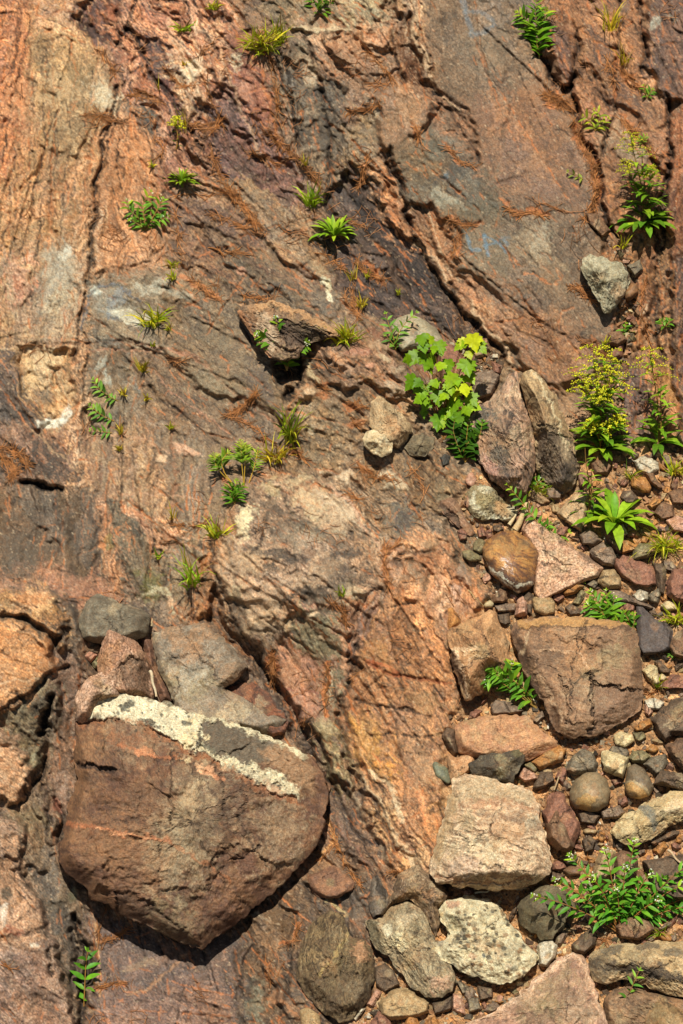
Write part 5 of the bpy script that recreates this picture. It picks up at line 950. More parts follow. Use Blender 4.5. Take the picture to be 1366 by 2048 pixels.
# ---- smaller stones of the scree, each with its own outline
PAL = {'gb': ('#80695a', '#70594b', '#4e3f36'), 'or': ('#a9713f', '#94602f', '#6a4428'), 'rd': ('#8c5d4b', '#7a4f40', '#543a31'), 'ol': ('#7f7050', '#6f6146', '#4b4130'),
       'pk': ('#b48672', '#a5745f', '#7d594a'), 'dk': ('#665040', '#574436', '#3c2f26'), 'sl': ('#766757', '#67594a', '#493e34'), 'cr': ('#c2aa85', '#b29a74', '#8c7553'),
       'tn': ('#a58663', '#947654', '#6b543d'), 'br': ('#7d5a43', '#6b4c38', '#4a3529'), 'wh': ('#b8a99a', '#a89885', '#867662')}
SM = [
 ('small pink stone below the leaning brown block', [(914,1062),(924,1056),(935,1065),(934,1079),(920,1081)], 14, 'rd', 'b'),
 ('rusty cube of stone above the orange boulder', [(954,1060),(969,1058),(973,1073),(957,1077)], 14, 'rd', 'b'),
 ('greenish tan stone touching the left of the orange boulder', [(946,1087),(957,1076),(971,1082),(972,1098),(962,1109),(945,1101)], 18, 'ol', 'b'),
 ('smooth olive pebble left of the orange boulder', [(923,1102),(940,1099),(960,1111),(963,1121),(940,1124),(926,1114)], 16, 'ol', 'r'),
 ('brown grey mottled stone left of the broad leaved rosette', [(1159,1069),(1180,1054),(1206,1082),(1190,1092),(1164,1091)], 26, 'gb', 'b'),
 ('round grey brown stone below the right tip of the pink slab', [(1178,1103),(1205,1084),(1222,1092),(1236,1115),(1228,1133),(1205,1131),(1185,1116)], 28, 'gb', 'b'),
 ('leaning brown wedge of stone under the rosette', [(1207,1062),(1216,1054),(1241,1085),(1246,1106),(1237,1109),(1212,1080)], 26, 'br', 'b'),
 ('white speckled stone under the rosette leaves', [(1236,1066),(1245,1045),(1256,1068),(1242,1076)], 18, 'wh', 'b'),
 ('orange flat stone right of the brown wedge', [(1241,1086),(1255,1077),(1279,1088),(1273,1101),(1243,1109)], 16, 'or', 'b'),
 ('olive and rust slab tipped up below the yellow grass', [(1263,1121),(1267,1095),(1280,1086),(1311,1090),(1313,1106),(1295,1116),(1272,1123)], 28, 'ol', 'b'),
 ('broad reddish slab below the olive and rust slab', [(1229,1116),(1245,1109),(1285,1121),(1311,1135),(1313,1170),(1300,1176),(1270,1173),(1240,1151),(1227,1131)], 24, 'rd', 'b'),
 ('dark upright sliver right of the broad reddish slab', [(1303,1122),(1325,1125),(1334,1140),(1329,1190),(1318,1186),(1310,1150)], 26, 'dk', 'b'),
 ('tan speckled stone below the tip of the pink slab', [(1194,1166),(1205,1141),(1230,1137),(1244,1160),(1241,1176),(1215,1179)], 26, 'tn', 'b'),
 ('ochre stone below the lower edge of the pink slab', [(1125,1186),(1135,1164),(1150,1161),(1169,1172),(1150,1189),(1130,1193)], 22, 'or', 'b'),
 ('small slate under the tip of the pink slab', [(1172,1169),(1188,1157),(1197,1168),(1190,1179)], 10, 'sl', 'b'),
 ('pinkish white stone below the broad reddish slab', [(1265,1191),(1280,1177),(1296,1185),(1297,1200),(1285,1206),(1270,1201)], 20, 'wh', 'b'),
 ('grey three cornered stone right of the pinkish white stone', [(1295,1191),(1318,1174),(1323,1190),(1316,1208),(1300,1204)], 16, 'sl', 'b'),
 ('red brown block at the right edge above the pale oval stone', [(1333,1166),(1345,1139),(1366,1138),(1400,1160),(1400,1212),(1350,1206),(1335,1191)], 40, 'rd', 'b'),
 ('brown stone right of the rosette', [(1307,1026),(1320,1004),(1345,1009),(1349,1035),(1325,1041)], 18, 'br', 'b'),
 ('orange rounded stone above the rosette', [(1263,952),(1290,954),(1304,975),(1300,986),(1285,986),(1261,972)], 24, 'or', 'r'),
 ('pale grey flat stone above the orange rounded stone', [(1266,922),(1290,911),(1316,925),(1319,940),(1300,951),(1275,941)], 20, 'wh', 'b'),
 ('brown stone leaning over a dark gap right of the orange one', [(1289,943),(1305,944),(1326,975),(1318,980),(1300,966)], 26, 'br', 'b'),
 ('orange pebble right of the rosette leaves', [(1295,1011),(1310,994),(1326,1000),(1320,1011),(1303,1021)], 16, 'or', 'b'),
 ('dark golden brown stone below the orange boulder', [(984,1196),(1000,1177),(1016,1180),(1016,1200),(1005,1207),(986,1205)], 22, 'br', 'b'),
 ('pale yellow pebble left of the golden brown stone', [(967,1209),(980,1199),(989,1207),(985,1216),(970,1216)], 14, 'cr', 'r'),
 ('grey brown flat stone under the golden brown stone', [(987,1211),(1010,1206),(1033,1206),(1031,1223),(995,1225)], 16, 'gb', 'b'),
 ('purple grey stone in the gap above the banded block', [(994,1229),(1018,1226),(1021,1246),(1010,1251),(998,1246)], 14, 'dk', 'b'),
 ('pink upright stone above the banded block', [(1029,1231),(1035,1199),(1045,1189),(1056,1205),(1055,1231),(1040,1235)], 26, 'pk', 'b'),
 ('dark upright stone behind the pink upright stone', [(1045,1192),(1058,1180),(1067,1195),(1064,1231),(1056,1228)], 16, 'dk', 'b'),
 ('tan egg shaped stone below the pink slab', [(1064,1197),(1080,1186),(1100,1189),(1111,1205),(1109,1226),(1090,1233),(1069,1223)], 30, 'tn', 'r'),
 ('long grey brown stone beside the flowering sprig', [(1216,1180),(1240,1181),(1290,1205),(1306,1215),(1300,1219),(1270,1211),(1220,1201)], 18, 'gb', 'b'),
 ('olive splinter above the banded block', [(1142,1208),(1162,1179),(1171,1185),(1160,1211)], 14, 'ol', 'b'),
 ('black stone with white specks above the banded block', [(1129,1216),(1140,1206),(1155,1215),(1166,1230),(1140,1233)], 14, 'dk', 'b'),
 ('pale oval stone below the red brown block', [(1319,1211),(1335,1201),(1350,1204),(1356,1220),(1330,1223)], 22, 'cr', 'r'),
 ('brown stone at the right edge below the grass', [(1334,1292),(1352,1269),(1366,1259),(1400,1280),(1400,1330),(1345,1312)], 30, 'br', 'b'),
 ('beige block below the purple grey slab', [(1284,1341),(1300,1327),(1314,1335),(1321,1365),(1312,1374),(1295,1361)], 24, 'cr', 'b'),
 ('dark triangular stone right of the beige block', [(1307,1322),(1318,1319),(1341,1340),(1341,1348),(1320,1346)], 14, 'dk', 'b'),
 ('small whitish pebble right of the beige block', [(1317,1351),(1325,1346),(1334,1355),(1328,1362),(1319,1361)], 12, 'cr', 'r'),
 ('red brown flat stone below the whitish pebble', [(1321,1371),(1345,1349),(1390,1355),(1390,1378),(1330,1379)], 16, 'rd', 'b'),
 ('pale pink stone below the beige block', [(1287,1401),(1310,1394),(1331,1405),(1320,1421),(1295,1419)], 16, 'wh', 'b'),
 ('grey granite stone above the salmon slab', [(979,1411),(990,1399),(1020,1404),(1049,1420),(1035,1429),(985,1431)], 22, 'gb', 'b'),
 ('ochre stone at the right end of the salmon slab', [(1061,1524),(1095,1499),(1120,1489),(1134,1500),(1126,1523),(1080,1541)], 24, 'or', 'b'),
 ('small pink triangular stone right of the mottled black stone', [(1034,1554),(1045,1534),(1071,1545),(1076,1558),(1050,1564)], 20, 'pk', 'b'),
 ('dark brown rounded stone behind the pale boulder', [(1064,1576),(1080,1544),(1105,1544),(1113,1560),(1090,1576),(1070,1581)], 20, 'dk', 'b'),
 ('greenish pebble above the small pink triangular stone', [(1045,1530),(1060,1522),(1078,1535),(1070,1546)], 14, 'ol', 'r'),
 ('tan cube shaped stone above the big cobbles', [(1201,1521),(1205,1504),(1220,1502),(1240,1507),(1257,1515),(1253,1540),(1246,1558),(1225,1549),(1206,1541)], 34, 'cr', 'b'),
 ('dark green stone behind the tan cube shaped stone', [(1217,1501),(1225,1491),(1245,1494),(1259,1504),(1255,1516),(1230,1512)], 14, 'sl', 'b'),
 ('grey striped stone left of the tan cube shaped stone', [(1131,1541),(1140,1514),(1165,1499),(1186,1501),(1196,1525),(1191,1546),(1150,1551)], 26, 'sl', 'b'),
 ('cream flat stone below the large banded block', [(1226,1471),(1240,1462),(1266,1469),(1270,1482),(1250,1496),(1230,1489)], 20, 'cr', 'r'),
 ('mottled grey and cream stone right of the tan cube', [(1257,1516),(1265,1502),(1286,1501),(1301,1512),(1290,1526),(1265,1526)], 20, 'ol', 'b'),
 ('grey stone above the blocky black stone', [(1284,1529),(1305,1511),(1331,1507),(1336,1525),(1325,1546),(1310,1551),(1299,1541)], 22, 'sl', 'b'),
 ('blocky black stone at the right edge', [(1305,1569),(1318,1539),(1350,1544),(1400,1560),(1400,1598),(1362,1584),(1330,1573)], 34, 'dk', 'b'),
 ('brown rock at the right edge above the blocky black stone', [(1329,1491),(1350,1476),(1400,1474),(1400,1570),(1360,1536),(1335,1506)], 34, 'br', 'b'),
 ('black and tan striped rock at the right edge', [(1304,1441),(1320,1419),(1345,1399),(1400,1394),(1400,1475),(1345,1471),(1330,1486),(1315,1466)], 34, 'dk', 'b'),
 ('orange brown stone below the banded block', [(1267,1456),(1280,1444),(1301,1437),(1306,1450),(1290,1461),(1272,1464)], 18, 'or', 'b'),
 ('small dark stone right of the cream flat stone', [(1265,1466),(1285,1461),(1293,1475),(1280,1484),(1270,1479)], 14, 'ol', 'b'),
 ('pink stone left of the black and tan striped rock', [(1289,1406),(1303,1409),(1306,1425),(1298,1434),(1289,1426)], 14, 'pk', 'b'),
 ('ochre lumpy pebble left of the brown rock', [(1289,1501),(1305,1487),(1319,1498),(1310,1507)], 14, 'or', 'r'),
 ('square grey brown stone right of the big cobble', [(1199,1621),(1240,1609),(1249,1625),(1240,1636),(1206,1639)], 18, 'gb', 'b'),
 ('dark rough stone below the big cobble', [(1154,1626),(1180,1619),(1201,1632),(1190,1649),(1160,1646)], 18, 'dk', 'b'),
 ('purple brown rock right of the pale boulder', [(1084,1625),(1095,1600),(1114,1583),(1130,1588),(1142,1620),(1162,1645),(1160,1665),(1150,1690),(1100,1690)], 40, 'rd', 'b'),
 ('brown wedge leaning on the purple brown rock', [(1090,1648),(1112,1607),(1123,1612),(1131,1640),(1146,1675),(1151,1695),(1138,1708),(1115,1702),(1096,1682)], 56, 'br', 'b'),
 ('dark flat stick of rock under the pale banded slab', [(1299,1686),(1345,1661),(1360,1662),(1357,1672),(1310,1691)], 14, 'dk', 'b'),
 ('tan sausage shaped pebble below the dark rough stone', [(1165,1660),(1175,1656),(1196,1660),(1191,1668),(1168,1668)], 14, 'tn', 'r'),
 ('dark stone below the tan sausage shaped pebble', [(1164,1681),(1178,1669),(1193,1680),(1186,1701),(1170,1706)], 16, 'dk', 'b'),
 ('upright tan brown stone behind the flowering sprigs', [(1181,1761),(1186,1738),(1201,1700),(1215,1695),(1227,1705),(1231,1745),(1212,1766),(1195,1771)], 40, 'tn', 'b'),
 ('upright dark brown stone behind the flowering sprigs', [(1226,1712),(1240,1699),(1262,1704),(1276,1725),(1273,1760),(1250,1791),(1235,1791),(1231,1745)], 36, 'br', 'b'),
 ('dark rough rock at the right edge behind the sprigs', [(1284,1721),(1310,1714),(1366,1709),(1410,1720),(1410,1800),(1340,1801),(1310,1791),(1299,1760)], 40, 'dk', 'b'),
 ('small grey stone above the dark olive boulder', [(1119,1716),(1140,1707),(1156,1715),(1153,1729),(1135,1729)], 16, 'sl', 'b'),
 ('brown oval stone above the dark olive boulder', [(1124,1741),(1140,1731),(1161,1735),(1161,1749),(1140,1753)], 16, 'br', 'r'),
 ('flat dark stone right of the pale boulder foot', [(1097,1756),(1105,1744),(1131,1750),(1120,1763),(1100,1766)], 12, 'dk', 'b'),
 ('brown stone at the foot of the flowering sprigs', [(1228,1852),(1260,1829),(1300,1839),(1312,1860),(1280,1882),(1240,1877)], 26, 'br', 'b'),
 ('black slate block left of the veined slab', [(1141,1889),(1160,1871),(1180,1859),(1193,1875),(1191,1890),(1168,1911),(1150,1906)], 28, 'dk', 'b'),
 ('white speckled granite stone right of the pebbly boulder', [(1074,1891),(1085,1881),(1105,1879),(1116,1890),(1111,1915),(1095,1936),(1078,1931)], 26, 'wh', 'b'),
 ('beige stone at the bottom edge below the striped boulder', [(599,2021),(615,2014),(641,2030),(644,2070),(604,2070)], 22, 'tn', 'r'),
 ('folded tan lump at the bottom edge below the streaked boulder', [(757,2006),(775,1984),(800,1974),(830,1984),(859,2005),(856,2026),(830,2036),(780,2041),(760,2031)], 32, 'tn', 'b'),
 ('dark slate slab between the striped and streaked boulders', [(749,1936),(770,1924),(790,1945),(801,1970),(770,1986),(749,1971)], 20, 'dk', 'b'),
 ('pink brick shaped stone right of the striped boulder', [(732,2009),(752,1977),(764,1985),(745,2016)], 14, 'pk', 'b'),
 ('pale pink brick shaped stone at the bottom edge', [(704,2036),(722,2012),(731,2018),(712,2044)], 12, 'wh', 'b'),
 ('square dark brown stone below the streaked boulder', [(864,2006),(905,1989),(904,2020),(868,2031)], 18, 'dk', 'b'),
 ('green grey slate chip below the pebbly boulder', [(911,1961),(925,1964),(943,1980),(925,1989)], 12, 'sl', 'b'),
 ('grey slate chip beside the pink slab edge', [(934,1996),(958,1994),(963,2020),(938,2026)], 14, 'sl', 'b'),
 ('dark slate chip under the pebbly boulder', [(954,1971),(985,1974),(986,1995),(960,2001)], 14, 'dk', 'b'),
 ('pink flat chip below the streaked boulder tip', [(904,1986),(925,1991),(931,2030),(905,2021)], 14, 'pk', 'b'),
 ('orange pointed stone at the bottom edge', [(803,2065),(822,2009),(848,2065)], 22, 'or', 'b'),
 ('orange brown stone at the bottom edge right of the pointed one', [(849,2046),(870,2029),(884,2060),(850,2068)], 16, 'or', 'b'),
 ('dark pink mottled stone at the bottom edge', [(736,2050),(755,2021),(775,2029),(792,2065),(735,2068)], 26, 'rd', 'b'),
 ('grey brown rock below the maple seedling', [(944,746),(985,739),(1001,750),(985,790),(950,801)], 20, 'gb', 'b'),
 ('rounded red brown stone above the banded boulder', [(983,722),(1003,732),(1000,748),(986,746)], 16, 'rd', 'b'),
 ('brown rock behind the maple leaves', [(872,692),(905,688),(932,720),(946,760),(935,792),(880,772)], 24, 'rd', 'b'),
 ('dark rock right of the maple leaves', [(925,660),(955,668),(960,690),(945,705),(925,690)], 18, 'dk', 'b'),
 ('tan mottled stone left of the banded boulder', [(935,800),(955,793),(965,805),(950,815),(935,825)], 16, 'tn', 'b'),
 ('grey wedge above the brown cobble', [(1254,531),(1280,519),(1286,540),(1270,556)], 18, 'sl', 'b'),
 ('brown stone below the triangular whitish boulder', [(1215,665),(1240,660),(1255,680),(1235,695),(1218,690)], 18, 'br', 'b'),
 ('flat brown stone at the head of the right gully', [(1170,425),(1195,428),(1220,460),(1205,475),(1180,450)], 14, 'br', 'b'),
 ('round half buried grey stone under the split slab', [(1090,976),(1115,971),(1127,985),(1120,999),(1095,999)], 18, 'gb', 'b'),
 ('brown stone below the goldenrod clump', [(1180,925),(1205,915),(1225,930),(1215,950),(1190,950)], 18, 'br', 'b'),
 ('rust stone left of the goldenrod rosette', [(1150,940),(1175,945),(1180,965),(1160,975)], 14, 'rd', 'b'),
 ('tan stone at the foot of the tall goldenrod', [(1235,890),(1258,880),(1268,900),(1250,915)], 16, 'tn', 'b'),
 ('brown stone at the right edge above the yellow grass', [(1335,985),(1355,975),(1390,985),(1390,1010),(1345,1008)], 18, 'br', 'b'),
 ('pinkish grey stone at the right edge near the top grass', [(1330,1040),(1352,1030),(1390,1040),(1390,1070),(1345,1062)], 18, 'pk', 'b'),
 ('dark stone below the leaning brown block', [(985,1052),(1000,1048),(1008,1058),(998,1066),(986,1063)], 12, 'dk', 'b'),
 ('grey cleft stone left of the ochre stone', [(1100,1506),(1112,1498),(1118,1504),(1104,1516)], 8, 'gb', 'b'),
 ('flat grey chip below the cream flat stone', [(1238,1500),(1252,1496),(1258,1503),(1242,1508)], 8, 'sl', 'b'),
 ('small brown stone left of the smaller cobble', [(1235,1598),(1252,1592),(1258,1606),(1245,1615),(1236,1610)], 14, 'rd', 'b'),
 ('reddish chip between the two cobbles', [(1222,1560),(1240,1556),(1246,1566),(1230,1573)], 10, 'rd', 'b'),
]
stone('cobble', 'large round tan grey cobble with a buff patch on its lower face', [(1137,1586),(1148,1561),(1172,1545),(1196,1544),(1213,1559),(1222,1585),(1217,1609),(1200,1621),(1175,1624),(1150,1616),(1140,1602)], T=56, c=('#7f6a52','#8a7258','#6a5743'), kind='round', rim=14, step=1.8, dz=4,
      marks=[PL([(1150,1608),(1154,1594),(1175,1587),(1197,1590),(1192,1602),(1182,1620),(1165,1620)],'#a97f4c',.85,4), LN([(1182,1620),(1188,1605),(1200,1598)],2,'#5a4838',.6), BL(1170,1555,20,8,0,'#94795a',.4)])
stone('cobble', 'smaller grey cobble banded with an orange lower end', [(1249,1572),(1255,1534),(1270,1527),(1290,1539),(1309,1575),(1300,1591),(1280,1599),(1260,1596),(1250,1583)], T=44, c=('#75624f','#6c5a49','#54463a'), kind='round', rim=12, step=1.8, dz=4, band=(30, 12, .3, .2),
      marks=[PL([(1249,1568),(1262,1562),(1290,1580),(1296,1594),(1278,1600),(1258,1597)],'#b98a55',.85,5), LN([(1252,1563),(1268,1562),(1292,1578),(1298,1588)],2.5,'#b39a78',.6), BL(1266,1590,10,7,0,'#6a5038',.8)])
stone('banded_slab', 'long cream slab with a blue grey band at the right edge', [(1223,1661),(1240,1635),(1270,1615),(1300,1604),(1340,1581),(1366,1577),(1420,1590),(1420,1630),(1340,1652),(1300,1681),(1270,1696),(1245,1691),(1230,1679)], T=58, c=('#bda27c','#b19269','#8a6f50'), rim=18, s0=1.3, es=((90, 40, 1.1),), ro=1.2, step=1.9, dz=6,
      marks=[PL([(1272,1614),(1295,1606),(1312,1630),(1316,1655),(1302,1668),(1300,1640)],'#6d6861',.85,8), LN([(1238,1640),(1262,1640),(1275,1665),(1285,1690)],3,'#5a4737',.6,-3), BL(1345,1610,30,14,-20,'#c9ac8e',.6), BL(1265,1645,14,24,20,'#c6ae88',.5), LN([(1330,1660),(1366,1640),(1400,1630)],5,'#9a6c4a',.6,-4)])
for lab, p, T, pc, kd in SM:
    stone('stone', lab, p, T=T * 1.05, c=PAL[pc], kind='round' if kd == 'r' else 'block', rim=max(3, T * .35), s0=3.0, tilt=(RNG.uniform(-.12, .12), RNG.uniform(-.1, .1)), step=2.0, ro=.8,
          band=(RNG.uniform(-40, 70), 9, .45, .5) if RNG.random() < .4 or 'striped' in lab else None, bl=30, dz=3, grain=.16)

# ---- loose pebbles and chips too alike to tell apart, and the grit between them
SCREE = [(935,950),(1100,985),(1160,930),(1235,880),(1290,880),(1366,905),(1560,930),(1560,2150),(700,2100),(745,1900),(880,1860),(870,1780),(1100,1770),(1080,1600),(905,1560),(900,1430),(1000,1420),(960,1400),(1030,1340),(1010,1240),(960,1215),(985,1190),(950,1130),(915,1060)]
GULLY = [(1170,430),(1235,500),(1265,520),(1280,620),(1250,760),(1245,880),(1205,760),(1240,640),(1215,640),(1255,600),(1240,520)]
NOOK = [(880,690),(950,660),(1010,735),(950,800),(930,850),(880,900),(860,780)]
BIG = [np.array(p, float) for p in STONES]
def free(x, y, pad):
    for p in BIG:
        if p[:, 0].min() - pad < x < p[:, 0].max() + pad and p[:, 1].min() - pad < y < p[:, 1].max() + pad:
            if sdist(np.array([x]), np.array([y]), p.tolist())[0] > -pad: return False
    return True
def inside(x, y, poly): return sdist(np.array([float(x)]), np.array([float(y)]), poly)[0] > 0
KINDS = [('small reddish brown chip of stone lying loose in the scree', 'rd'), ('small orange chip of stone lying loose in the scree', 'or'), ('small grey brown chip of stone lying loose in the scree', 'gb'), ('small dark chip of stone lying loose in the scree', 'dk'), ('small tan chip of stone lying loose in the scree', 'tn'), ('small pink chip of stone lying loose in the scree', 'pk')]
cnt = 0; tries = 0
while cnt < 225 and tries < 12000:
    tries += 1
    x, y = RNG.uniform(890, 1390), RNG.uniform(690, 2080)
    ok = inside(x, y, SCREE) or inside(x, y, NOOK)
    if not ok and not inside(x, y, GULLY): continue
    r = RNG.uniform(5, 13) if RNG.random() < .6 else RNG.uniform(11, 21)
    if not free(x, y, r * .3): continue
    n = RNG.integers(4, 7); a0 = RNG.uniform(0, 6.28); asp = RNG.uniform(.32, .9); an = RNG.uniform(0, pi)
    pts = []
    for i in range(n):
        t = a0 + (i + RNG.uniform(-.25, .25)) / n * 2 * pi
        q = r * RNG.uniform(.85, 1.1)
        u, v = q * cos(t), q * sin(t) * asp
        pts.append((x + u * cos(an) - v * sin(an), y + u * sin(an) + v * cos(an)))
    lab, pc = KINDS[RNG.choice(6, p=[.24, .17, .2, .08, .2, .11])]
    stone('stone_chip', lab, pts, T=r * .85, c=PAL[pc], kind='round' if RNG.random() < .05 else 'block', rim=r * .25, s0=2.4, tilt=(RNG.uniform(-.2, .2), RNG.uniform(-.2, .2)), step=2.2, ro=.5, bl=20, grain=.18, group='loose chips of stone in the scree', cat='stone')
    BIG.append(np.array(pts)); cnt += 1

def grit(name, label, n, polys, r0, r1, mat):
    V, F, C = [], [], []
    cube = np.array([(i, j, k) for i in (-1, 1) for j in (-1, 1) for k in (-1, 1)], float)
    cf = np.array([(0, 1, 3, 2), (4, 6, 7, 5), (0, 4, 5, 1), (2, 3, 7, 6), (0, 2, 6, 4), (1, 5, 7, 3)])
    keys = list(PAL); got = 0
    boxes = [(min(p[0] for p in P), min(p[1] for p in P), max(p[0] for p in P), max(p[1] for p in P)) for P, w in polys]
    for (P, w), (x0, y0, x1, y1) in zip(polys, boxes):
        m = int(n * w * 2.2)
        xs_ = RNG.uniform(x0, x1, m); ys_ = RNG.uniform(y0, y1, m)
        keep = sdist(xs_, ys_, P) > 0
        xs_, ys_ = xs_[keep][:int(n * w)], ys_[keep][:int(n * w)]
        if not len(xs_): continue
        h = look(HT, xs_, ys_)
        r = r0 + (r1 - r0) * RNG.random(len(xs_)) ** 3
        P3 = pos(xs_, ys_, h)
        for i in range(len(xs_)):
            b = cube * (RNG.uniform(.6, 1.1, 3) * np.array([1, .75, .55])) + RNG.normal(0, .16, (8, 3))
            b = b / np.maximum(np.linalg.norm(b, axis=1, keepdims=True), .1) ** .4
            q, _ = np.linalg.qr(RNG.normal(0, 1, (3, 3)))
            if np.linalg.det(q) < 0: q[:, 0] *= -1
            F.append(cf + 8 * (len(V)))
            V.append(b @ q * r[i] / PPM + P3[i])
            c = lin(PAL[keys[RNG.integers(len(keys))]][RNG.integers(3)]) * RNG.uniform(.7, 1.25)
            if RNG.random() < .4: c = lin('#94694a') * RNG.uniform(.6, 1.2)
            C.append(np.tile(c, (8, 1)))
    o = mesh_obj(name, np.concatenate(V), np.concatenate(F), mat, col=np.concatenate(C))
    tag(o, label, 'gravel', kind='stuff')
grit('gravel', 'fine gravel of brown and orange chips filling the scree', 12000, [(SCREE, .86), (GULLY, .08), (NOOK, .06)], 1.5, 9, M_STONE)
# ------------------------------------------------------------------ plants
class MB:
    def __init__(s): s.v, s.f, s.c = [], [], []

    def add(s, v, f, c):
        o = len(s.v); s.v += [tuple(p) for p in v]; s.f += [tuple(o + i for i in q) for q in f]
        s.c += [tuple(c)] * len(v)

    def build(s, name, mat, parent=None):
        return mesh_obj(name, s.v, s.f, mat, parent, col=np.array(s.c), smooth=True)


def nrm(v):
    v = np.asarray(v, float); return v / (np.linalg.norm(v) + 1e-9)


def vary(c, a=.22):
    k = RNG.uniform(1 - a, 1 + a); w = RNG.uniform(-.1, .14)
    return np.clip(np.asarray(c) * k * np.array([1 + w * 1.4, 1 + w * .4, 1 - w]), 0, 1)


def G(h): return lin(h) * np.array([1.12, 1.08, .5])


def blade(mb, p, d, up, L, w, c, droop=.5, fold=.25, n=5, prof=(.35, .85, 1, .7, .3, 0)):
    """a leaf: starts at p, heads along d, bends down along its length, folded a little on the midrib"""
    d = nrm(d); side = nrm(np.cross(d, up)); nv = nrm(np.cross(side, d))
    V, F = [], []
    q = np.array(p, float); dd = d.copy()
    n = len(prof) - 1
    for i in range(n + 1):
        ww = w * prof[i] * .5
        nn = nrm(np.cross(side, dd))
        V += [q - side * ww + nn * ww * fold, q, q + side * ww + nn * ww * fold]
        dd = nrm(dd - np.array([0, 0, 1.0]) * droop / n * (1 + i * .3))
        q = q + dd * L / n
    for i in range(n):
        a = i * 3
        F += [(a, a + 1, a + 4, a + 3), (a + 1, a + 2, a + 5, a + 4)]
    mb.add(V, F, c)


def tube(mb, pts, r0, r1, c, k=5):
    V, F = [], []
    P = [np.array(p, float) for p in pts]; n = len(P)
    for i, p in enumerate(P):
        d = nrm(P[min(i + 1, n - 1)] - P[max(i - 1, 0)])
        a = nrm(np.cross(d, (0.31, .87, .2))); b = np.cross(d, a)
        r = r0 + (r1 - r0) * i / max(n - 1, 1)
        for j in range(k):
            t = 2 * pi * j / k; V.append(p + (a * cos(t) + b * sin(t)) * r)
    for i in range(n - 1):
        for j in range(k): F.append((i * k + j, i * k + (j + 1) % k, (i + 1) * k + (j + 1) % k, (i + 1) * k + j))
    mb.add(V, F, c)


def dab(mb, p, r, c):
    q = RNG.normal(0, 1, (6, 3)) * .25 + np.array([(1, 0, 0), (-1, 0, 0), (0, 1, 0), (0, -1, 0), (0, 0, 1), (0, 0, -1)])
    mb.add(np.asarray(p) + q * r, [(0, 2, 4), (2, 1, 4), (1, 3, 4), (3, 0, 4), (2, 0, 5), (1, 2, 5), (3, 1, 5), (0, 3, 5)], c)


LEAF_P = (.12, .8, 1.0, .85, .5, 0)
OVAL_P = (.15, .85, 1.0, .9, .55, 0)
ROS_P = (.28, .42, .75, 1.0, .7, 0)
GRASS_P = (.9, 1, .8, .5, .05)


def root_at(px, py, name, label, cat, group=None, up=0):
    o = bpy.data.objects.new(name, None); COL.objects.link(o)
    o.empty_display_size = .05
    o.location = ground(px, py, up)
    return tag(o, label, cat, group)


def ground(px, py, up=0):
    """top of whatever lies at this point: bedrock or stone"""
    return surf([px], [py], up)[0]


def px2m(px, py): return 1 / PPM * (1 - look(HT, px, py)[0] / PPM / DIST)


def img(dx, dy, dz=0):
    """offset in picture pixels (right, up, towards the viewer) -> metres"""
    return (np.array([1., 0, 0]) * dx + UPV * dy - FWD * dz) / PPM


UPW = np.array([0, 0, 1.])
GRS = 'grass growing from cracks in the rock'


def grass(px, py, w, h, n, label, c=('#8f9a2c', '#6f8a24', '#a9a23c'), bw=4, lean=0, droop=.7, flat=.5, cat='grass tuft'):
    o = bpy.data.objects.new('x', None); bpy.data.objects.remove(o)
    base = ground(px, py); mb = MB()
    for i in range(n):
        x = RNG.normal(0, .16) * w
        a = RNG.uniform(-1, 1) * .9 + lean
        L = h * RNG.uniform(.5, 1.12) / PPM
        d = np.array([a * w / h * .8, RNG.uniform(-.75, .15), 1.0 * RNG.uniform(.55, 1.1)])
        cc = vary(G(c[RNG.integers(len(c))]) * 1.3) if RNG.random() < .8 else vary(lin('#a5824e'))
        blade(mb, img(x, RNG.normal(0, .06) * h, 2), d, UPW * .4 + np.array([RNG.uniform(-1, 1), -1, 0]), L, bw / PPM * RNG.uniform(.7, 1.2), cc, droop=droop * RNG.uniform(.2, 1.5), fold=.3, prof=GRASS_P)
    g = mb.build('grass_tuft', M_LEAF)
    g.location = base
    return tag(g, label, cat, None)


def rosette(px, py, r, n, label, c=('#5f8a26', '#78a02e', '#4c7422'), lw=.24, up=.55, name='rosette_plant'):
    root = root_at(px, py, name, label, 'plant')
    mb = MB(); st = MB()
    for i in range(n):
        a = 2 * pi * i * .382 + RNG.uniform(-.2, .2)
        tier = i / n
        el = up * (.35 + .9 * tier) + RNG.uniform(-.12, .12)
        d = np.array([cos(a), sin(a) * .8 - .25, 0]) * cos(el) + UPW * (sin(el) + .25)
        L = r / PPM * (1.1 - .35 * tier) * RNG.uniform(.8, 1.1)
        blade(mb, img(0, 3, 4), d, UPW, L, L * lw * RNG.uniform(.85, 1.15), vary(G(c[i % len(c)])), droop=.75 * RNG.uniform(.5, 1.3), fold=.3, prof=ROS_P)
    tube(st, [img(0, -3, -2), img(0, 6, 3)], 4 / PPM, 3 / PPM, G('#6d7a3a'))
    mb.build('leaves', M_LEAF, root); st.build('stem', M_STEM, root)
    return root


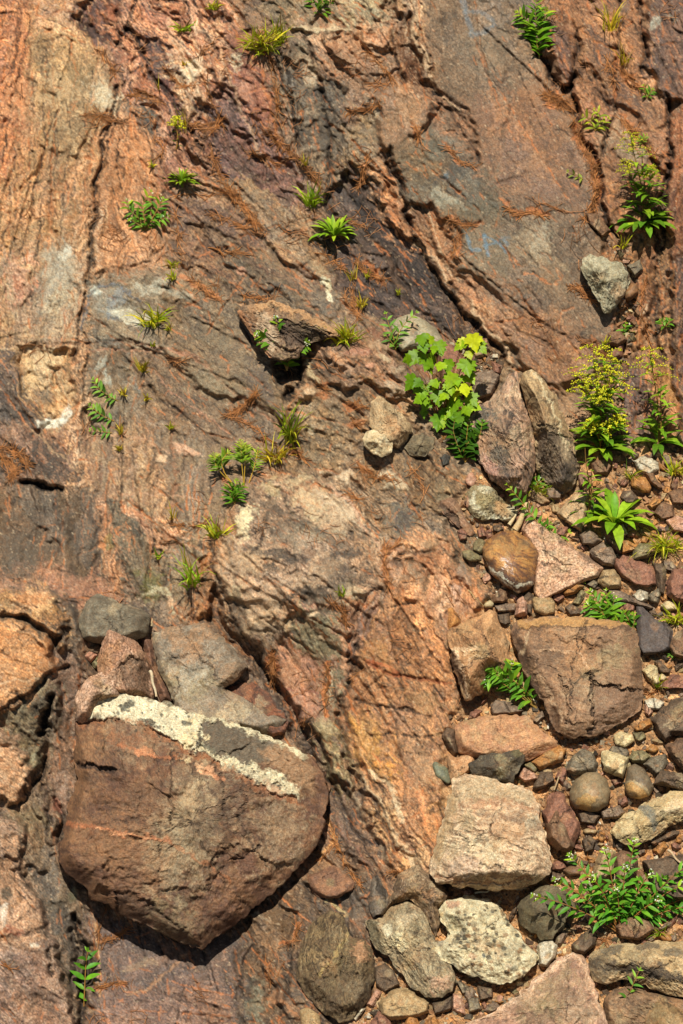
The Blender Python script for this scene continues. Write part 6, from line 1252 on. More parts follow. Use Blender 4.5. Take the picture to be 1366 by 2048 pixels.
def sprig(px, py, stems, label, c=('#699a36', '#558634', '#90b03c'), leaf=20, lw=.3, stemc='#8a6a4a', flowers=0, gap=11, sr=1.1, start=.12, prof=LEAF_P, name='leafy_sprig', fc='#e6e2cc', cat='plant', up=0):
    """opposite-leaved shoots; each stem is a list of picture offsets (right, up, out) from the foot"""
    root = root_at(px, py, name, label, cat, up=up)
    ml, ms = MB(), MB()
    for s in stems:
        mf = MB()
        P = [img(*((q + (4,))[:3] if len(q) == 2 else q)) for q in [(0, 0, 1)] + s]
        # smooth the stem
        T = np.linspace(0, 1, 22)
        seg = np.linspace(0, 1, len(P))
        C = np.stack([np.interp(T, seg, [p[k] for p in P]) for k in range(3)], -1)
        for _ in range(3): C[1:-1] = .25 * C[:-2] + .5 * C[1:-1] + .25 * C[2:]
        tube(ms, C, sr / PPM, sr * .45 / PPM, vary(G(stemc), .1), 5)
        Lm = np.linalg.norm(np.diff(C, axis=0), axis=1).sum() * PPM
        m = max(3, int(Lm / gap))
        tw = RNG.uniform(0, 3)
        for i in range(m + 1):
            t = start + (1 - start) * i / m
            p = np.array([np.interp(t, T, C[:, k]) for k in range(3)])
            p2 = np.array([np.interp(min(t + .05, 1), T, C[:, k]) for k in range(3)]); p1 = np.array([np.interp(max(t - .05, 0), T, C[:, k]) for k in range(3)])
            ax = nrm(p2 - p1); u = nrm(np.cross(ax, FWD)); v = np.cross(ax, u)
            size = leaf / PPM * (.55 + .6 * sin(pi * min(1, .25 + t * .7))) * RNG.uniform(.8, 1.15) * (1.0 if t < .93 else .6)
            tw += 1.2
            for sg in (-1, 1):
                rad = u * cos(tw) * sg + v * sin(tw) * sg
                rad = nrm(u * sg * .9 + rad * .7)
                d = nrm(rad + ax * (.45 + .5 * t) - FWD * .25)
                cc = vary(G(c[2] if t > .85 else c[RNG.integers(2)]))
                blade(ml, p, d, nrm(UPW * .6 - FWD * .7 + ax * .3), size, size * lw, cc, droop=.35 * RNG.uniform(.3, 1.6), fold=.3, prof=prof)
            if i == m:
                for q in range(3): blade(ml, p, nrm(ax + RNG.normal(0, .35, 3)), -FWD, size * .9, size * lw * .8, vary(G(c[2])), droop=.1, prof=prof)
        if flowers:
            for q in range(flowers):
                e = C[-1] + img(RNG.normal(0, 3.2), RNG.normal(1, 3), 4 + RNG.uniform(0, 3))
                dab(mf, e, 1.7 / PPM, vary(lin(fc), .1))
            mf.build('flower_cluster', M_PETAL, root)
    ml.build('leaves', M_LEAF, root); ms.build('stem', M_STEM, root)
    return root


def goldenrod(px, py, stems, label, leaf=46, lw=.24, c=('#55802a', '#6a9630', '#86a838'), base_leaves=12, fl=1.0):
    """stems: (right, up, out, plume length)"""
    root = root_at(px, py, 'goldenrod', label, 'plant')
    ml, ms = MB(), MB()
    for (dx, dy, dz, plume) in stems:
        mf = MB()
        C = np.array([img(dx * t ** 1.3 + 3 * sin(t * 5), dy * t, 3 + dz * t) for t in np.linspace(0, 1, 20)])
        tube(ms, C, 1.7 / PPM, .7 / PPM, vary(G('#7f5a3c'), .1))
        n = int(dy / 9)
        for i in range(n):
            t = .1 + .78 * i / n
            p = np.array([np.interp(t, np.linspace(0, 1, 20), C[:, k]) for k in range(3)])
            a = i * 2.4
            d = np.array([cos(a), -.35 + .6 * sin(a), .55])
            L = leaf / PPM * (1.0 - .6 * t) * RNG.uniform(.8, 1.15)
            blade(ml, p, d, UPW, L, L * lw, vary(G(c[RNG.integers(3)])), droop=.55 * RNG.uniform(.3, 1.4), fold=.28, prof=LEAF_P)
        if plume:
            top = C[-1]; ax = nrm(C[-1] - C[-4])
            for b in range(11):
                t = b / 10
                s = C[-1] - ax * plume * (1 - t) * .8 / PPM
                a = b * 2.2
                d = nrm(np.array([cos(a) * 1.3, -.4 + .5 * sin(a), .55]))
                L = plume * (.8 - .5 * t) / PPM
                q = s.copy(); dd = d.copy(); path = [q.copy()]
                m = 12
                for k in range(m):
                    q = q + dd * L / m; dd = nrm(dd - UPW * .085); path.append(q.copy())
                    for _ in range(2):
                        dab(mf, q + RNG.normal(0, 1.5, 3) / PPM + UPW * 1.6 / PPM, RNG.uniform(.9, 1.7) / PPM * fl, vary(np.array([.68, .66, .03]), .2))
                tube(ms, path, .6 / PPM, .3 / PPM, G('#8a8a34'), 4)
            mf.build('flower_plume', M_PETAL, root)
    for i in range(base_leaves):
        a = i * 2.4 + RNG.uniform(-.2, .2)
        el = .25 + .5 * i / base_leaves
        d = np.array([cos(a) * cos(el), sin(a) * cos(el) * .8 - .3, sin(el) + .2])
        L = leaf * 1.25 / PPM * RNG.uniform(.7, 1.1)
        blade(ml, img(0, 3, 3), d, UPW, L, L * lw, vary(G(c[RNG.integers(3)])), droop=.8 * RNG.uniform(.4, 1.3), fold=.28, prof=ROS_P)
    ml.build('leaves', M_LEAF, root); ms.build('stem', M_STEM, root)
    return root


MAPLE = [(0, 0), (.16, -.06), (.33, -.02), (.3, .1), (.5, .16), (.44, .27), (.52, .42), (.36, .42), (.27, .47), (.3, .6), (.2, .62), (.18, .74), (.1, .8), (0, 1.0)]
def maple(px, py, leaves, label):
    root = root_at(px, py, 'maple_seedling', label, 'seedling')
    ml, ms = MB(), MB()
    out = MAPLE + [(-x, y) for x, y in MAPLE[-2:0:-1]]
    more = [(x + RNG.uniform(-16, 16), y - RNG.uniform(4, 22), s * .75, a + RNG.uniform(-60, 60), min(2, max(0, t + RNG.integers(-1, 2)))) for x, y, s, a, t in leaves]
    for (x, y, size, ang, tone) in leaves + more:
        size *= .76
        z = 26 + RNG.uniform(-10, 14) + (y - 60) * .12
        base = img(x, y, z)
        # the blade hangs from its stalk: stalk joins at the base, tip points along ang (0 = down)
        a = radians(ang)
        tip = UPV * -cos(a) + np.array([1., 0, 0]) * sin(a) - FWD * RNG.uniform(-.1, .7)
        tip = nrm(tip); nv = nrm(-FWD * .9 + UPW * .6 + RNG.normal(0, .38, 3)); side = nrm(np.cross(tip, nv)); nv = nrm(np.cross(side, tip))
        S = size * RNG.uniform(.82, 1.08) / PPM
        V = [base + tip * S * .3 - nv * S * .03]
        for (u, v) in out:
            w = .35 * (abs(u) * .5) - .12 * (v - .35) ** 2 + .04 * RNG.uniform(-1, 1)
            V.append(base + side * u * S + tip * v * S - nv * w * S)
        n = len(out)
        col = vary(np.array([(.14, .27, .005), (.24, .39, .007), (.40, .47, .01)][tone]), .2)
        ml.add(V, [(0, 1 + i, 1 + (i + 1) % n) for i in range(n)], col)
        mid = img(x * .55, y * .7, z * .6)
        tube(ms, [img(x * .2, y * .25, 6), mid, base], .8 / PPM, .5 / PPM, G('#8a5a3a'), 4)
    tube(ms, [img(0, 0, 0), img(2, 40, 12), img(8, 90, 20), img(16, 140, 24)], 2 / PPM, 1 / PPM, G('#7a5038'))
    ml.build('leaves', M_LEAF, root); ms.build('stem', M_STEM, root)
    return root


# --- grass tufts
YG = ('#a3a832', '#83962a', '#b9b244'); DG = ('#7a8a2a', '#5f7a22', '#95983a'); YE = ('#b3a23a', '#9a9430', '#c2ab52')
grass(525, 100, 74, 66, 120, 'big bright green clump of grass near the top edge', YG, 4.5, droop=.9)
grass(560, 85, 40, 60, 26, 'few tall grass blades right of the big grass clump', YG, 3.6)
grass(428, 18, 30, 26, 34, 'bright grass tuft cut by the top edge', YG, 3.6)
grass(367, 62, 34, 30, 30, 'small spiky green tuft near the top edge above pink rock', ('#7d9a2c', '#94a838'), 4.5)
grass(368, 130, 14, 16, 10, 'tiny dry tuft on the pink strata', YE, 3)
grass(318, 178, 10, 40, 6, 'two thin grass stalks among the dark strata', YE, 2.4)
grass(368, 262, 16, 70, 9, 'tall thin grass stalks above the narrow leaved rosette', YE, 2.4)
grass(305, 335, 16, 18, 12, 'tiny yellow green tuft on the orange rock', YG, 3)
grass(345, 560, 22, 30, 20, 'small grass tuft above the sprawling grass', YG, 3.2)
grass(345, 535, 24, 24, 18, 'yellow green tuft in the crack below the flowering sprig', YG, 3.4)
grass(306, 648, 64, 66, 46, 'sprawling yellow green grass on the grey bleached rock', YG, 3.6, droop=1.0)
grass(338, 660, 20, 22, 14, 'small tuft right of the sprawling grass', YG, 3.2)
grass(306, 692, 14, 18, 10, 'tiny tuft just below the sprawling grass', YG, 3)
grass(288, 742, 20, 36, 26, 'dry yellow grass tuft on the grey slab', YE, 3)
grass(294, 800, 14, 24, 14, 'small dry tuft in the thin crack of the slab', YE, 3)
grass(246, 790, 16, 26, 18, 'yellow grass tuft in the pink crack beside the trailing sprigs', YE, 3)
grass(241, 868, 14, 26, 14, 'thin dry tuft in the crack below the trailing sprigs', YE, 2.8)
grass(240, 900, 18, 20, 16, 'low dry tuft in the pink vein', YE, 3)
grass(342, 858, 14, 22, 14, 'small tuft at a joint of the grey slabs', YG, 3)
grass(345, 1035, 10, 40, 10, 'thin dry stalks in the crack of the lower slab', YE, 2.6)
grass(580, 880, 38, 84, 44, 'upright grass tuft in the shaded notch left of the gritty rock', DG, 4.2)
grass(548, 920, 60, 56, 46, 'yellowing grass tuft above the pale hummock', YE, 3.6)
grass(385, 1168, 50, 74, 30, 'bright grass tuft beside the hummock flank', ('#8fae2c', '#7aa02a'), 4.4)
grass(434, 1075, 40, 52, 26, 'grass tuft on the left rim of the hummock', YG, 3.8)
grass(316, 1115, 22, 30, 12, 'small grass tuft on the lower grey slab', ('#8fae2c', '#7aa02a'), 3.6)
grass(370, 1130, 12, 60, 6, 'single thin grass stalk left of the bright tuft', YG, 2.4)
grass(625, 410, 32, 56, 34, 'narrow green tuft in the dark strata', ('#8fa632', '#6e9028'), 4.6)
grass(610, 330, 14, 26, 12, 'small yellow green tuft above the narrow green tuft', YE, 3)
grass(690, 684, 50, 58, 60, 'dense green grass tuft above the gritty rock', YG, 3.6)
grass(722, 615, 20, 40, 20, 'dry grass tuft in the dark trough', YE, 2.8)
grass(705, 560, 16, 40, 14, 'thin dry grass in the trough', YE, 2.6)
grass(684, 1192, 16, 26, 8, 'tiny grass tuft at the foot of the hummock', DG, 3.6)
grass(735, 555, 14, 26, 10, 'small grass tuft beside the brown ledge', YG, 3)
grass(797, 590, 12, 24, 9, 'small tuft left of the pale rounded rock', YG, 3)
grass(1222, 60, 36, 74, 26, 'tall dry grass on the leaning sheet near the top edge', YE, 2.8)
grass(1246, 130, 22, 60, 16, 'straw coloured grass below the tall dry grass', YE, 2.6)
grass(1330, 1100, 80, 66, 90, 'yellow green grass clump at the right edge of the scree', YG, 3.2, droop=1.0)
grass(1070, 990, 56, 46, 40, 'green grass growing under the banded boulder', DG, 3.2)
grass(1348, 1245, 46, 46, 34, 'short grass tuft beside the pale oval stone', YG, 3.6)
grass(1312, 1378, 22, 34, 16, 'small grass tuft on the beige block', DG, 3.4)
grass(1262, 960, 30, 40, 24, 'dark grass tuft right of the rosette', DG, 3)
grass(1352, 950, 40, 44, 40, 'low yellow green weed at the right edge', YG, 4.2)
grass(1245, 495, 24, 40, 14, 'grass tuft at the foot of the upper goldenrod', YG, 3.2)
grass(1207, 690, 14, 26, 10, 'small tuft beside the brown gully stones', YG, 3)
grass(1320, 1870, 30, 30, 20, 'short grass at the right edge above the veined slab', DG, 3)

# --- rosettes and leafy shoots
rosette(364, 372, 44, 34, 'rosette of narrow upright leaves on the orange rock', ('#7d9c2c', '#93aa36', '#6a8c28'), .2, 1.0)
rosette(668, 478, 58, 34, 'bright rosette of lance shaped leaves in the dark strata', ('#86ab34', '#76a030', '#94b440'), .2, .95)
rosette(1228, 1052, 86, 24, 'large broad leaved rosette in the scree', ('#7fa82c', '#6a9a2a', '#93b436'), .24, .75)
rosette(1345, 1315, 18, 8, 'tiny blue green rosette at the right edge', ('#5f8a4a', '#6c9652'), .3, .4)
goldenrod(352, 300, [(4, 66, 6, 26)], 'thin goldenrod with a small yellow head above the narrow rosette', leaf=18, base_leaves=0)
goldenrod(1288, 455, [(-32, 185, 40, 56), (-6, 150, 30, 0), (14, 120, 24, 30), (-40, 130, 34, 40)], 'tall goldenrod with drooping yellow tips on the right side sheets', leaf=62, base_leaves=22, fl=.8)
goldenrod(1200, 905, [(-16, 205, 40, 92), (12, 200, 36, 88), (-36, 150, 34, 62), (20, 165, 40, 60), (-4, 120, 50, 40), (36, 70, 40, 44), (-20, 60, 44, 40)], 'big goldenrod clump in full yellow flower right of the split slab', leaf=66, base_leaves=22, fl=1.25)
goldenrod(1316, 892, [(-16, 190, 24, 66), (6, 120, 20, 0)], 'single tall goldenrod with one yellow plume near the right edge', leaf=54, base_leaves=14, fl=1.1)
goldenrod(1176, 1030, [(-6, 130, 24, 0), (8, 90, 20, 0)], 'leafy stems without flowers beside the broad rosette', leaf=44, base_leaves=6)
maple(884, 862, [(-44, 188, 46, 10, 0), (-24, 186, 40, -30, 1), (-10, 175, 44, 20, 1), (58, 188, 54, 10, 2), (40, 176, 42, -40, 1), (66, 172, 44, 40, 1), (-48, 155, 52, -30, 0), (-30, 150, 56, 10, 0), (10, 140, 52, 0, 0), (44, 140, 60, 10, 0), (20, 112, 48, -20, 1),
                 (-52, 105, 50, -40, 0), (-40, 90, 62, 0, 0), (-18, 100, 40, 20, 1), (16, 96, 44, 0, 1), (40, 92, 50, 10, 2), (52, 72, 46, 30, 0), (-8, 78, 52, 0, 0), (24, 66, 52, -10, 0), (-30, 60, 40, -20, 0), (6, 44, 46, 0, 0), (44, 48, 44, 20, 1), (-6, 30, 56, -10, 0), (30, 36, 40, 10, 0), (50, 112, 44, 30, 1)],
      'bright green maple seedling beside the banded boulder')
sprig(930, 925, [[(-14, 30), (-24, 62), (-20, 88)], [(2, 40), (6, 80)], [(20, 30), (30, 56), (34, 80)], [(-4, 24), (10, 44), (18, 60)]], 'dark green leafy shrublet below the maple seedling', ('#3d6626', '#34591f', '#5d8a34'), 24, .4, gap=10, prof=OVAL_P)
sprig(292, 462, [[(-12, 24), (-34, 42), (-38, 62)], [(-4, 30), (-8, 52), (10, 80)], [(14, 26), (28, 52), (34, 66)], [(8, 18), (30, 24), (44, 30)], [(-14, 12), (-30, 22)]], 'green flowering sprig on the orange rock at the upper left', leaf=22, flowers=3)
sprig(574, 742, [[(-2, 36), (-18, 70), (-22, 104)], [(6, 26), (22, 48), (40, 54)], [(-14, 40), (-40, 62), (-58, 72)]], 'flowering sprig rooted in the hollow below the tilted slab', up=85, leaf=24, lw=.42, flowers=7, prof=OVAL_P)
sprig(236, 802, [[(-16, 8), (-36, 22), (-48, 42)]], 'uppermost of three sprigs trailing left over the grey rock', ('#6d9a52', '#5c8a46', '#84aa52'), 24, gap=9)
sprig(228, 842, [[(-14, 6), (-32, 16), (-46, 30)]], 'middle one of three sprigs trailing left over the grey rock', ('#6d9a52', '#5c8a46', '#84aa52'), 22, gap=9)
sprig(224, 866, [[(-18, 2), (-42, 6)]], 'lowest of three sprigs trailing left over the grey rock', ('#6d9a52', '#5c8a46', '#84aa52'), 18, gap=9)
sprig(466, 968, [[(-20, 18), (-34, 36), (-36, 58)], [(-16, 20), (-24, 44), (-10, 62)]], 'willow shoot with an arching yellow stem left of the hummock', ('#7a9a3a', '#6a8c34', '#9ab04a'), 24, .2, '#b08a3e', start=.5, gap=6)
sprig(488, 972, [[(-4, 40), (-6, 88)], [(2, 40), (4, 80)]], 'upright willow shoot with a yellow stem above the hummock', ('#7a9a3a', '#6a8c34', '#9ab04a'), 22, .2, '#b08a3e', start=.55, gap=6)
sprig(498, 966, [[(10, 30), (18, 66)]], 'short willow shoot right of the upright one', ('#7a9a3a', '#6a8c34', '#9ab04a'), 20, .2, '#b08a3e', start=.4, gap=7)
sprig(470, 1008, [[(-4, 22), (4, 44)], [(4, 20), (14, 36)], [(-10, 16), (-8, 34)]], 'dense green willow tuft on the rim of the hummock', ('#5d8a2c', '#4f7c28', '#82a23a'), 24, .22, gap=6)
sprig(640, 30, [[(-10, 14), (-20, 34)], [(6, 20), (4, 44)], [(16, 12), (26, 30)], [(-4, 10), (-2, 24)]], 'dark leafy sprig at the top edge above pinkish ridge', ('#5d8630', '#4c7628', '#7fa03c'), 22, gap=8)
sprig(1078, 118, [[(-4, 40), (-8, 86), (-6, 124)], [(4, 30), (-2, 60)], [(-8, 50), (-24, 80), (-44, 96)], [(4, 66), (14, 100)]], 'tall leafy plant hanging in the gap beside the smooth slab', ('#6b9a2a', '#5a8a26', '#93ac34'), 32, .26, '#6d5a34', gap=11)
sprig(1190, 262, [[(-6, 14), (-16, 26), (-24, 30)], [(6, 16), (10, 34), (0, 44)], [(12, 10), (26, 24)]], 'small pale sprig on the orange sheet at the upper right', ('#9aa63a', '#86963a', '#b0ae48'), 20, gap=10)
sprig(1294, 196, [[(-4, 12), (-8, 24)], [(4, 8), (10, 16)]], 'tiny green sprig below the dark block at top right', leaf=16, gap=8)
sprig(1284, 288, [[(2, 10), (8, 18)], [(-4, 6), (-6, 14)]], 'tiny sprig in the crack of the orange sheets', leaf=13, gap=7)
sprig(1166, 358, [[(-10, 4), (-30, 14)]], 'small grey green sprig lying on the smooth slab', ('#8a9a58', '#7a8a4c', '#98a460'), 18, gap=9)
sprig(792, 702, [[(-4, 24), (-14, 50), (-20, 74)], [(2, 30), (18, 56), (40, 76)], [(-6, 14), (-20, 30)]], 'sprig climbing over the pale rounded rock', ('#6d9850', '#5a8844', '#82a850'), 20, gap=14)
sprig(1252, 672, [[(-4, 12), (0, 24)], [(6, 10), (12, 14)]], 'small sprig in the brown gully', leaf=18, gap=8)
sprig(1330, 655, [[(-6, 8), (-10, 14)], [(6, 8), (8, 16)]], 'little green sprig on the folded brown strata', leaf=16, gap=8)
sprig(1110, 1092, [[(-30, 40), (-60, 80), (-92, 118)], [(-10, 10), (10, 16), (26, 26)], [(-22, 34), (-10, 44)]], 'trailing sprig above the flat triangular pink slab', leaf=20, gap=13)
sprig(1062, 985, [[(-4, 20), (-6, 42)], [(10, 14), (22, 24)]], 'upright sprig with a white bud under the banded boulder', leaf=20, flowers=3, gap=9)
sprig(1156, 1165, [[(-6, 10), (-14, 16)], [(4, 4), (2, 10)]], 'tiny sprig on the lower edge of the pink slab', leaf=15, gap=7)
sprig(1214, 1248, [[(-6, 24), (-20, 44), (-30, 62)], [(2, 30), (-2, 62)], [(-8, 20), (-30, 30), (-38, 38)], [(8, 26), (14, 50)], [(-4, 14), (-14, 30)]], 'bushy flowering sprig above the large banded block', leaf=24, flowers=2, gap=9)
sprig(1262, 1262, [[(-4, 18), (-12, 34)], [(6, 16), (4, 30)], [(-14, 10), (-26, 22)]], 'leafy sprig left of the purple grey slab', leaf=24, lw=.36, gap=9)
sprig(1266, 1282, [[(-14, 6), (-28, 8)]], 'short sprig lying on the right corner of the banded block', leaf=18, gap=8)
sprig(1280, 1364, [[(-20, 12), (-44, 8), (-66, -8)], [(-14, 2), (-22, 10)], [(-50, -4), (-70, 14)]], 'sprig trailing left across the face of the banded block', ('#4f8a30', '#3f7a2a', '#8fb23c'), 26, .28, gap=12)
sprig(1074, 1418, [[(-20, 34), (-44, 54), (-74, 66), (-92, 92)], [(-64, 60), (-100, 68)], [(-50, 62), (-46, 84)], [(-80, 60), (-96, 48)]], 'flowering sprig trailing down below the tilted brown block', leaf=25, flowers=3, gap=12)
sprig(1236, 2052, [[(8, 30), (20, 60), (34, 92)]], 'slender sprig at the bottom edge before the brown slab', ('#6d9a50', '#5a8a44', '#86b04e'), 22, .24, '#8a5a48', gap=13)
big = []
for (x, y) in [(-150, 72), (-112, 98), (-88, 140), (-52, 104), (-30, 150), (4, 120), (20, 165), (46, 110), (104, 92), (120, 56), (122, 132), (60, 64), (-10, 84)]:
    big.append([(x * .3, y * .3 + 10, 14), (x * .68, y * .72 + 6, 26), (x, y, 34)])
sprig(1240, 1868, big, 'large spreading sprig bush with white flower heads at the lower right', ('#5f9a3a', '#4f8a34', '#8fbc40'), 22, .3, '#8a5a48', flowers=7, gap=18, sr=1.4, start=.25, name='flowering_bush')
sprig(1262, 1850, [[(x * .4, y * .5, 14), (x, y, 24)] for x, y in ((-60, 30), (-30, 56), (30, 50), (64, 30), (90, 52), (-80, 62), (10, 80), (50, 84))], 'low leafy shoots in front of the large spreading bush', ('#4a8832', '#3c782c', '#6fa43a'), 25, .34, '#8a5a48', gap=11)
sp = sprig(168, 2012, [[(2, 34, 6), (4, 70, 10), (8, 100, 14)]], 'young sprout with paired leaves in the dark crack at lower left', ('#5d9a34', '#4f8a2e', '#6da63c'), 30, .3, '#a06a4a', gap=17, sr=1.6)

# ------------------------------------------------------------------ fallen pine needles and twigs
NV, NF, NC = [], [], []
def needles(pts, w, n, spread=.55, L=(16, 44), c='#c07a46'):
    P = np.array(pts, float)
    sl_ = np.hypot(*np.diff(P, axis=0).T); cum = np.r_[0, np.cumsum(sl_)]
    t = RNG.uniform(0, cum[-1], n)
    x = np.interp(t, cum, P[:, 0]); y = np.interp(t, cum, P[:, 1])
    e = 2.0
    a = np.arctan2(np.interp(t + e, cum, P[:, 1]) - np.interp(t - e, cum, P[:, 1]), np.interp(t + e, cum, P[:, 0]) - np.interp(t - e, cum, P[:, 0]))
    a = a + RNG.normal(0, spread, n)
    o = RNG.normal(0, w * .5, n); x = x - np.sin(a) * o; y = y + np.cos(a) * o
    l = RNG.uniform(*L, n); k = RNG.normal(0, .5, n)
    lift = RNG.uniform(.8, 3.5, n)
    tt = np.linspace(-.5, .5, 5)
    X = x[:, None] + np.cos(a[:, None] + k[:, None] * tt) * l[:, None] * tt; Y = y[:, None] + np.sin(a[:, None] + k[:, None] * tt) * l[:, None] * tt
    H = look(HS * .0 + HT, X.ravel(), Y.ravel()).reshape(X.shape)
    H = np.maximum(H, H.mean(1, keepdims=True) - 4) + lift[:, None]
    hw = RNG.uniform(.38, .62, n)[:, None]
    px_, py_ = -np.sin(a)[:, None] * hw, np.cos(a)[:, None] * hw
    A = pos((X + px_).ravel(), (Y + py_).ravel(), H.ravel()).reshape(n, 5, 3); B = pos((X - px_).ravel(), (Y - py_).ravel(), H.ravel()).reshape(n, 5, 3)
    M = pos(X.ravel(), Y.ravel(), (H + .7).ravel()).reshape(n, 5, 3)
    V = np.stack([A, M, B], 2).reshape(n, 15, 3)
    b = sum(len(v) for v in NV)
    f = np.array([(3 * i + j, 3 * i + j + 1, 3 * i + j + 4, 3 * i + j + 3) for i in range(4) for j in (0, 1)])
    NV.append(V.reshape(-1, 3)); NF.append((f[None] + b + 15 * np.arange(n)[:, None, None]).reshape(-1, 4))
    cc = lin(c)[None] * RNG.uniform(.4, 1.3, (n, 1)) * np.where(RNG.random((n, 1)) < .25, np.array([[.75, .85, 1.1]]), np.array([[1, 1, 1]])) + RNG.uniform(-.015, .03, (n, 1)) * np.array([[1, .9, .7]])
    NC.append(np.repeat(np.clip(cc, .01, 1), 15, 0))

NEED = [([(170,228),(205,236),(245,242)],14,110), ([(190,95),(215,120),(235,150)],9,60), ([(260,190),(290,190),(320,205)],12,100), ([(330,140),(360,170),(390,170)],9,60), ([(400,110),(430,80)],8,40), ([(520,60),(545,130),(556,200),(552,270)],8,170),
 ([(540,270),(570,300),(600,320),(640,370)],12,170), ([(380,250),(420,260),(450,235)],14,130), ([(310,270),(330,300),(310,320)],8,50), ([(410,150),(420,200),(450,260)],7,60), ([(420,300),(440,350),(470,400)],10,110), ([(460,380),(500,430),(520,460)],16,200), ([(490,300),(560,330)],8,60), ([(420,430),(480,450),(520,470)],9,90),
 ([(350,390),(420,390),(450,385)],6,50), ([(350,420),(360,480),(362,520)],9,70), ([(730,100),(760,130),(790,165),(740,170)],7,100), ([(690,230),(740,215),(760,210)],9,90), ([(735,310),(728,350),(715,380)],10,90), ([(690,440),(720,450)],8,40), ([(830,250),(850,300)],5,40), ([(890,290),(920,325),(960,332)],5,60), ([(900,440),(930,450),(945,448)],6,70), ([(918,465),(910,500),(905,510)],6,60),
 ([(1010,415),(1040,430),(1060,425),(1092,430)],9,130), ([(1060,400),(1140,425)],4,30), ([(1090,190),(1115,200),(1140,215)],22,280), ([(1148,240),(1170,300),(1188,330),(1192,380),(1185,425)],9,300), ([(1165,440),(1180,420)],8,60), ([(1215,120),(1230,170)],9,60), ([(1240,130),(1270,170),(1290,180)],9,80), ([(1240,235),(1275,270),(1310,310)],9,120), ([(1140,575),(1160,580),(1185,600)],10,130),
 ([(1165,680),(1190,690),(1210,715)],11,100), ([(1255,600),(1250,660),(1240,700)],8,60), ([(1290,560),(1282,620),(1300,690)],6,60), ([(1300,690),(1310,740),(1320,790)],6,50), ([(1210,740),(1240,760)],10,80), ([(710,520),(735,545),(770,560)],7,90), ([(690,590),(720,640)],9,80), ([(700,560),(715,620)],10,60), ([(640,500),(700,550)],5,50), ([(380,555),(420,590),(445,600)],6,110), ([(480,590),(540,600),(560,580)],8,70), ([(430,500),(500,510)],7,60),
 ([(455,830),(480,820),(515,785)],9,170), ([(455,830),(500,850),(540,880)],7,90), ([(340,720),(365,722)],6,40), ([(0,910),(30,940),(20,960)],26,240), ([(0,890),(40,910),(60,935)],16,130), ([(340,1050),(380,1055),(415,1045)],6,60), ([(545,1310),(545,1345),(550,1370)],12,160), ([(655,1330),(655,1370),(650,1420)],6,80), ([(660,1205),(685,1220),(690,1245)],9,100), ([(770,1090),(770,1130),(778,1180)],6,90), ([(770,1110),(800,1080)],5,50), ([(715,1345),(700,1370)],4,20),
 ([(580,890),(610,920)],12,70), ([(640,770),(655,780)],9,40), ([(700,805),(730,815)],9,50), ([(710,845),(725,850)],7,40), ([(720,935),(740,945)],8,50), ([(735,955),(770,955),(800,965)],7,60), ([(820,935),(840,960),(850,990)],6,60), ([(690,985),(720,1000)],7,50), ([(1010,985),(1030,990)],6,40), ([(1100,1200),(1130,1195)],6,60), ([(1265,1290),(1275,1330),(1285,1380)],6,90), ([(1290,1390),(1330,1375)],5,40), ([(1120,1430),(1160,1470)],6,30),
 ([(1150,1490),(1220,1485)],8,50), ([(190,1975),(225,1968),(260,1966)],6,70), ([(200,1886),(235,1872),(258,1858)],5,70), ([(196,1850),(198,1885)],4,30), ([(575,1890),(592,1880),(595,1850)],5,50), ([(533,1925),(540,1960)],4,30), ([(660,1640),(672,1685),(690,1730)],5,60), ([(640,1720),(672,1688)],4,30), ([(700,1740),(720,1770)],7,60), ([(780,1745),(810,1745)],5,50), ([(10,1930),(25,1940)],4,20), ([(240,850),(245,880)],4,20), ([(1170,1720),(1190,1740)],8,40), ([(1190,1890),(1230,1870)],6,50), ([(1100,1740),(1120,1730)],7,40)]
for pts, w, n in NEED: needles(pts, min(w * .55, 9), int(n * .45), .55)
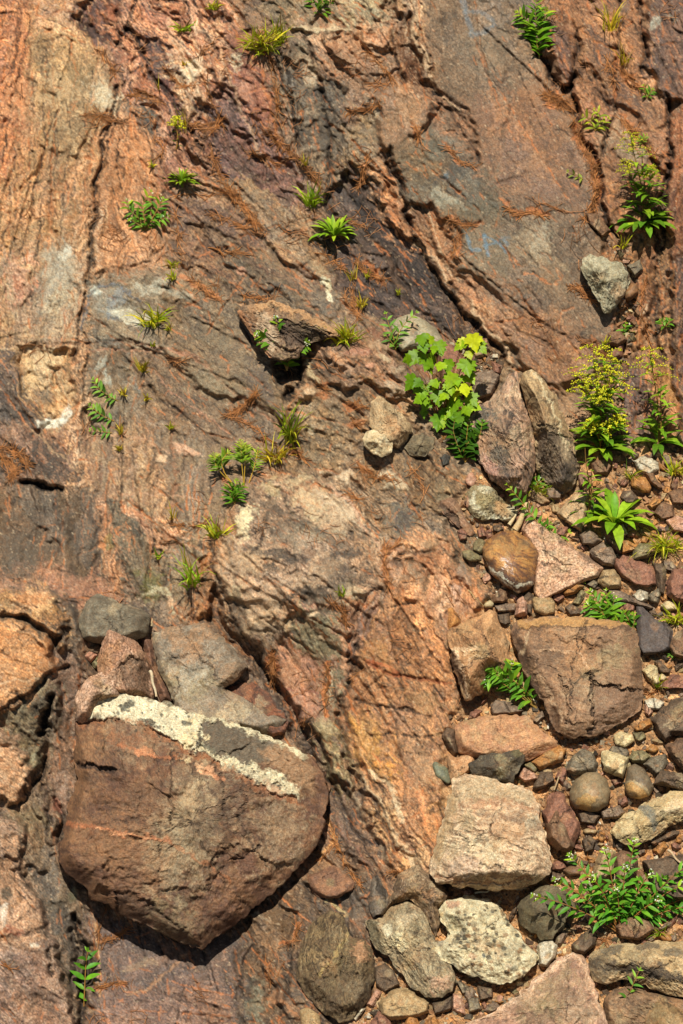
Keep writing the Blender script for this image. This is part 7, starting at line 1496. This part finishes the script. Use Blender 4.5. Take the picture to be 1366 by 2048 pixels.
# single needles blown everywhere
for (x0, y0, x1, y1, n) in ((0, 0, 700, 700, 330), (380, 60, 760, 640, 420), (700, 0, 1250, 700, 110), (1050, 0, 1366, 600, 160), (0, 700, 600, 1200, 150), (560, 650, 950, 1100, 260), (600, 1100, 960, 1780, 160), (0, 1180, 200, 2048, 60), (180, 1850, 760, 2048, 110), (900, 1000, 1366, 2048, 420)):
    for i in range(n // 22):
        x, y = RNG.uniform(x0, x1), RNG.uniform(y0, y1); a = RNG.uniform(.2, 1.6)
        needles([(x, y), (x + 40 * cos(a), y + 40 * sin(a))], 26, 10, 1.0, (12, 40), '#b4754a')
tag(mesh_obj('pine_needles', np.concatenate(NV), np.concatenate(NF), M_NEEDLE, col=np.concatenate(NC)), 'orange fallen pine needles caught in the cracks of the rock', 'pine needles', kind='stuff')


def twig(pts, r, label, c='#a08868', up=4):
    mb = MB()
    P = [surf([x], [y], u)[0] for x, y, u in pts]
    o3 = P[0]
    T = np.linspace(0, 1, 14); sg = np.linspace(0, 1, len(P))
    C = np.stack([np.interp(T, sg, [p[k] for p in P]) for k in range(3)], -1) - o3 + np.array([[.3, .2, .3]]) * np.sin(T * 9)[:, None] * r / PPM
    tube(mb, C, r / PPM, r * .6 / PPM, lin(c), 7)
    o = mb.build('twig', M_WOOD); o.location = o3
    tag(o, label, 'twig')
twig([(300,1342,70),(306,1362,72),(312,1394,76)], 3.4, 'pale stick wedged between the pink rock and the grey slab', '#b59f86')
twig([(1018,1050,16),(1030,1032,18),(1034,1022,18)], 4, 'short bleached wood chip leaning on the lichen ringed lump', '#c0a886')
twig([(1030,1060,14),(1044,1036,24),(1052,1008,26)], 7, 'thick bleached wood chunk beside the flat pink slab', '#b89a74')
twig([(1336,1700,44),(1352,1716,46),(1372,1738,48)], 2.4, 'thin pale stick at the right edge behind the bush', '#b09478')
twig([(1108,1580,12),(1116,1560,14),(1119,1548,14)], 1.8, 'thin upright stick beside the dark brown stone', '#a08464')
twig([(950,1786,22),(975,1783,26),(984,1776,26)], 2, 'bent grey twig under the pale pink boulder', '#a8957c')
twig([(303,1252,30),(304,1245,32),(304,1238,34)], 2.2, 'short stick standing at the corner of the grey block', '#a58c6c')
twig([(936,1180,8),(950,1195,9),(968,1213,10)], 1.2, 'thin dry stalk across the cracked rock by the yellow pebble', '#a58a60')
